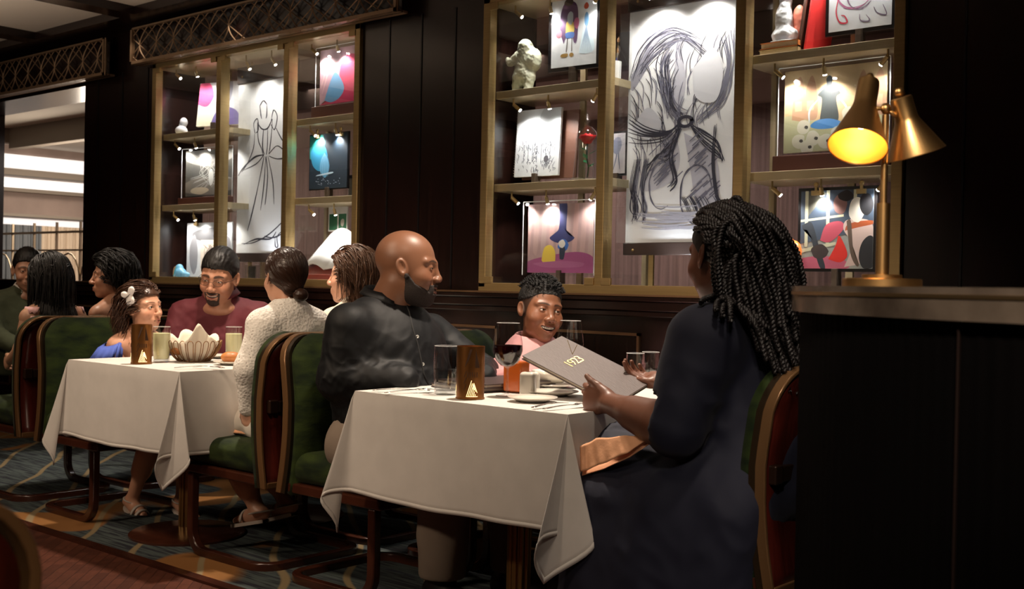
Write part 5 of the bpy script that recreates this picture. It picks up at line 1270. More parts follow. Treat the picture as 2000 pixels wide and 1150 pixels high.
def fingers(P, wrist, dirv, palmn, side, s=1.0, curl=(0.5, 0.6, 0.7, 0.8), thumb=((0.02, 0.035), (0.05, 0.05), (0.075, 0.045)), spread=0.12, thumb_lift=0.02):
    """hand field: palm + four jointed fingers + thumb. dirv: wrist->knuckles, palmn: out of the palm, side: towards the thumb"""
    d0 = Vector(dirv).normalized(); n0 = Vector(palmn).normalized(); s0 = Vector(side).normalized(); w = Vector(wrist)
    Rm = np.array(Matrix((d0, s0, n0)).transposed(), dtype=f32)
    d = ell(P, w+d0*0.048*s, (0.050*s, 0.041*s, 0.017*s), Rm)
    d = smin(d, ell(P, w+d0*0.075*s, (0.022*s, 0.040*s, 0.013*s), Rm), 0.01)
    d = smin(d, ell(P, w+d0*0.035*s+s0*0.022*s+n0*0.008*s, (0.032*s, 0.018*s, 0.017*s), Rm), 0.012)
    fl = (0.074, 0.082, 0.076, 0.060)
    for i in range(4):
        b = w+d0*(0.088-0.004*abs(i-1))*s+s0*(0.030-0.0195*i)*s
        sd = (s0*(spread*(1.5-i))*0.5)
        dd = (d0+sd).normalized(); pts = [b]; ang = 0; L = fl[i]*s
        for q, fr in enumerate((0.46, 0.30, 0.24)):
            ang += curl[i]*(0.9, 1.15, 0.8)[q]
            pts.append(pts[-1]+(dd*math.cos(ang)+n0*math.sin(ang))*L*fr)
        fd = chain(P, pts, [0.0092*s, 0.0083*s, 0.0076*s, 0.0066*s], 0.002)
        d = smin(d, fd, 0.006)
    tp = [w+d0*0.022*s+s0*0.028*s]
    tp = [tp[0]]+[w+d0*a*s+s0*b*s+n0*c*s for (a, b, c) in [(t_[0], t_[1], t_[2] if len(t_) > 2 else 0.0) for t_ in thumb]]
    td = chain(P, tp, [0.014*s, 0.0115*s, 0.0098*s, 0.0078*s][:len(tp)], 0.004)
    return smin(d, td, 0.008)
def limb_box(pts, m=0.1):
    a = np.array([tuple(p) for p in pts]); return a.min(0)-m, a.max(0)+m
def folds(P, amp, s=5, seed=1, stretch=(1, 1, 1)):
    n = noise3(P*_v(stretch), s, seed, 2); return amp*(np.abs(n)*2-0.8)
def collar(S, c, r, h, gap, yaw, m, tilt=0.25, name='collar'):
    """folded shirt collar: stand plus fall, open at the front (yaw)"""
    g = MB(); n = 28; vs = []
    for i in range(n+1):
        a = gap/2+(2*PI-gap)*i/n; b = a+rad(yaw); fr = math.cos(a)
        fall = 0.020+0.022*max(0, fr)**2
        z1 = c[2]+h-0.018*fr
        for (rr_, z) in ((r*1.0, c[2]-0.012), (r*0.98, z1), (r*1.05, z1+0.003), (r*1.20, z1-fall*0.6), (r*1.30, z1-fall)):
            vs.append((c[0]+rr_*math.cos(b), c[1]+rr_*math.sin(b)*1.0, z))
    fs = [(5*i+q, 5*i+q+1, 5*i+q+6, 5*i+q+5) for i in range(n) for q in range(4)]
    return g.add(vs, fs).build(name, m, S.t, smooth=True, solid=0.003)

SK_DK = (0.155, 0.068, 0.038); SK_BR = (0.135, 0.060, 0.034); SK_WB = (0.075, 0.028, 0.016); SK_LT = (0.56, 0.30, 0.20); SK_MD = (0.47, 0.235, 0.145)
# --- man in black shirt (right hand side to the camera, looking across the table)
S = Person('bald bearded man in a black button-up shirt and grey trousers at the right table', (-3.08, 2.93), at(797, 522, Y=2.93), 37, 4, 0, 0.262,
           dict(skin=(0.20, 0.088, 0.048), lip=(0.16, 0.06, 0.045), jaw=1.10, nose=1.08, np=.006, cheek=1.15, smile=0.9, mouth=0.4, mw=1.15, open=0.4, brow_w=0.8, stubble=0.0, brow=(0.02, 0.012, 0.009)), 'm')
hc = S.c
NK = (-3.115, 2.90, 0.995)
S.body(None, 0.0022, neck=NK, mname='man', nr=0.068)
S.eyes(gaze=(1, -0.1, -0.05))
def beard(Q):
    hf = S.hf(Q); Qm = np.abs(Q[:, 1])
    reg = np.maximum(Q[:, 2]-np.interp(Q[:, 0], [-.01, .012, .04, .07, .09, .115], [-.022, -.02, -.052, -.066, -.080, -.083]), -Q[:, 0]+.004)
    reg = np.maximum(reg, -.135-Q[:, 2])
    must = ell(Q*_v((1, 1, 1)), (.094, 0, -.0535), (.014, .026, .0042))
    reg = np.minimum(reg, must)
    reg = np.minimum(reg, np.maximum(np.maximum(np.abs(Qm-.030)-.007, np.abs(Q[:, 2]+.069)-.017), .06-Q[:, 0]))
    return smax(hf-.0045-.004*np.clip((-Q[:, 2]-.06)/.06, 0, 1), reg*0.8, .004)+.0009*noise3(Q, 160, 2, 2)
S.hair(beard, 0.0022, mat('black_beard', (0.018, 0.011, 0.009), 0.75, bump=0.5, bscale=500), 'beard', margin=.01)
M_SHIRT = mat('black_shirt', (0.0035, 0.004, 0.0052), 0.6, bump=0.3, bscale=14, sheen=0.0, spec=0.3)
rs = at(680, 636, Y=2.70); ls = at(842, 650, Y=3.18); re = at(662, 742, Y=2.68); rw = at(742, 775, Y=2.80)
rs = Vector((rs.x, rs.y, rs.z)); ls = Vector((ls.x, ls.y, ls.z))
le = Vector((-2.98, 3.28, 0.78)); lw = Vector((-2.80, 3.10, 0.775))
rw = Vector((-2.90, 2.80, 0.778))
def shirt(P):
    c = Vector((-3.12, 2.92, 0))
    d = ell(P, (-3.10, 2.92, 0.80), (0.185, 0.245, 0.26)); d = smin(d, ell(P, (-3.05, 2.92, 0.62), (0.215, 0.235, 0.20)), .08)
    d = smin(d, cap(P, rs+Vector((-.01, .05, -.01)), ls+Vector((-.02, -.05, -.01)), 0.084, 0.082), .07)
    d = smin(d, cap(P, rs+Vector((-.02, .12, .035)), NK, 0.06, 0.075), .05); d = smin(d, cap(P, ls+Vector((-.02, -.12, .035)), NK, 0.06, 0.075), .05)
    d = smin(d, chain(P, [rs, re, rw], [0.080, 0.066, 0.048], .03), .03)
    d = smin(d, chain(P, [ls, le, lw], [0.076, 0.060, 0.043], .03), .03)
    w_ = folds(P, 0.0042, 3.2, 5, (1, 1, 1.4))+folds(P, 0.0040, 8, 9, (1.3, 1.3, .6))
    el_ = np.exp(-(np.linalg.norm(P-_v(re)-_v((0, 0, .03)), axis=1)/.11)**2)+np.exp(-(np.linalg.norm(P-_v((-3.02, 2.85, .72)), axis=1)/.16)**2)*.7
    w_ = w_-el_*.009*np.exp(-np.abs(noise3(P*_v((1.6, .8, 2.2)), 5.5, 31, 2))*3.2)
    d = d+w_*np.clip((1.0-P[:, 2])/.12, 0.15, 1)
    d = smax(d, -cap(P, (NK[0]+.0, NK[1]+.0, NK[2]-.05), (NK[0]+.02, NK[1], NK[2]+.2), 0.068, 0.078), .006)
    return smax(d, 0.50-P[:, 2], .0)
S.cloth('shirt', shirt, (-3.42, 2.50, 0.48), (-2.70, 3.45, 1.12), 0.0052, M_SHIRT)
collar(S, (NK[0]+.010, NK[1]+.004, NK[2]+0.052), 0.079, 0.034, 1.0, 0, M_SHIRT)
# placket with pearly buttons
def ray_surface(fn, px, py, t0=3.2, t1=6):
    d0 = rt*((px-1000)/FPX)+up*(-(py-575)/FPX)+fw
    ts = np.linspace(t0, t1, 1200); P = np.array([tuple(EYE+d0*t_) for t_ in ts], dtype=f32); v = fn(P); i = int(np.argmax(v < 0)); return EYE+d0*float(ts[i]), d0.normalized()
pl = [ray_surface(shirt, x, y)[0] for x, y in ((790, 585), (800, 610), (806, 640), (815, 668), (822, 700), (828, 730), (838, 752))]
pl = [Vector(p)-fw*0.002 for p in pl]
g = MB(); g.tube([Vector((*(Vector(q)),)) for q in pl], 0.0035, 6); g.build('placket_seam', mat('black_thread', (0.004, 0.004, 0.005), 0.7), S.t, smooth=True)
for x, y in ((815, 657), (826, 711)):
    p, dv = ray_surface(shirt, x, y); M = Matrix.Translation(p-dv*0.002) @ Vector((0, 0, 1)).rotation_difference(-dv+Vector((0.4, 0, 0))).to_matrix().to_4x4()
    MB().lathe([(0, 0.001), (0.003, 0.0012), (0.0052, 0.003), (0.006, 0.001), (0.0055, 0)], 16, M).build('button', mat('pearl_button', (0.6, 0.6, 0.58), 0.2), S.t, smooth='auto')
M_TR = mat('taupe_trousers', (0.20, 0.155, 0.12), 0.85, bump=0.3, bscale=10)
def trous(P):
    hip = Vector((-3.10, 2.78, 0.53)); kn = Vector((-2.66, 2.76, 0.575)); an = Vector((-2.72, 2.82, 0.135))
    d = chain(P, [hip, kn, an], [0.125, 0.098, 0.080], .04)
    d2 = chain(P, [(-3.10, 3.05, 0.53), (-2.66, 3.08, 0.575), (-2.62, 3.06, 0.135)], [0.125, 0.09, 0.070], .04)
    d = smin(d, d2, .02)+folds(P, 0.006, 3.5, 8, (1, 1, .6))
    return smax(d, 0.115-P[:, 2], .006)
S.cloth('trousers', trous, (-3.30, 2.55, 0.09), (-2.5, 3.25, 0.74), 0.009, M_TR)
for yy, xx in ((2.82, -2.72), (3.06, -2.62)):
    def sh(P, yy=yy, xx=xx):
        d = cap(P, (xx-.03, yy, .06), (xx+.16, yy, .042), .048, .038); d = smin(d, cap(P, (xx, yy, .06), (xx, yy, .15), .045, .05), .03); return smax(d, .010-P[:, 2], .0)
    S.cloth('shoe', sh, (xx-.1, yy-.08, 0), (xx+.23, yy+.08, .2), .008, M_BLK)

# --- boy in pink shirt
B = Person('smiling boy with short curly black hair in a pale pink shirt', (-2.9, 3.5), at(1055, 607, Y=3.5), -24, 0, -8, 0.240,
           dict(skin=(0.20, 0.082, 0.043), lip=(0.22, 0.075, 0.06), jaw=1.06, nose=1.12, np=.007, cheek=1.4, smile=1.25, mouth=1.35, mw=1.35, open=0.7, brow=(0.02, 0.012, 0.008), brow_w=0.8, fade=0.85, ears=.95), 'b')
NB = Vector(B.W((-.03, 0, -.13))); NB = (NB.x, NB.y, NB.z-.030)
B.body(None, 0.0020, neck=NB, mname='boy', nr=0.046)
B.eyes(gaze=(1, 0.22, 0.0)); B.teeth()
def bh(Q):
    d = ell(Q, (-.018, 0, .046), (.098, .080, .088)); c = .048+.25*np.abs(Q[:, 0]+.02)-Q[:, 2]; c = np.minimum(c, 10)
    d = smax(d, np.interp(Q[:, 0], [-.12, -.05, .03, .06, .1], [.01, .03, .04, .062, .066])-Q[:, 2], .006)
    return d-.003+.0040*np.abs(noise3(Q, 46, 21, 2))*-1+.002
B.hair(bh, 0.0022, mat('curly_black_hair', (0.005, 0.004, 0.0038), 0.7, bump=0.8, bscale=220), 'hair')
# curls roughening the crown
rt_, dr_ = scalp_roots(B, 420, lambda q: q[2] > .085-.35*abs(q[0]+.02) and q[0] < .075 and q[2] > .07, 1.08, 5)
P0 = np.array([tuple(B.W(q+np.array((-.003, 0, .008)))) for q in rt_]); n_ = len(P0); K = 10; rg = np.random.default_rng(4); ph = rg.random(n_)*6.28
Dw = np.array([[float(v) for v in B.R @ _v(v_)] for v_ in dr_])
path = np.stack([P0+Dw*(k*0.0016)+0.0035*np.stack([np.cos(ph+k*1.1), np.sin(ph+k*1.1), 0.3*np.cos(ph*2+k)], 1) for k in range(K)])
mk_hair(B, 'curls', path, np.full(K, 0.0016), 4, mat('curly_black_hair', (0.005, 0.004, 0.0038), 0.7))
M_PINK = mat('pink_shirt', (0.62, 0.30, 0.31), 0.75, bump=0.35, bscale=16)
bs1 = Vector(at(966, 742, Y=3.36)); bs2 = Vector((-2.83, 3.64, 0.765))
be = Vector((bs1.x-.005, bs1.y-.04, 0.72)); bw = Vector((bs1.x+.26, 3.22, 0.775))
def pshirt(P):
    d = ell(P, ((bs1.x+bs2.x)/2, 3.50, 0.68), (0.15, 0.18, 0.26)); d = smin(d, cap(P, bs1+Vector((.03, .03, 0)), bs2, .062, .062), .05)
    d = smin(d, cap(P, bs1, NB, .05, .045), .04); d = smin(d, cap(P, bs2, NB, .05, .045), .04)
    d = smin(d, chain(P, [bs1, be, bw], [.070, .056, .040], .03), .03); d = smin(d, chain(P, [bs2, (-2.72, 3.68, .70), (-2.60, 3.45, .77)], [.066, .052, .04], .03), .03)
    d = d+folds(P, .004, 6, 3)+folds(P, .002, 13, 4)*.8
    d = smax(d, -cap(P, (NB[0], NB[1], NB[2]-.03), (NB[0]+.02, NB[1]-.02, NB[2]+.15), .052, .068), .005)
    return smax(d, 0.5-P[:, 2], 0)
B.cloth('shirt', pshirt, (-3.35, 3.05, .48), (-2.38, 3.85, 1.02), .006, M_PINK)
collar(B, (NB[0]+.005, NB[1]-.01, NB[2]+0.026), 0.062, 0.030, 1.1, -38, M_PINK)

# --- woman with long braids, back to the camera
SKW = (0.145, 0.058, 0.034)
G = Person('woman with very long black braids in a navy dress holding a menu', (-1.62, 2.93), at(1414, 500, Y=2.86), 160, 6, 0, 0.262,
           dict(skin=SKW, lip=(0.14, 0.05, 0.04), jaw=1.08, nose=1.0, cheek=1.2, open=0.8), 'g')
NG = (-1.655, 2.90, 1.055)
wri = Vector(at(1192, 788, Y=2.69)); elb = Vector(at(1318, 840, Y=2.60)); hd = Vector(at(1120, 760, Y=2.78))
sh_l = Vector(at(1372, 668, Y=2.68)); sh_r = Vector((-1.60, 3.14, 0.955))
side = Vector(at(1160, 700, Y=2.76))-Vector(at(1160, 780, Y=2.76))
dirh = (Vector(at(1100, 766, Y=2.70))-wri).normalized(); sd = side.normalized(); pn = dirh.cross(sd)*-1
if pn.y < 0: pn = -pn
def arm(P):
    d = chain(P, [sh_l, elb, wri], [0.07, 0.062, 0.031], .03); d = smin(d, cap(P, elb+(wri-elb)*.25, elb+(wri-elb)*.6, .055, .043), .03)
    h = fingers(P, wri, dirh, pn, sd, 1.02, curl=(0.75, 0.78, 0.80, 0.85), thumb=((0.045, 0.042, 0.0), (0.066, 0.052, -0.006), (0.080, 0.064, -0.008)), spread=0.05)
    return smin(d, h, .018)
lo_, hi_ = limb_box([sh_l, elb, wri, wri+dirh*.16], .09)
elr = Vector((-1.72, 3.22, 0.76)); wrr = Vector((-2.02, 3.12, 0.81))
def arm2(P):
    d = chain(P, [sh_r, elr, wrr], [0.07, 0.055, 0.03], .03)
    return smin(d, fingers(P, wrr, (-1, -.1, .1), (0, -.4, .9), (0, -1, 0), 1.0, curl=(.5, .5, .5, .5), thumb=((.04, .04, .0), (.06, .045, .0), (.08, .045, .0))), .02)
lo2, hi2 = limb_box([sh_r, elr, wrr+Vector((-.15, 0, 0))], .09)
G.body(None, 0.0026, neck=NG, mname='braids_woman', nr=0.056, parts=[(arm, lo_, hi_, .0024), (arm2, lo2, hi2, .004)])
# nails
# dress
M_NAVY = mat('navy_jersey', (0.0022, 0.0034, 0.0170), 0.8, bump=0.2, bscale=9, sheen=0.04)
def dress(P):
    d = ell(P, (-1.60, 2.93, 0.80), (0.175, 0.24, 0.27)); d = smin(d, ell(P, (-1.58, 2.93, 0.60), (0.20, 0.27, 0.19)), .09)
    d = smin(d, cap(P, sh_l+Vector((-.0, .05, -.01)), sh_r+Vector((0, -.05, -.01)), .085, .085), .06)
    d = smin(d, cap(P, sh_l+Vector((-.0, .05, .02)), NG, .065, .072), .06); d = smin(d, cap(P, sh_r, NG, .065, .072), .06)
    d = smin(d, chain(P, [sh_l, sh_l.lerp(elb, .97)], [.100, .078], .03), .05)
    d = smin(d, chain(P, [sh_r, sh_r.lerp(elr, .95)], [.09, .07], .03), .05)
    # seated lap and skirt falling to the floor
    d = smin(d, chain(P, [(-1.60, 2.80, .56), (-1.98, 2.80, .585)], [.16, .115], .05), .06); d = smin(d, chain(P, [(-1.60, 3.06, .56), (-2.0, 3.06, .585)], [.16, .115], .05), .06)
    sk = chain(P, [(-1.98, 2.80, .57), (-1.95, 2.82, .12)], [.125, .12], .05); sk = smin(sk, chain(P, [(-1.98, 3.04, .57), (-1.95, 3.04, .12)], [.125, .12], .05), .08)
    sk = smin(sk, chain(P, [(-1.93, 2.68, .50), (-1.96, 2.66, .10)], [.10, .12], .05), .12); sk = smin(sk, chain(P, [(-1.72, 2.68, .50), (-1.76, 2.64, .12)], [.12, .12], .05), .14); sk = smin(sk, chain(P, [(-1.54, 2.70, .52), (-1.58, 2.66, .16)], [.11, .08], .05), .12)
    d = smin(d, sk, .06)
    w_ = folds(P, .006, 2.4, 15, (1.2, 1.0, 1.6))+folds(P, .003, 6, 16, (1, 1, .8))
    d = d+w_*np.clip((1.02-P[:, 2])/.15, .1, 1)
    d = smax(d, -cap(P, (NG[0], NG[1], NG[2]-.03), (NG[0]-.03, NG[1]+.03, NG[2]+.15), .060, .072), .006)
    # sleeve ends above the elbow, hem above the floor
    ax = (wri-elb).normalized(); cut = (P-_v(elb+ax*0.02))@_v(ax); near = cap(P, elb, wri, .085, .075)
    d = np.where((near < 0.02) & (P[:, 1] < 2.82) & (P[:, 2] > .70), np.maximum(d, cut), d)
    return smax(d, .06-P[:, 2], 0)
G.cloth('navy_dress', dress, (-2.22, 2.38, .04), (-1.26, 3.40, 1.14), .0085, M_NAVY)
# braids: two strands twisted about each other, pinned by the scalp and the back
bodycol = lambda P: np.minimum(dress(P), np.minimum(ell(G.L(P), (-.014, 0, .030), (.106, .083, .094))*G.s, cap(P, G.W((-.02, 0, -.06)), NG, .062, .07)))
def gcond(q): return q[0] < .07 and q[2] > (-.015 if q[0] < -.035 else .028+(q[0]+.035)*0.75) and not (q[0] > .055 and q[2] < .075)
rts, drs = scalp_roots(G, 230, gcond, 1.05, 12)
Pw = np.array([tuple(G.W(q)) for q in rts]); back = np.array([float(v) for v in G.R @ _v((-1, 0, 0.15))])
Dw = np.array([[float(v) for v in G.R @ _v((v_[0]*.2-.9, v_[1]*0.7, v_[2]*.5+.1))] for v_ in drs])
path = strands(G, bodycol, Pw, Dw, 74, 0.0072, 0.11, 0, 0.011, seed=8, jit=0.30, stick=20, bias=back, nb=34, bs=.22)
d1_ = np.max([bodycol(path[k].astype(f32)) for k in range(2, 15, 3)], axis=0); path = path[:, d1_ < .030]
# let them trail over the far side of the back, towards the chair
rg = np.random.default_rng(2); K, n_, _ = path.shape
from_top = np.arange(K)/K
tr = np.array([0.07, 0.0, 0])
path = path+(from_top**1.6)[:, None, None]*tr[None, None, :]*(0.7+0.8*rg.random(n_))[None, :, None]
fine = []
for a in range(K-1):
    for q in (0, .5): fine.append(path[a]*(1-q)+path[a+1]*q)
fine = np.array(fine); K2 = len(fine); keep = rg.integers(int(K2*.72), K2, n_)
T = np.gradient(fine, axis=0); T /= np.linalg.norm(T, axis=2)[..., None]; A = np.cross(T, [0.3, .2, .93]); A /= np.linalg.norm(A, axis=2)[..., None]; Bv = np.cross(T, A)
ph = rg.random(n_)*6.28; Vs = []; Fs = []; o_ = 0
for sgn in (0, PI):
    s_ = np.arange(K2)*0.0036; an = s_[:, None]*2*PI/0.021+ph[None]+sgn
    pp = fine+0.0042*(np.cos(an)[..., None]*A+np.sin(an)[..., None]*Bv)
    rr2 = np.full((K2, n_), .0050)*np.clip((K2-np.arange(K2))/14, .35, 1)[:, None]
    over = np.arange(K2)[:, None] > keep[None]
    pp = np.where(over[..., None], np.take_along_axis(pp, np.broadcast_to(np.minimum(np.arange(K2)[:, None], keep[None])[..., None], pp.shape), 0), pp); rr2 = np.where(over, 1e-5, rr2)
    v, q = tubes(pp, rr2, 5); Vs.append(v); Fs.append(q+o_); o_ += len(v)
link('braids', np_mesh('braids', np.concatenate(Vs)-np.array(G.t.location), np.concatenate(Fs), True), mat('braid_hair', (0.011, 0.008, 0.008), 0.42, spec=0.5, bump=0.5, bscale=300), G.t)
def gh(Q):
    d = ell(Q, (-.014, 0, .032), (.104, .081, .094)); cut = (np.interp(Q[:, 0], [-.12, -.03, .0, .03, .05, .075, .1], [-.09, -.03, -.01, .03, .045, .055, .08])-Q[:, 2])*.8
    return smax(d, cut, .004)+.0012*noise3(Q, 50, 3, 1)
G.hair(gh, .003, mat('braid_scalp', (0.012, 0.009, 0.008), 0.6), 'hair')
# ------------------------------------------------------------------ the other diners
def sitter(label, px, py, Y, hy, hp, hr, hs, H, mname, ty, sw, drop, tr, m, arms, bare=False, res=.0026, cres=.009, nr=.05, strap=False, ncut=.062, fold=.004, zmin=.5, colfn=None, cname='shirt', nb=(-.03, 0, -.125), hunch=0.0, handres=.004):
    S = Person(label, tuple(at(px, py, Y=Y))[:2], at(px, py, Y=Y), hy, hp, hr, hs, H)
    N = S.W(nb); a = rad(ty); F_ = Vector((math.cos(a), math.sin(a), 0)); L_ = Vector((-math.sin(a), math.cos(a), 0)); Z_ = Vector((0, 0, 1))
    S.N = N; S.F = F_; S.Lf = L_
    lo3 = lambda p: N+F_*p[0]+L_*p[1]+Z_*p[2]
    S.loc3 = lo3
    sh = [lo3((-.01-hunch, sw*sg, -drop)) for sg in (1, -1)]
    R_ = np.array(Matrix((F_, L_, Z_)).transposed(), dtype=f32)
    ch = []
    for (sg, s0, (e, w_)) in zip((1, -1), sh, arms): ch.append((s0, lo3(e), lo3(w_), sg))
    def armskin(P, c, s=hs/.24):
        s0, e, w_, sg = c
        d = chain(P, [s0, e, w_], [.047*s, .040*s, .024*s], .02)
        dr = (w_-e).normalized(); side = Vector((0, 0, 1)) if abs(dr.z) < .8 else F_
        side = (side-dr*side.dot(dr)).normalized(); pn = dr.cross(side)*sg
        return smin(d, fingers(P, w_, dr, pn, side, s*.92, curl=(.5, .55, .6, .65), thumb=((.04, .038, .0), (.06, .044, .0), (.08, .045, .005))), .012)
    parts = []
    for c in ch:
        a_, b_ = limb_box([c[0] if bare else c[1].lerp(c[2], .4), c[1] if bare else c[2], c[2]+(c[2]-c[1]).normalized()*.19*hs/.24], .075)
        parts.append((lambda P, c=c: armskin(P, c), a_, b_, handres))
    if bare:
        def torso_skin(P):
            d = ell(P, N+Vector((0, 0, -.20))-F_*.01, (tr[0]*.9, tr[1]*.93, .22), R_); d = smin(d, cap(P, sh[0], sh[1], .045, .045), .06)
            return smin(d, smin(cap(P, sh[0], N, .035, .045), cap(P, sh[1], N, .035, .045), .02), .04)
        parts.append((torso_skin, np.array(N)-.32, np.array(N)+_v((.32, .32, .06)), .006))
    S.body(None, res, neck=N, mname=mname, nr=nr, parts=parts)
    def top(P):
        d = ell(P, N+Vector((0, 0, -.24))-F_*(.01+hunch*.5), (tr[0], tr[1], .25), R_); d = smin(d, ell(P, N+Vector((0, 0, -.42))-F_*.02, (tr[0]*1.05, tr[1]*.98, .18), R_), .06)
        if not bare:
            d = smin(d, cap(P, sh[0], sh[1], .055*tr[1]/.16, .055*tr[1]/.16), .06)
            for s0, e, w_, sg in ch:
                d = smin(d, cap(P, s0, N, .05, .05), .045)
                d = smin(d, chain(P, [s0, e, w_], [.060*tr[1]/.16, .050*tr[1]/.16, .037*tr[1]/.16], .03), .03)
            d = smax(d, -cap(P, N+Vector((0, 0, -.035)), N+Vector((0, 0, .15)), ncut*.9, ncut), .006)
        else: d = smax(d, P[:, 2]-(N.z-.115), .004)
        d = d+folds(P, fold, 4.5, 21)+folds(P, fold*.5, 10, 22)
        return smax(d, zmin-P[:, 2], 0)
    S.topfn = top
    pts = [N, sh[0], sh[1], Vector((N.x, N.y, zmin))]+([] if bare else [c[1] for c in ch]+[c[2] for c in ch])
    a_, b_ = limb_box(pts, .13*max(1, tr[1]/.16)); a_ = np.minimum(a_, np.array(N)-_v((tr[1]+.08, tr[1]+.08, 0))); b_ = np.maximum(b_, np.array(N)+_v((tr[1]+.08, tr[1]+.08, 0)))
    a_[2] = zmin-.03
    S.cloth(cname, top, a_, b_, cres, m, colfn)
    return S
# burgundy man with glasses
D = sitter('smiling man in a burgundy polo shirt with glasses and goatee at the left table', 428, 541, 3.40, -56, 16, -6, .262,
           dict(skin=(0.40, 0.19, 0.115), lip=(0.34, 0.11, 0.085), jaw=1.02, nose=1.0, cheek=1.1, smile=1.0, mouth=.9, mw=1.2, open=.55, brow=(.015, .01, .008), brow_w=1.3), 'd',
           -45, .185, .075, (.13, .19), mat('burgundy_polo', (0.10, 0.007, 0.014), .75, bump=.3, bscale=14), (((.06, .25, -.27), (.26, .12, -.34)), ((.06, -.25, -.27), (.26, -.10, -.34))), ncut=.066, nr=.058, hunch=.02, fold=.006)
D.eyes(gaze=(1, -.1, -.3)); D.teeth()
MH = hair_mat('black', (.006, .0045, .004), .5)
def dh(Q):
    d = ell(Q, (-.016, 0, .044), (.104, .083, .098)); hz = np.interp(Q[:, 0], [-.13, -.09, -.04, -.01, .02, .032, .05, .07, .12], [-.075, -.06, -.035, -.02, -.02, .02, .050, .058, .062])
    ear = ell(Q*_v((1, 0, 1)), (-.004, 0, -.010), (.022, 1, .030))
    d = smax(d, (hz-Q[:, 2])*.8, .006); d = smax(d, -ear, .003)
    return d+.0028*noise3(Q*_v((.6, 2, 1)), 26, 4, 2)
D.hair(dh, .0028, MH)
def goat(Q):
    hf = D.hf(Q); Qm = np.abs(Q[:, 1]); Q0 = Q; Q = Q.copy(); Q[:, 2] = Q[:, 2]-8*np.minimum(Qm, .03)**2*(Q[:, 2] > -.085)
    reg = ell(Q, (.085, 0, -.105), (.035, .032, .023)); reg = np.minimum(reg, ell(Q, (.094, 0, -.0550), (.020, .028, .0048))); qm = Q.copy(); qm[:, 1] = Qm; reg = np.minimum(reg, cap(qm, (.086, .031, -.062), (.080, .027, -.098), .0055))
    lp = ell(Q, (.1, 0, -.070), (.022, .0265, .0105))
    reg = np.maximum(reg, -lp)
    return smax(hf-.0022, reg, .002)+.0007*noise3(Q, 170, 2, 2)
D.hair(goat, .0022, mat('dark_goatee', (.03, .017, .012), .8), 'goatee')
g = MB()
for sg in (1, -1):
    ring = [D.W((.103-.25*(abs(y_)-.03)**1*.6, y_*1.0, z_)) for y_, z_ in [(sg*(.032+.022*math.cos(a)), .0015+.0155*math.sin(a)) for a in [i*PI/9 for i in range(18)]]]
    g.tube(ring, .0011, 5, closed=True); g.tube([D.W((.098, sg*.055, .006)), D.W((.05, sg*.078, .006)), D.W((-.005, sg*.083, .004))], .0012, 5)
g.tube([D.W((.108, -.010, .004)), D.W((.112, 0, .007)), D.W((.108, .010, .004))], .0011, 5)
g.build('glasses', mat('thin_dark_glasses', (.04, .03, .03), .3, .6), D.t)
collar(D, D.N+Vector((0, 0, .030)), .072, .028, 1.0, -52, mat('burgundy_polo', (0.10, 0.007, 0.014), .75))
# girl in white knit, back to the camera
LACE = mat('white_lace_knit', (0.80, 0.77, 0.72), .9)
nn = LACE.node_tree.nodes; ll = LACE.node_tree.links; tc = nn.new('ShaderNodeTexCoord'); vo = nn.new('ShaderNodeTexVoronoi'); vo.inputs['Scale'].default_value = 95; ll.new(tc.outputs['Object'], vo.inputs[0])
wv = nn.new('ShaderNodeTexWave'); wv.inputs['Scale'].default_value = 9; wv.inputs['Distortion'].default_value = 6; ll.new(tc.outputs['Object'], wv.inputs[0])
rp = nn.new('ShaderNodeValToRGB'); rp.color_ramp.elements[0].position = .10; rp.color_ramp.elements[0].color = (.20, .15, .12, 1); rp.color_ramp.elements[1].position = .30; rp.color_ramp.elements[1].color = (.82, .79, .74, 1); ll.new(vo.outputs[0], rp.inputs[0])
mx = nn.new('ShaderNodeMix'); mx.data_type = 'RGBA'; ll.new(wv.outputs[0], mx.inputs[0]); ll.new(rp.outputs[0], mx.inputs[6]); mx.inputs[7].default_value = (.78, .75, .70, 1); ll.new(mx.outputs[2], nn['Principled BSDF'].inputs['Base Color'])
bp = nn.new('ShaderNodeBump'); bp.inputs['Strength'].default_value = .6; bp.inputs['Distance'].default_value = .004; ll.new(vo.outputs[0], bp.inputs['Height']); ll.new(bp.outputs[0], nn['Principled BSDF'].inputs['Normal'])
Wg = sitter('girl with a low brown bun in a white openwork knit top, back turned', 556, 542, 2.93, 168, 2, 0, .228,
            dict(skin=SK_LT, cheek=1.05, ears=.9), 'w', 178, .125, .075, (.105, .150), LACE, (((.0, .185, -.24), (.04, .155, -.40)), ((-.02, -.18, -.24), (.12, -.12, -.42))), nr=.043, ncut=.055, fold=.0035, cname='knit_top')
def wh(Q):
    d = ell(Q, (-.018, 0, .034), (.108, .086, .097)); hz = np.interp(Q[:, 0], [-.13, -.09, -.04, -.01, .02, .032, .05, .07, .12], [-.085, -.075, -.05, -.012, .02, .045, .055, .066, .072])
    d = smax(d, (hz-Q[:, 2])*.8, .008); d = smin(d, ell(Q, (-.075, 0, -.045), (.035, .045, .035)), .02)
    d = smin(d, ell(Q, (-.105, -.022, -.075), (.032, .032, .028)), .008)
    return d+.0016*noise3(Q*_v((.5, 1, 1.6)), 34, 9, 2)
MBR = hair_mat('dark_brown', (.030, .014, .009), .3)
Wg.hair(wh, .0028, MBR)
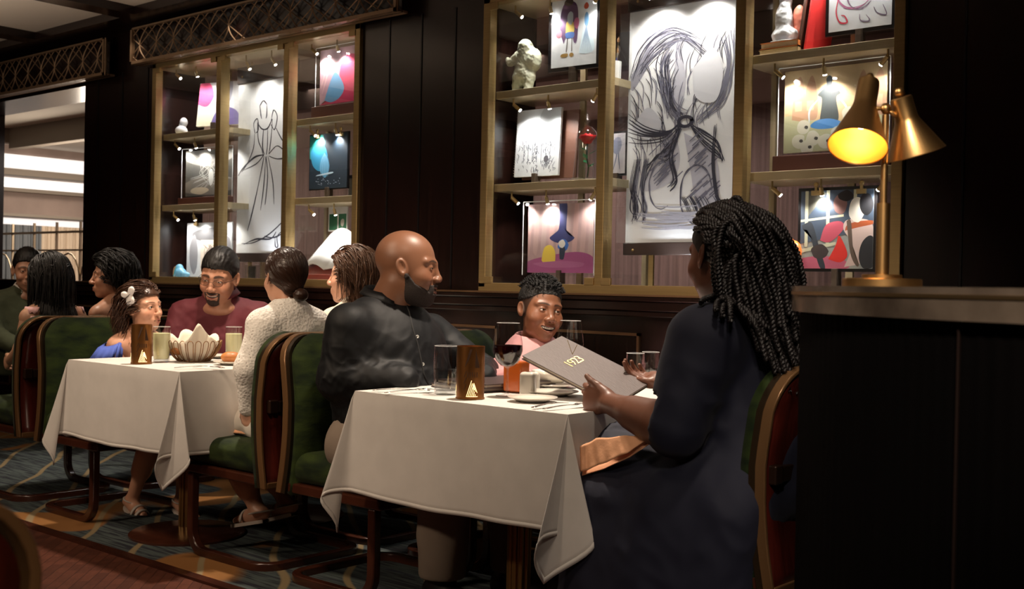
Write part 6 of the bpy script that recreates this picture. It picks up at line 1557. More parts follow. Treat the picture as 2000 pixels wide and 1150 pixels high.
# fine strands combed back over the cap into the bun
def combed(S, m, n, tgt, seed, cond, r=.0016, steps=26, off=.0005, capf=None, name='strands'):
    rts, _ = scalp_roots(S, n, cond, 1.09, seed); tg = np.array(tgt); P = rts.copy(); path = [P.copy()]
    for k in range(steps):
        D_ = tg-P; L = np.linalg.norm(D_, axis=1); D_ = D_/np.maximum(L, 1e-6)[:, None]; P = P+D_*np.minimum(.011, L)[:, None]
        d = capf(P.astype(f32)); e = 1e-3; G = np.stack([(capf((P+np.eye(3)[a]*e).astype(f32))-d)/e for a in range(3)], 1); G /= np.maximum(np.linalg.norm(G, axis=1), 1e-6)[:, None]
        P = P+G*np.maximum(off-d, 0)[:, None]; path.append(P.copy())
    path = np.array(path); K, n_, _ = path.shape; w = (path.reshape(-1, 3)@S.R.T.astype(float))*S.s+S.c
    return mk_hair(S, name, w.reshape(K, n_, 3), np.full(K, r)*np.clip(np.arange(K, 0, -1)/5, .2, 1), 4, m)
combed(Wg, MBR, 320, (-.105, -.022, -.07), 3, lambda q: q[2] > -.03 and q[0] < .06, capf=wh)
# brown haired woman facing left
def bangs(q): return q[2] > -.02 and not (q[0] > .05 and q[2] < .07)
def long_hair(S, n, cond, seed, steps, step, r, m, fn, width=.35, g=.10, wave=.004, wf=22, off=.010, jit=.2, name='hair', fwd=-.5, spread=1.0, tip=.5):
    rts, drs = scalp_roots(S, n, cond, 1.06, seed)
    Pw = np.array([tuple(S.W(q)) for q in rts]); Dw = np.array([[float(v) for v in S.R @ _v((v_[0]*.3+fwd, v_[1]*spread, v_[2]*.2+.05))] for v_ in drs])
    Dw /= np.linalg.norm(Dw, axis=1)[:, None]
    bk = np.array([float(v) for v in S.R @ _v((-1, 0, .1))]); p = strands(S, fn, Pw, Dw, steps, step, g, 0, off, seed=seed, jit=jit, wave=wave, wf=wf, stick=16, bias=bk, nb=10, bs=.12)
    K = len(p); rr_ = r*np.clip(np.arange(K, 0, -1)/(K*.35), tip, 1)
    return mk_hair(S, name, p, rr_, 5, m, flat=.6)
def hcol(S, extra=None, t=.008):
    def f(P):
        d = np.minimum(ell(S.L(P), (-.014, 0, .032), (.100+t, .077+t, .090+t))*S.s, cap(P, S.W((-.02, 0, -.06)), S.N, .055, .06))
        d = np.minimum(d, ell(S.L(P), (.03, 0, -.04), (.055, .058, .075))*S.s)
        return np.minimum(d, extra(P)) if extra else d
    return f
Br = sitter('woman with shoulder-length brown hair facing left, behind the black-shirted man', 688, 540, 3.45, 205, 0, 0, .24,
            dict(skin=SK_LT, open=.8), 'br', 180, .15, .085, (.11, .16), mat('cream_blouse', (.6, .54, .45), .85, bump=.2), (((.06, .2, -.25), (.25, .15, -.3)), ((.06, -.2, -.25), (.25, -.15, -.3))), nr=.046, cname='blouse')
Br.eyes()
MB2 = hair_mat('warm_brown', (.075, .036, .020), .32)
Br.hair(cap_hair(.010, lambda x: np.interp(x, [-.13, -.05, .0, .04, .06, .1], [-.10, -.09, -.05, .02, .05, .07]), nz=.002, ns=30), .003, MB2, 'hair')
long_hair(Br, 600, bangs, 4, 34, .0075, .0030, MB2, hcol(Br, Br.topfn), g=.14, wave=.004, name='locks', off=.012)
# little girl with bow
Lg = sitter('little girl with long wavy brown hair and a white bow, in a blue ruffled dress', 279, 601, 2.95, 16, -2, 3, .215,
            dict(skin=(0.60, 0.31, 0.20), lip=(0.48, 0.16, 0.12), jaw=.94, nose=.82, cheek=1.15, open=1.1, brow=(.10, .05, .03), brow_w=.7, brow_up=.002, ears=1.0), 'lg',
            0, .105, .065, (.085, .125), mat('blue_dress', (.05, .08, .36), .8, bump=.3, bscale=20), (((.03, .13, -.19), (.2, .08, -.19)), ((.02, -.135, -.20), (.15, -.10, -.235))), nr=.034, bare=True, cname='blue_dress', nb=(-.03, 0, -.125))
Lg.eyes(gaze=(1, .05, .12))
MB3 = hair_mat('chestnut', (.055, .024, .013), .32)
Lg.hair(cap_hair(.009, lambda x: np.interp(x, [-.13, -.06, -.02, .01, .035, .06, .1], [-.09, -.08, -.03, .01, .045, .060, .07]), nz=.002, ns=30), .003, MB3, 'hair')
def gcl(q): return (q[2] > -.01 and q[0] < .045) or (q[2] > .07 and q[0] < .07)
long_hair(Lg, 640, lambda q: gcl(q), 6, 36, .0075, .0026, MB3, hcol(Lg, lambda P: np.minimum(Lg.topfn(P), ell(P, Lg.N+Vector((-.02, 0, -.12)), (.09, .12, .13)))), g=.12, wave=.014, wf=38, name='locks', off=.012, fwd=-.95, spread=.7)
# ruffled sleeves
MBL = mat('blue_ruffle', (.07, .12, .48), .8, bump=.3, bscale=30)
for sg in (1, -1):
    c0 = Lg.loc3((-.01, .105*sg, -.075)); g = MB(); n = 44; vs = []
    for i in range(n+1):
        a = i/n*2*PI
        for j, (rr_, dz) in enumerate(((.050, .03), (.068, .01), (.082, -.035))):
            q = rr_+(.008*math.sin(i*1.55) if j == 2 else .003*math.sin(i*1.55)); vs.append(tuple(c0+Lg.F*(q*math.cos(a))+Lg.Lf*(q*.75*math.sin(a)+.02*sg*(1+j))+Vector((0, 0, dz-abs(math.sin(a))*.02))))
    g.add(vs, [(3*i+q, 3*i+q+1, 3*i+q+4, 3*i+q+3) for i in range(n) for q in (0, 1)]).build('ruffle', MBL, Lg.t, smooth=True, solid=.002)
    g = MB(); g.lathe([(.040, -.004), (.044, 0), (.040, .004)], 20, Matrix.Translation(c0+Vector((0, 0, -.125))+Lg.Lf*.02*sg))
bw_ = thing('hair_bow', tuple(Lg.W((-.005, -.08, .075))), 'white satin ribbon bow clipped in the little girl\'s hair', 'bow')
bc = Lg.W((.014, -.106, .070)); bx_ = Vector([float(v) for v in Lg.R @ _v((1, .1, .25))]); bz = Vector([float(v) for v in Lg.R @ _v((-.15, -.1, 1))]); by = bx_.cross(bz)
def bow(P):
    d = sph(P, bc, .010)
    for sx, sz, L in ((.55, .75, .024), (-.9, .35, .026), (-.35, -.9, .028), (.15, -1.0, .020)):
        c_ = bc+bx_*sx*L+bz*sz*L; u = (bx_*sx+bz*sz).normalized(); v = by.normalized(); w_ = u.cross(v)
        d = smin(d, ell(P, c_, (.022, .010, .016), np.array(Matrix((u, v, w_)).transposed(), dtype=f32)), .006)
    return d+.0018*noise3(P, 40, 3, 1)
sdf_obj('bow_loops', bow, np.array(bc)-.07, np.array(bc)+.07, .0025, mat('white_satin', (.78, .74, .72), .35, sheen=.4), bw_)
# dark-haired woman, bare shoulders
Dk = sitter('woman with wavy black hair and bare shoulders in profile at the far table', 218, 540, 3.40, 236, 2, 0, .235,
            dict(skin=(.42, .21, .13), open=.8, lip=(.36, .10, .08)), 'dk', 195, .15, .085, (.11, .165), mat('grey_camisole', (.12, .09, .09), .7), (((.0, .19, -.24), (.2, .15, -.3)), ((.0, -.19, -.24), (.2, -.15, -.3))), nr=.044, bare=True, cname='camisole', cres=.01)
Dk.eyes()
g = MB(); 
for sg in (1, -1): g.tube([Dk.loc3((.03, .085*sg, -.03)), Dk.loc3((-.05, .085*sg, -.032)), Dk.loc3((-.10, .075*sg, -.13))], .005, 6)
g.build('strap', mat('grey_camisole', (.12, .09, .09), .7), Dk.t)
Dk.hair(cap_hair(.016, lambda x: np.interp(x, [-.13, -.05, .0, .04, .06, .1], [-.10, -.10, -.06, .02, .05, .07]), nz=.004, ns=22), .0035, MH, 'hair')
long_hair(Dk, 560, bangs, 9, 26, .0075, .0034, MH, hcol(Dk, None, .018), g=.13, wave=.010, wf=30, name='locks', off=.016, fwd=-.6)
# long straight black hair, pink ruffles
Pk = sitter('girl with very long straight black hair in a pink ruffled top, back turned', 96, 545, 2.93, 182, 4, 0, .235,
            dict(skin=(.50, .27, .17)), 'pk', 180, .125, .075, (.10, .15), mat('pink_top', (.62, .34, .34), .8, bump=.3, bscale=18), (((.0, .16, -.24), (.2, .12, -.3)), ((.0, -.16, -.24), (.2, -.12, -.3))), nr=.042, bare=True, cname='pink_top', cres=.01)
Pk.hair(cap_hair(.010, lambda x: np.interp(x, [-.13, -.05, .0, .04, .06, .1], [-.10, -.10, -.06, .02, .05, .07]), nz=.0012, ns=22), .0035, MH, 'hair')
long_hair(Pk, 560, bangs, 10, 50, .0078, .0036, MH, hcol(Pk, lambda P: ell(P, Pk.N+Vector((.0, 0, -.16)), (.10, .13, .2))), g=.16, wave=.002, name='locks', off=.012, jit=.1)
for sg in (1, -1):
    for q in range(3):
        g = MB(); n = 20; vs = []
        for i in range(n+1):
            a = -1.3+2.6*i/n; r_ = .075+.012*q
            for j in (0, 1): vs.append(tuple(Pk.loc3((-.02+r_*.9*math.sin(a), sg*(.10+r_*.55*math.cos(a))+sg*.01*j, -.02-.045*q-.03*j+.006*math.sin(i*1.8)*j))))
        g.add(vs, [(2*i, 2*i+1, 2*i+3, 2*i+2) for i in range(n)]).build('ruffle', mat('pink_ruffle', (.66, .38, .38), .8), Pk.t, smooth=True, solid=.003)
# man in olive sweater
Gm = sitter('dark-haired man in an olive sweater with white collar at the far left', 54, 528, 3.42, -22, 6, 0, .25,
            dict(skin=(.42, .21, .13), lip=(.34, .12, .09), open=.55, brow=(.02, .015, .01), smile=.6, brow_w=1.1), 'gm', -10, .19, .085, (.13, .20), mat('olive_sweater', (.035, .042, .018), .9, bump=.3, bscale=60), (((.08, .22, -.26), (.3, .15, -.32)), ((.08, -.22, -.26), (.3, -.15, -.32))), nr=.054, ncut=.068, cname='sweater', cres=.01)
Gm.eyes(); Gm.hair(dh, .0035, MH)
collar(Gm, Gm.N+Vector((0, 0, .010)), .064, .030, .9, -18, mat('white_collar', (.6, .58, .54), .8))
# legs in sandals under the tables
def leg(S, knee, ankle, toe, heel, m_skin, sole, r=(.052, .030), straps=2, name='sandal', cat=None, lift=.0):
    kn, an, to, he = map(Vector, (knee, ankle, toe, heel))
    def f(P):
        d = chain(P, [kn, an], list(r), .02); d = smin(d, cap(P, kn.lerp(an, .15), kn.lerp(an, .45), r[0]*1.02, r[0]*.95), .03)
        mid = he.lerp(to, .55)+Vector((0, 0, .018))
        d = smin(d, chain(P, [he+Vector((0, 0, .022)), mid, to+Vector((0, 0, .008))], [.026, .026, .014], .02), .025)
        return smin(d, cap(P, an, he.lerp(to, .35)+Vector((0, 0, .02)), .028, .024), .02)
    a_, b_ = limb_box([kn, an, to, he], .07)
    V, F = surf(f, a_, b_, .005)
    n = len(V); C = np.tile(np.array(S.H['skin']), (n, 1))
    o = link('leg', np_mesh('leg', V-np.array(S.t.location), F, True, C), m_skin, S.t)
    sh = MB(); u = (to-he).normalized(); sd_ = u.cross(Vector((0, 0, 1))).normalized(); upv = sd_.cross(u)
    N_ = 14; vs = []
    for i in range(N_+1):
        t_ = i/N_; wdt = .038*(math.sin(PI*min(max(t_*.86+.07, 0), 1))**.45)*(.85+.25*t_)
        c_ = he.lerp(to+u*.01, t_)-u*.012*(1-t_)
        for s_ in (1, -1):
            for z in (-.004, -.018): vs.append(c_+sd_*wdt*s_+upv*z)
    fs = []
    for i in range(N_):
        b = i*4; fs += [(b, b+2, b+6, b+4), (b+1, b+5, b+7, b+3), (b, b+4, b+5, b+1), (b+2, b+3, b+7, b+6)]
    sh.add(vs, fs)
    so = sh.build(name, sole, S.t, smooth='auto')
    st = MB()
    for k in range(straps):
        t_ = .55+.17*k; c_ = he.lerp(to, t_); R0 = .041-.004*k
        st.tube([c_+sd_*R0*math.cos(a)+upv*(R0*(1.15-.15*k)*math.sin(a)) for a in [j*PI/10 for j in range(11)]], .009, 6, flat=.25, upv=tuple(upv))
    st.tube([an+Vector((0, 0, -.0))+sd_*.037*math.cos(a)+u*.037*math.sin(a) for a in [j*PI/8 for j in range(16)]], .006, 6, closed=True, flat=.5)
    st.build('strap', sole, so, smooth=True)
    if straps == 1:
        hb = MB(); hb.tube([he+u*.03-upv*.0+sd_*.037*math.cos(a)-u*.042*math.sin(a)*1.0+Vector((0, 0, .028)) for a in [j*PI/10 for j in range(11)]], .026, 8, flat=.16, upv=(0, 0, 1)); hb.build('heel_cup', sole, so, smooth=True)
M_SAND = mat('cream_leather', (.55, .48, .42), .5)
an = at(258, 975, Y=2.95); leg(Lg, at(292, 870, Y=2.93), an, an+Vector((.13, .0, -.085)), an+Vector((-.035, 0, -.035)), M_skin('lg'), M_SAND, (.045, .026))
an = an+Vector((.19, .14, 0)); leg(Lg, an+Vector((.05, 0, .25)), an, an+Vector((.12, .02, -.08)), an+Vector((-.035, 0, -.035)), M_skin('lg'), M_SAND, (.045, .026))
an = at(505, 1000, Y=2.88); leg(Wg, at(462, 905, Y=2.86), an, an+Vector((-.15, .0, -.065)), an+Vector((.035, 0, -.02)), M_skin('w'), M_SAND, (.050, .029), straps=1)
an = at(560, 985, Y=3.02); leg(Wg, at(520, 900, Y=3.02), an, an+Vector((-.13, .0, -.075)), an+Vector((.035, 0, -.025)), M_skin('w'), M_SAND, (.050, .029), straps=1)
# skirt / thighs of the girl in white
def wsk(P):
    d = chain(P, [(-3.72, 2.86, .53), (-4.02, 2.87, .545)], [.09, .07], .03); d = smin(d, chain(P, [(-3.72, 3.02, .53), (-4.02, 3.01, .545)], [.09, .07], .03), .03)
    return smax(d+folds(P, .004, 5, 2), .485-P[:, 2], .01)
Wg.cloth('skirt', wsk, (-4.15, 2.72, .44), (-3.58, 3.16, .68), .008, mat('white_skirt', (.62, .57, .5), .85))

# ------------------------------------------------------------------ menu in the woman's hand
A0 = at(1020, 694, Y=2.84); B0 = at(1097, 656, Y=3.05); AB = B0-A0; ab = AB.normalized()
e1 = ab.cross(Vector((0, 0, 1))).normalized(); e2 = e1.cross(ab)
best = None
def proj(p):
    d_ = Vector(p)-EYE; z = d_.dot(fw); return 1000+FPX*d_.dot(rt)/z, 575-FPX*d_.dot(up)/z
for i in range(360):
    ph_ = rad(i); L_ = e1*math.cos(ph_)+e2*math.sin(ph_)
    q = proj(A0+L_*.2); q2 = proj(B0+L_*.335); s_ = (q[1]-694)/(q[0]-1020+1e-6)
    if q[0] > 1040 and L_.z < 0.3:
        sc_ = abs(s_-.53)*100+abs(q2[0]-1262)*.3+abs(q2[1]-738)*.3
        if best is None or sc_ < best[0]: best = (sc_, L_)
ML = best[1]; MN = ab.cross(-ML).normalized(); MLEN = .365
def closed_menu(name, label, O, U, V, N, th, grp=None, mm=None):
    t = thing(name, tuple(O+(U+V)*.5-N*th), label, 'menu', grp)
    for nm, a, b, m_ in (('front_cover', -.003, 0, mm), ('pages', -th+.003, -.003, mat('menu_pages', (.40, .34, .28), .8)), ('back_cover', -th, -th+.003, mm)):
        e = 0.0 if nm != 'pages' else .003
        u_, v_ = U.normalized()*e, V.normalized()*e; P_ = [O+u_+v_, O+U-u_+v_, O+U+V-u_-v_, O+V+u_-v_]
        MB().add([p+N*a for p in P_]+[p+N*b for p in P_], [(3, 2, 1, 0), (4, 5, 6, 7), (0, 1, 5, 4), (1, 2, 6, 5), (2, 3, 7, 6), (3, 0, 4, 7)]).build(nm, m_, t)
    return t
M_MENU = mat('grey_brown_cloth_cover', (.105, .083, .080), .55, bump=.25, bscale=70, stretch=(1, 4, 1), var=.1, vscale=30)
mt = closed_menu('menu', 'grey-brown menu with a gold number on its cover, held by the braided woman', A0, AB, ML*MLEN, MN, .014, mm=M_MENU)
M_GOLD = mat('gold_foil', (.75, .55, .20), .25, 1.0)
mt_loc = parent_loc(mt)
tx = bpy.data.curves.new('lettering', 'FONT'); tx.body = '1923'; tx.size = .052; tx.extrude = .0004; tx.align_x = 'CENTER'; tx.align_y = 'CENTER'; tx.space_character = .82
tmp = bpy.data.objects.new('lettering_curve', tx); me_ = bpy.data.meshes.new_from_object(tmp); bpy.data.objects.remove(tmp); me_.materials.clear(); to = link('lettering', me_, M_GOLD, mt)
pc = A0+AB*.50+ML*MLEN*.36+MN*.0008
Mt = Matrix((ab*0.95, -ML, MN)).transposed().to_4x4(); Mt.translation = pc-mt_loc; to.matrix_basis = Mt
g = MB()
for (u0, v0, u1, v1) in ((.97, .08, .66, .27), (.97, .19, .66, .27)):
    a_ = A0+AB*u0+ML*MLEN*v0+MN*.0006; b_ = A0+AB*u1+ML*MLEN*v1+MN*.0006; g.tube([a_, b_], .0009, 4)
g.build('gold_line', M_GOLD, mt)
# peach napkin across her lap
na = thing('lap_napkin', tuple(at(1200, 890, Y=2.62)), 'peach cloth napkin folded over the braided woman\'s lap', 'napkin')
def nap(P0s, m, parent, name='napkin_cloth', nf=7, amp=.006):
    """P0s: two polylines (upper, lower) in world; ruled cloth with soft pleats"""
    U_ = [Vector(p) for p in P0s[0]]; L_ = [Vector(p) for p in P0s[1]]; n = 36; K = 12; vs = []
    amp = amp*.35
    def ev(Q_, t_):
        x = t_*(len(Q_)-1); i = min(int(x), len(Q_)-2); return Q_[i].lerp(Q_[i+1], x-i)
    for i in range(n+1):
        for k in range(K+1):
            p = ev(U_, i/n).lerp(ev(L_, i/n), k/K); p = p+Vector((0, -amp*math.sin(i/n*nf*2*PI)*(k/K), amp*.6*math.sin(i/n*nf*PI+k*.7))); vs.append(p)
    return MB().add(vs, [(i*(K+1)+k, i*(K+1)+k+1, (i+1)*(K+1)+k+1, (i+1)*(K+1)+k) for i in range(n) for k in range(K)]).build(name, m, parent, smooth=True, solid=.002)
M_PEACH = mat('peach_linen', (.78, .40, .22), .85, bump=.2, bscale=90)
YN = 2.60
nap(([at(1133, 872, Y=YN), at(1165, 856, Y=YN), at(1222, 851, Y=YN), at(1262, 850, Y=YN+.02)], [at(1134, 922, Y=YN-.015), at(1175, 906, Y=YN-.02), at(1225, 884, Y=YN-.02), at(1275, 852, Y=YN)]), M_PEACH, na)
nap(([at(1140, 905, Y=YN+.03), at(1185, 900, Y=YN+.03), at(1235, 872, Y=YN+.03), at(1280, 845, Y=YN+.03)], [at(1137, 929, Y=YN), at(1180, 915, Y=YN), at(1230, 893, Y=YN), at(1283, 856, Y=YN)]), M_PEACH, na, 'under_fold', 3, .003)
nb_ = thing('lap_napkin', tuple(at(460, 825, Y=2.80)), 'peach cloth napkin on the lap of the girl in white', 'napkin')
nap(([at(470, 800, Y=2.84), at(482, 798, Y=2.84), at(488, 805, Y=2.84)], [at(436, 842, Y=2.78), at(462, 846, Y=2.78), at(486, 848, Y=2.78)]), M_PEACH, nb_, amp=.003, nf=3)

# ------------------------------------------------------------------ table settings
TZ = .7512
def on_t(px, py): p = at(px, py, Z=TZ); return p.x, p.y
def TM(x, y, z=TZ): return Matrix.Translation((x, y, z))
M_RIMG = mat('rim_glint', (.55, .55, .55), .15)  # pale opaque rings: the glint on glass rims put into the colour
def wine_glass(px, py, label, fill, h=.238):
    x, y = on_t(px, py); t = thing('wine_glass', (x, y, TZ), label, 'glass')
    MB().lathe([(0, .001), (.036, .0015), (.037, .003), (.02, .005), (.006, .009), (.0042, .03), (.004, .085), (.006, .094)], 32, TM(x, y)).build('foot_and_stem', M_GLASS, t, smooth=True)
    pr = [(.004, .092), (.022, .100), (.038, .116), (.047, .138), (.049, .152), (.047, .175), (.042, .205), (.037, h)]
    MB().lathe(pr, 40, TM(x, y)).build('bowl', M_GLASS, t, smooth=True)
    MB().tube([(x+.037*math.cos(a), y+.037*math.sin(a), TZ+h) for a in [i*PI/20 for i in range(40)]], .0007, 5, closed=True).build('rim', M_RIMG, t, smooth=True)
    if fill: MB().lathe([(0, .096), (.021, .1015), (.0365, .117), (.0455, .139), (.0475, .152), (.0465, .166), (0, .166)], 36, TM(x, y)).build('red_wine', mat('red_wine', (.012, .001, .002), .05, coat=.5), t, smooth='auto')
wine_glass(990, 774, 'tall wine glass with dark red wine on the right table', True)
wine_glass(1112, 756, 'empty wine glass standing behind the held menu', False)
def tumbler(px, py, label, r, h, fill, fm, nm='water', taper=.9):
    x, y = on_t(px, py); t = thing('drinking_glass', (x, y, TZ), label, 'glass')
    MB().lathe([(0, 0), (r*taper*.9, 0), (r*taper, .004), (r, h*.35), (r*1.02, h*.6), (r*.96, h)], 36, TM(x, y)).build('glass_wall', M_GLASS, t, smooth=True)
    MB().tube([(x+r*.96*math.cos(a), y+r*.96*math.sin(a), TZ+h) for a in [i*PI/20 for i in range(40)]], .0008, 5, closed=True).build('rim', M_RIMG, t, smooth=True)
    MB().lathe([(0, .001), (r*taper*.88, .001), (r*taper*.9, .012), (0, .014)], 30, TM(x, y)).build('thick_base', glass_mat('base_glass', (.85, .87, .87), .05), t, smooth='auto')
    MB().lathe([(0, .0145), (r*taper*.92, .0145), (r*.96, h*.35), (r*.975, fill*h), (0, fill*h)], 36, TM(x, y)).build(nm, fm, t, smooth='auto')
M_WATER = glass_mat('water', (.80, .82, .82), .02, .10)
tumbler(870, 770, 'half-full water tumbler beside the pierced copper candle holder', .040, .158, .52, M_WATER)
tumbler(1240, 755, 'short water glass behind the braided woman\'s menu, left of two', .034, .122, .45, M_WATER)
tumbler(1270, 748, 'short water glass behind the braided woman\'s menu, right of two', .034, .118, .45, M_WATER)
M_LEM = mat('cloudy_lemonade', (.72, .70, .42), .4, emit=None)
tumbler(315, 707, 'tall glass of cloudy lemonade beside the left candle holder', .037, .152, .82, M_LEM, 'lemonade')
tumbler(456, 704, 'tall glass of cloudy lemonade behind the bread roll', .037, .150, .80, M_LEM, 'lemonade')
M_COP = mat('pierced_copper', (.30, .125, .035), .35, .85, var=.2, vscale=12)
M_GLOW = emis('candle_glow', (1.0, .66, .22), 2.2)  # emissive strips in place of candlelight shining through the sleeve
def votive(px, py, label, r, h, seed):
    x, y = on_t(px, py); t = thing('candle_holder', (x, y, TZ), label, 'candle holder')
    MB().lathe([(0, .001), (r*1.05, .001), (r*1.05, .004), (r, .005), (r, h), (r*.96, h), (r*.955, .008), (0, .008)], 48, TM(x, y)).build('copper_sleeve', M_COP, t, smooth='auto')
    ra = random.Random(seed); cam_a = math.atan2(-y, -x)
    lit = MB(); dk = MB()
    def bar(m, a0, z0, a1, z1, w_, R_=None):
        n = 5; pts = []
        R2 = r+.0006
        for k in range(n+1):
            a = a0+(a1-a0)*k/n; pts.append((x+R2*math.cos(a), y+R2*math.sin(a), TZ+z0+(z1-z0)*k/n))
        m.tube(pts, w_, 4)
    for rep in range(3):
        c = cam_a+0.15+rep*2*PI/3
        for i in range(6):      # parallel slanted glow strips on the sleeve making a deco pyramid
            bar(lit, c-.40+.12*i, .012, c-.06+.055*i, .060-.0085*i, .0011)
        for i in range(4): bar(lit, c+.36-.10*i, .022+.004*i, c+.10-.02*i, .052-.002*i, .0010)
        bar(lit, c-.44, .010, c+.40, .010, .0010)
        for i in range(6): bar(dk, c-.55+.05*i, h*.62+.004*i, c-.2+.03*i, h*.95, .0010); bar(dk, c+.5-.06*i, h*.60, c+.2, h*.93-.006*i, .0010)
        for i in range(5): bar(dk, c-.35+.17*i, h*.42, c-.35+.17*i, h*.52, .0014); 
        for i in range(3): bar(dk, c-.62, .03+.02*i, c-.45, .05+.02*i, .001)
        lit.build('glow_strip', M_GLOW, t); dk.build('dark_cutout', mat('dark_cutout', (.05, .02, .008), .6), t); lit = MB(); dk = MB()
    MB().lathe([(0, .009), (.022, .009), (.022, .045), (0, .045)], 24, TM(x, y)).build('candle', mat('candle_wax', (.7, .6, .45), .5), t, smooth='auto')
    lamp('POINT', (x, y, TZ+.075), .25, (1, .6, .25), size=.008, name='candle_light')
votive(918, 778, 'pierced copper candle holder in the middle of the right table', .044, .166, 1)
votive(276, 710, 'pierced copper candle holder on the left table beside the little girl', .042, .165, 2)
# amber glass cube whose weak emission stands in for light through it
x, y = on_t(1008, 766); t = thing('amber_tumbler', (x, y, TZ), 'square amber glass drink beside the white salt cellar', 'glass')
R45 = Matrix.Translation((x, y, TZ)) @ Matrix.Rotation(rad(12), 4, 'Z')
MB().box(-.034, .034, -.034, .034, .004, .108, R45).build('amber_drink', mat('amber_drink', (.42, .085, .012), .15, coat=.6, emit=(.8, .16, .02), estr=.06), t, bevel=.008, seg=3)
# salt and pepper
for (px_, py_, lab, s_) in ((1031, 771, 'white porcelain salt cellar in front of the amber glass', 1.0), (1040, 764, 'white porcelain pepper cellar behind the salt cellar', .9)):
    x, y = on_t(px_, py_); t = thing('salt_cellar', (x, y, TZ), lab, 'shaker')
    def f(P, x=x, y=y, s_=s_): return smax(boxd(P, (x, y, TZ+.034*s_), (.026*s_, .022*s_, .042*s_), rotm(25), .012), TZ+.0005-P[:, 2], 0)
    sdf_obj('shaker_body', f, (x-.05, y-.05, TZ-.01), (x+.05, y+.05, TZ+.09), .003, M_CHINA, t)
    MB().lathe([(0, .0765*s_), (.008, .0762*s_), (.008, .0772*s_), (0, .078*s_)], 12, TM(x, y)).build('shaker_cap', M_STEEL, t)
def plate(px, py, label, r, z=0.0, name='plate', bowl=False, cat='plate'):
    x, y = on_t(px, py); t = thing(name, (x, y, TZ+z), label, cat)
    pf = [(0, .001), (r*.55, .001), (r*.60, .004), (r*.78, .008), (r, .014), (r*1.0, .016), (r*.78, .011), (r*.58, .0065), (0, .006)] if not bowl else [(0, .001), (r*.5, .001), (r*.85, .018), (r, .045), (r*.97, .045), (r*.8, .02), (r*.45, .006), (0, .006)]
    MB().lathe(pf, 48, TM(x, y, TZ+z)).build(name+'_body', M_CHINA, t, smooth=True); return x, y
plate(1040, 784, 'small white side plate at the near edge of the right table', .078)
plate(1080, 772, 'white plate partly under the held menu', .085)
plate(1078, 757, 'white bread plate beneath the shallow bowl', .085)
plate(1078, 757, 'shallow white bowl on the bread plate behind the salt cellar', .072, .017, 'bowl', True, 'bowl')
plate(1215, 750, 'white plate behind the braided woman\'s menu', .10)
plate(452, 712, 'white side plate under the bread roll', .075)
plate(432, 699, 'white plates stacked behind the bread basket', .08)
def cutlery(px0, py0, px1, py1, label, kind):
    a_ = at(px0, py0, Z=TZ+.003); b_ = at(px1, py1, Z=TZ+.003); d_ = (b_-a_).normalized(); L = .19; s_ = d_.cross(Vector((0, 0, 1)))
    t = thing(kind, tuple(a_), label, 'cutlery')
    g = MB(); n = 14; vs = []
    for i in range(n+1):
        u = i/n
        w_ = {'fork': np.interp(u, [0, .1, .55, .72, .82, 1], [.006, .007, .0025, .008, .011, .010]), 'knife': np.interp(u, [0, .1, .45, .5, .8, 1], [.006, .0065, .005, .008, .009, .002]), 'spoon': np.interp(u, [0, .1, .6, .74, .88, 1], [.006, .0065, .0025, .012, .017, .003])}[kind]
        z = .002+.006*math.sin(u*PI)+(.004 if kind != 'knife' and u > .75 else 0)
        for s2 in (1, -1): vs.append(a_+d_*L*u+s_*float(w_)*s2+Vector((0, 0, z)))
    g.add(vs, [(2*i, 2*i+1, 2*i+3, 2*i+2) for i in range(n)]); g.build(kind+'_body', M_STEEL, t, smooth=True, solid=.0016)
cutlery(728, 763, 770, 764, 'fork on the near left edge of the right table', 'fork'); cutlery(752, 768, 826, 765, 'spoon lying beside the fork on the right table', 'spoon')
cutlery(1040, 797, 1110, 788, 'knife under the braided woman\'s hand', 'knife'); cutlery(1062, 800, 1118, 795, 'fork under the braided woman\'s hand', 'fork')
cutlery(340, 719, 400, 719, 'knife in front of the bread basket', 'knife'); cutlery(376, 716, 420, 720, 'fork in front of the bread basket', 'fork')
# stacked closed menus by the man
M_MENU2 = mat('dark_brown_cover', (.045, .028, .028), .45, bump=.2, bscale=60)
P0_ = at(770, 752, Z=TZ+.014)
for i in range(2):
    U = Vector((math.cos(rad(-62+4*i)), math.sin(rad(-62+4*i)), 0))
    o_ = Vector((-2.80, 3.04, TZ+.0145*(i+1))); U = Vector((.26, -.03, 0)); V = Vector((.03, .33, 0)); o_ = Vector((-2.83+.02*i, 2.86+.01*i, TZ+.0145*(i+1)))
    closed_menu('closed_menu', ('dark brown menu lying under another beside the water tumbler', 'dark brown menu lying on top of another beside the water tumbler')[i], o_, U, V, Vector((0, 0, 1)), .0135, mm=M_MENU2)
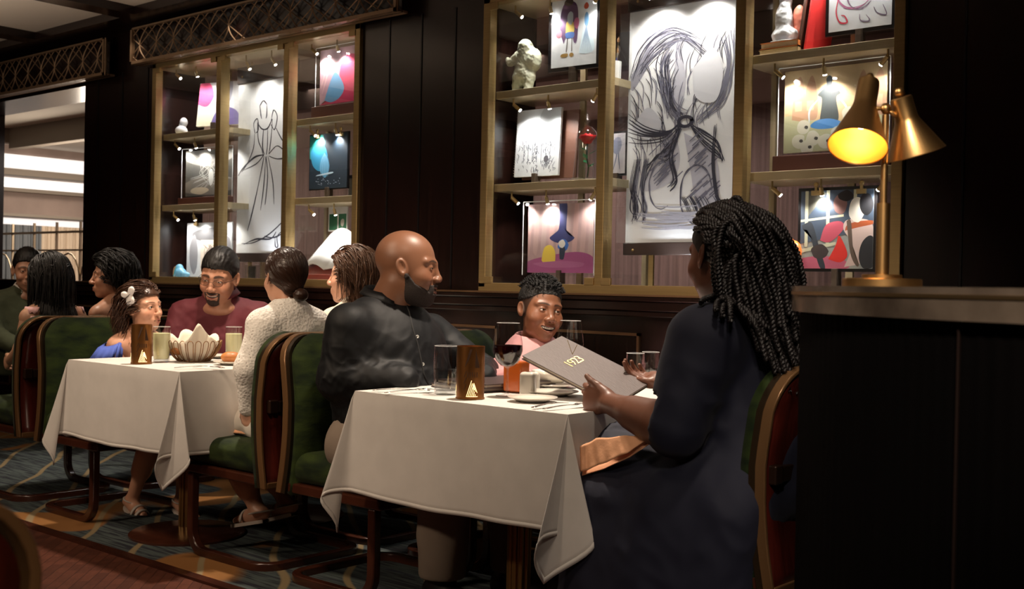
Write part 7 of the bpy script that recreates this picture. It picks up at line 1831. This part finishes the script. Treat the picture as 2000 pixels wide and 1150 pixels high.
# bread basket
x, y = on_t(378, 706); t = thing('bread_basket', (x, y, TZ), 'bronze wire bread basket lined with a white napkin on the left table', 'basket')
g = MB(); nW = 22; rT, rB, hB = .118, .06, .092
for i in range(nW):
    a0 = i*2*PI/nW; a1 = (i+1)*2*PI/nW; am = (a0+a1)/2; pts = []
    prof = lambda z: rB+(rT-rB)*math.sin(min(z/hB, 1)*PI/2)**.8
    for k in range(7): z = .004+(hB-.016)*k/6; pts.append((x+prof(z)*math.cos(a0+.04), y+prof(z)*math.sin(a0+.04), TZ+z))
    for k in range(1, 6): b = PI*k/6; aa = am-(am-a0-.04)*math.cos(b); pts.append((x+rT*math.cos(aa), y+rT*math.sin(aa), TZ+hB-.012+.014*math.sin(b)))
    for k in range(7): z = .004+(hB-.016)*(6-k)/6; pts.append((x+prof(z)*math.cos(a1-.04), y+prof(z)*math.sin(a1-.04), TZ+z))
    g.tube(pts, .0019, 5)
g.tube([(x+rB*math.cos(a), y+rB*math.sin(a), TZ+.004) for a in [i*PI/16 for i in range(32)]], .003, 6, closed=True)
g.build('wire_frame', mat('bronze_wire', (.22, .11, .045), .35, .8), t, smooth=True)
t2 = thing('basket_napkin', (x, y, TZ+.02), 'white cloth napkin folded inside the bread basket with pointed corners', 'napkin')
vs = []; n = 64; K = 8
for i in range(n+1):
    a = i*2*PI/n; pk = .05*max(0, math.cos(2*a+.6))**2+.035*max(0, math.cos(3*a+1.2))**3
    for k in range(K+1):
        u = k/K; r_ = .02+.085*u**.7+.018*u*math.sin(5*a); z = .006+(.080+pk)*u**1.6; vs.append((x+r_*math.cos(a), y+r_*math.sin(a), TZ+z))
MB().add(vs, [(i*(K+1)+k, i*(K+1)+k+1, (i+1)*(K+1)+k+1, (i+1)*(K+1)+k) for i in range(n) for k in range(K)]).build('napkin_cloth', mat('white_napkin', (.72, .66, .55), .9), t2, smooth=True, solid=.002)
def roll(cx_, cy_, z, label, s_=1.0, yaw=0):
    t = thing('bread_roll', (cx_, cy_, z), label, 'bread')
    Rm = rotm(yaw)
    def f(P):
        d = ell(P, (cx_, cy_, z+.022*s_), (.044*s_, .034*s_, .025*s_), Rm); q = (P-_v((cx_, cy_, z)))@Rm
        d = smax(d, .004-(np.abs(q[:, 0])*0+np.linalg.norm(q[:, :2]-_v((0, 0)), axis=1))*0+z+.001-P[:, 2]-.004, .003); return d+.0015*np.exp(-(q[:, 0]/.01)**2)+.0006*noise3(P, 25, 3)
    sdf_obj('crust', f, (cx_-.06, cy_-.06, z-.01), (cx_+.06, cy_+.06, z+.07), .003, mat('baked_crust', (.50, .19, .045), .45, col2=(.36, .12, .03), vscale=18), t)
x2, y2 = on_t(451, 711); roll(x2, y2, TZ+.0075, 'golden bread roll on the white side plate', 1.0, 40)
roll(x-.02, y-.055, TZ+.028, 'bread roll inside the wire basket', .9, 80); roll(x+.03, y+.02, TZ+.035, 'bread roll in the middle of the basket napkin', .85, 10)
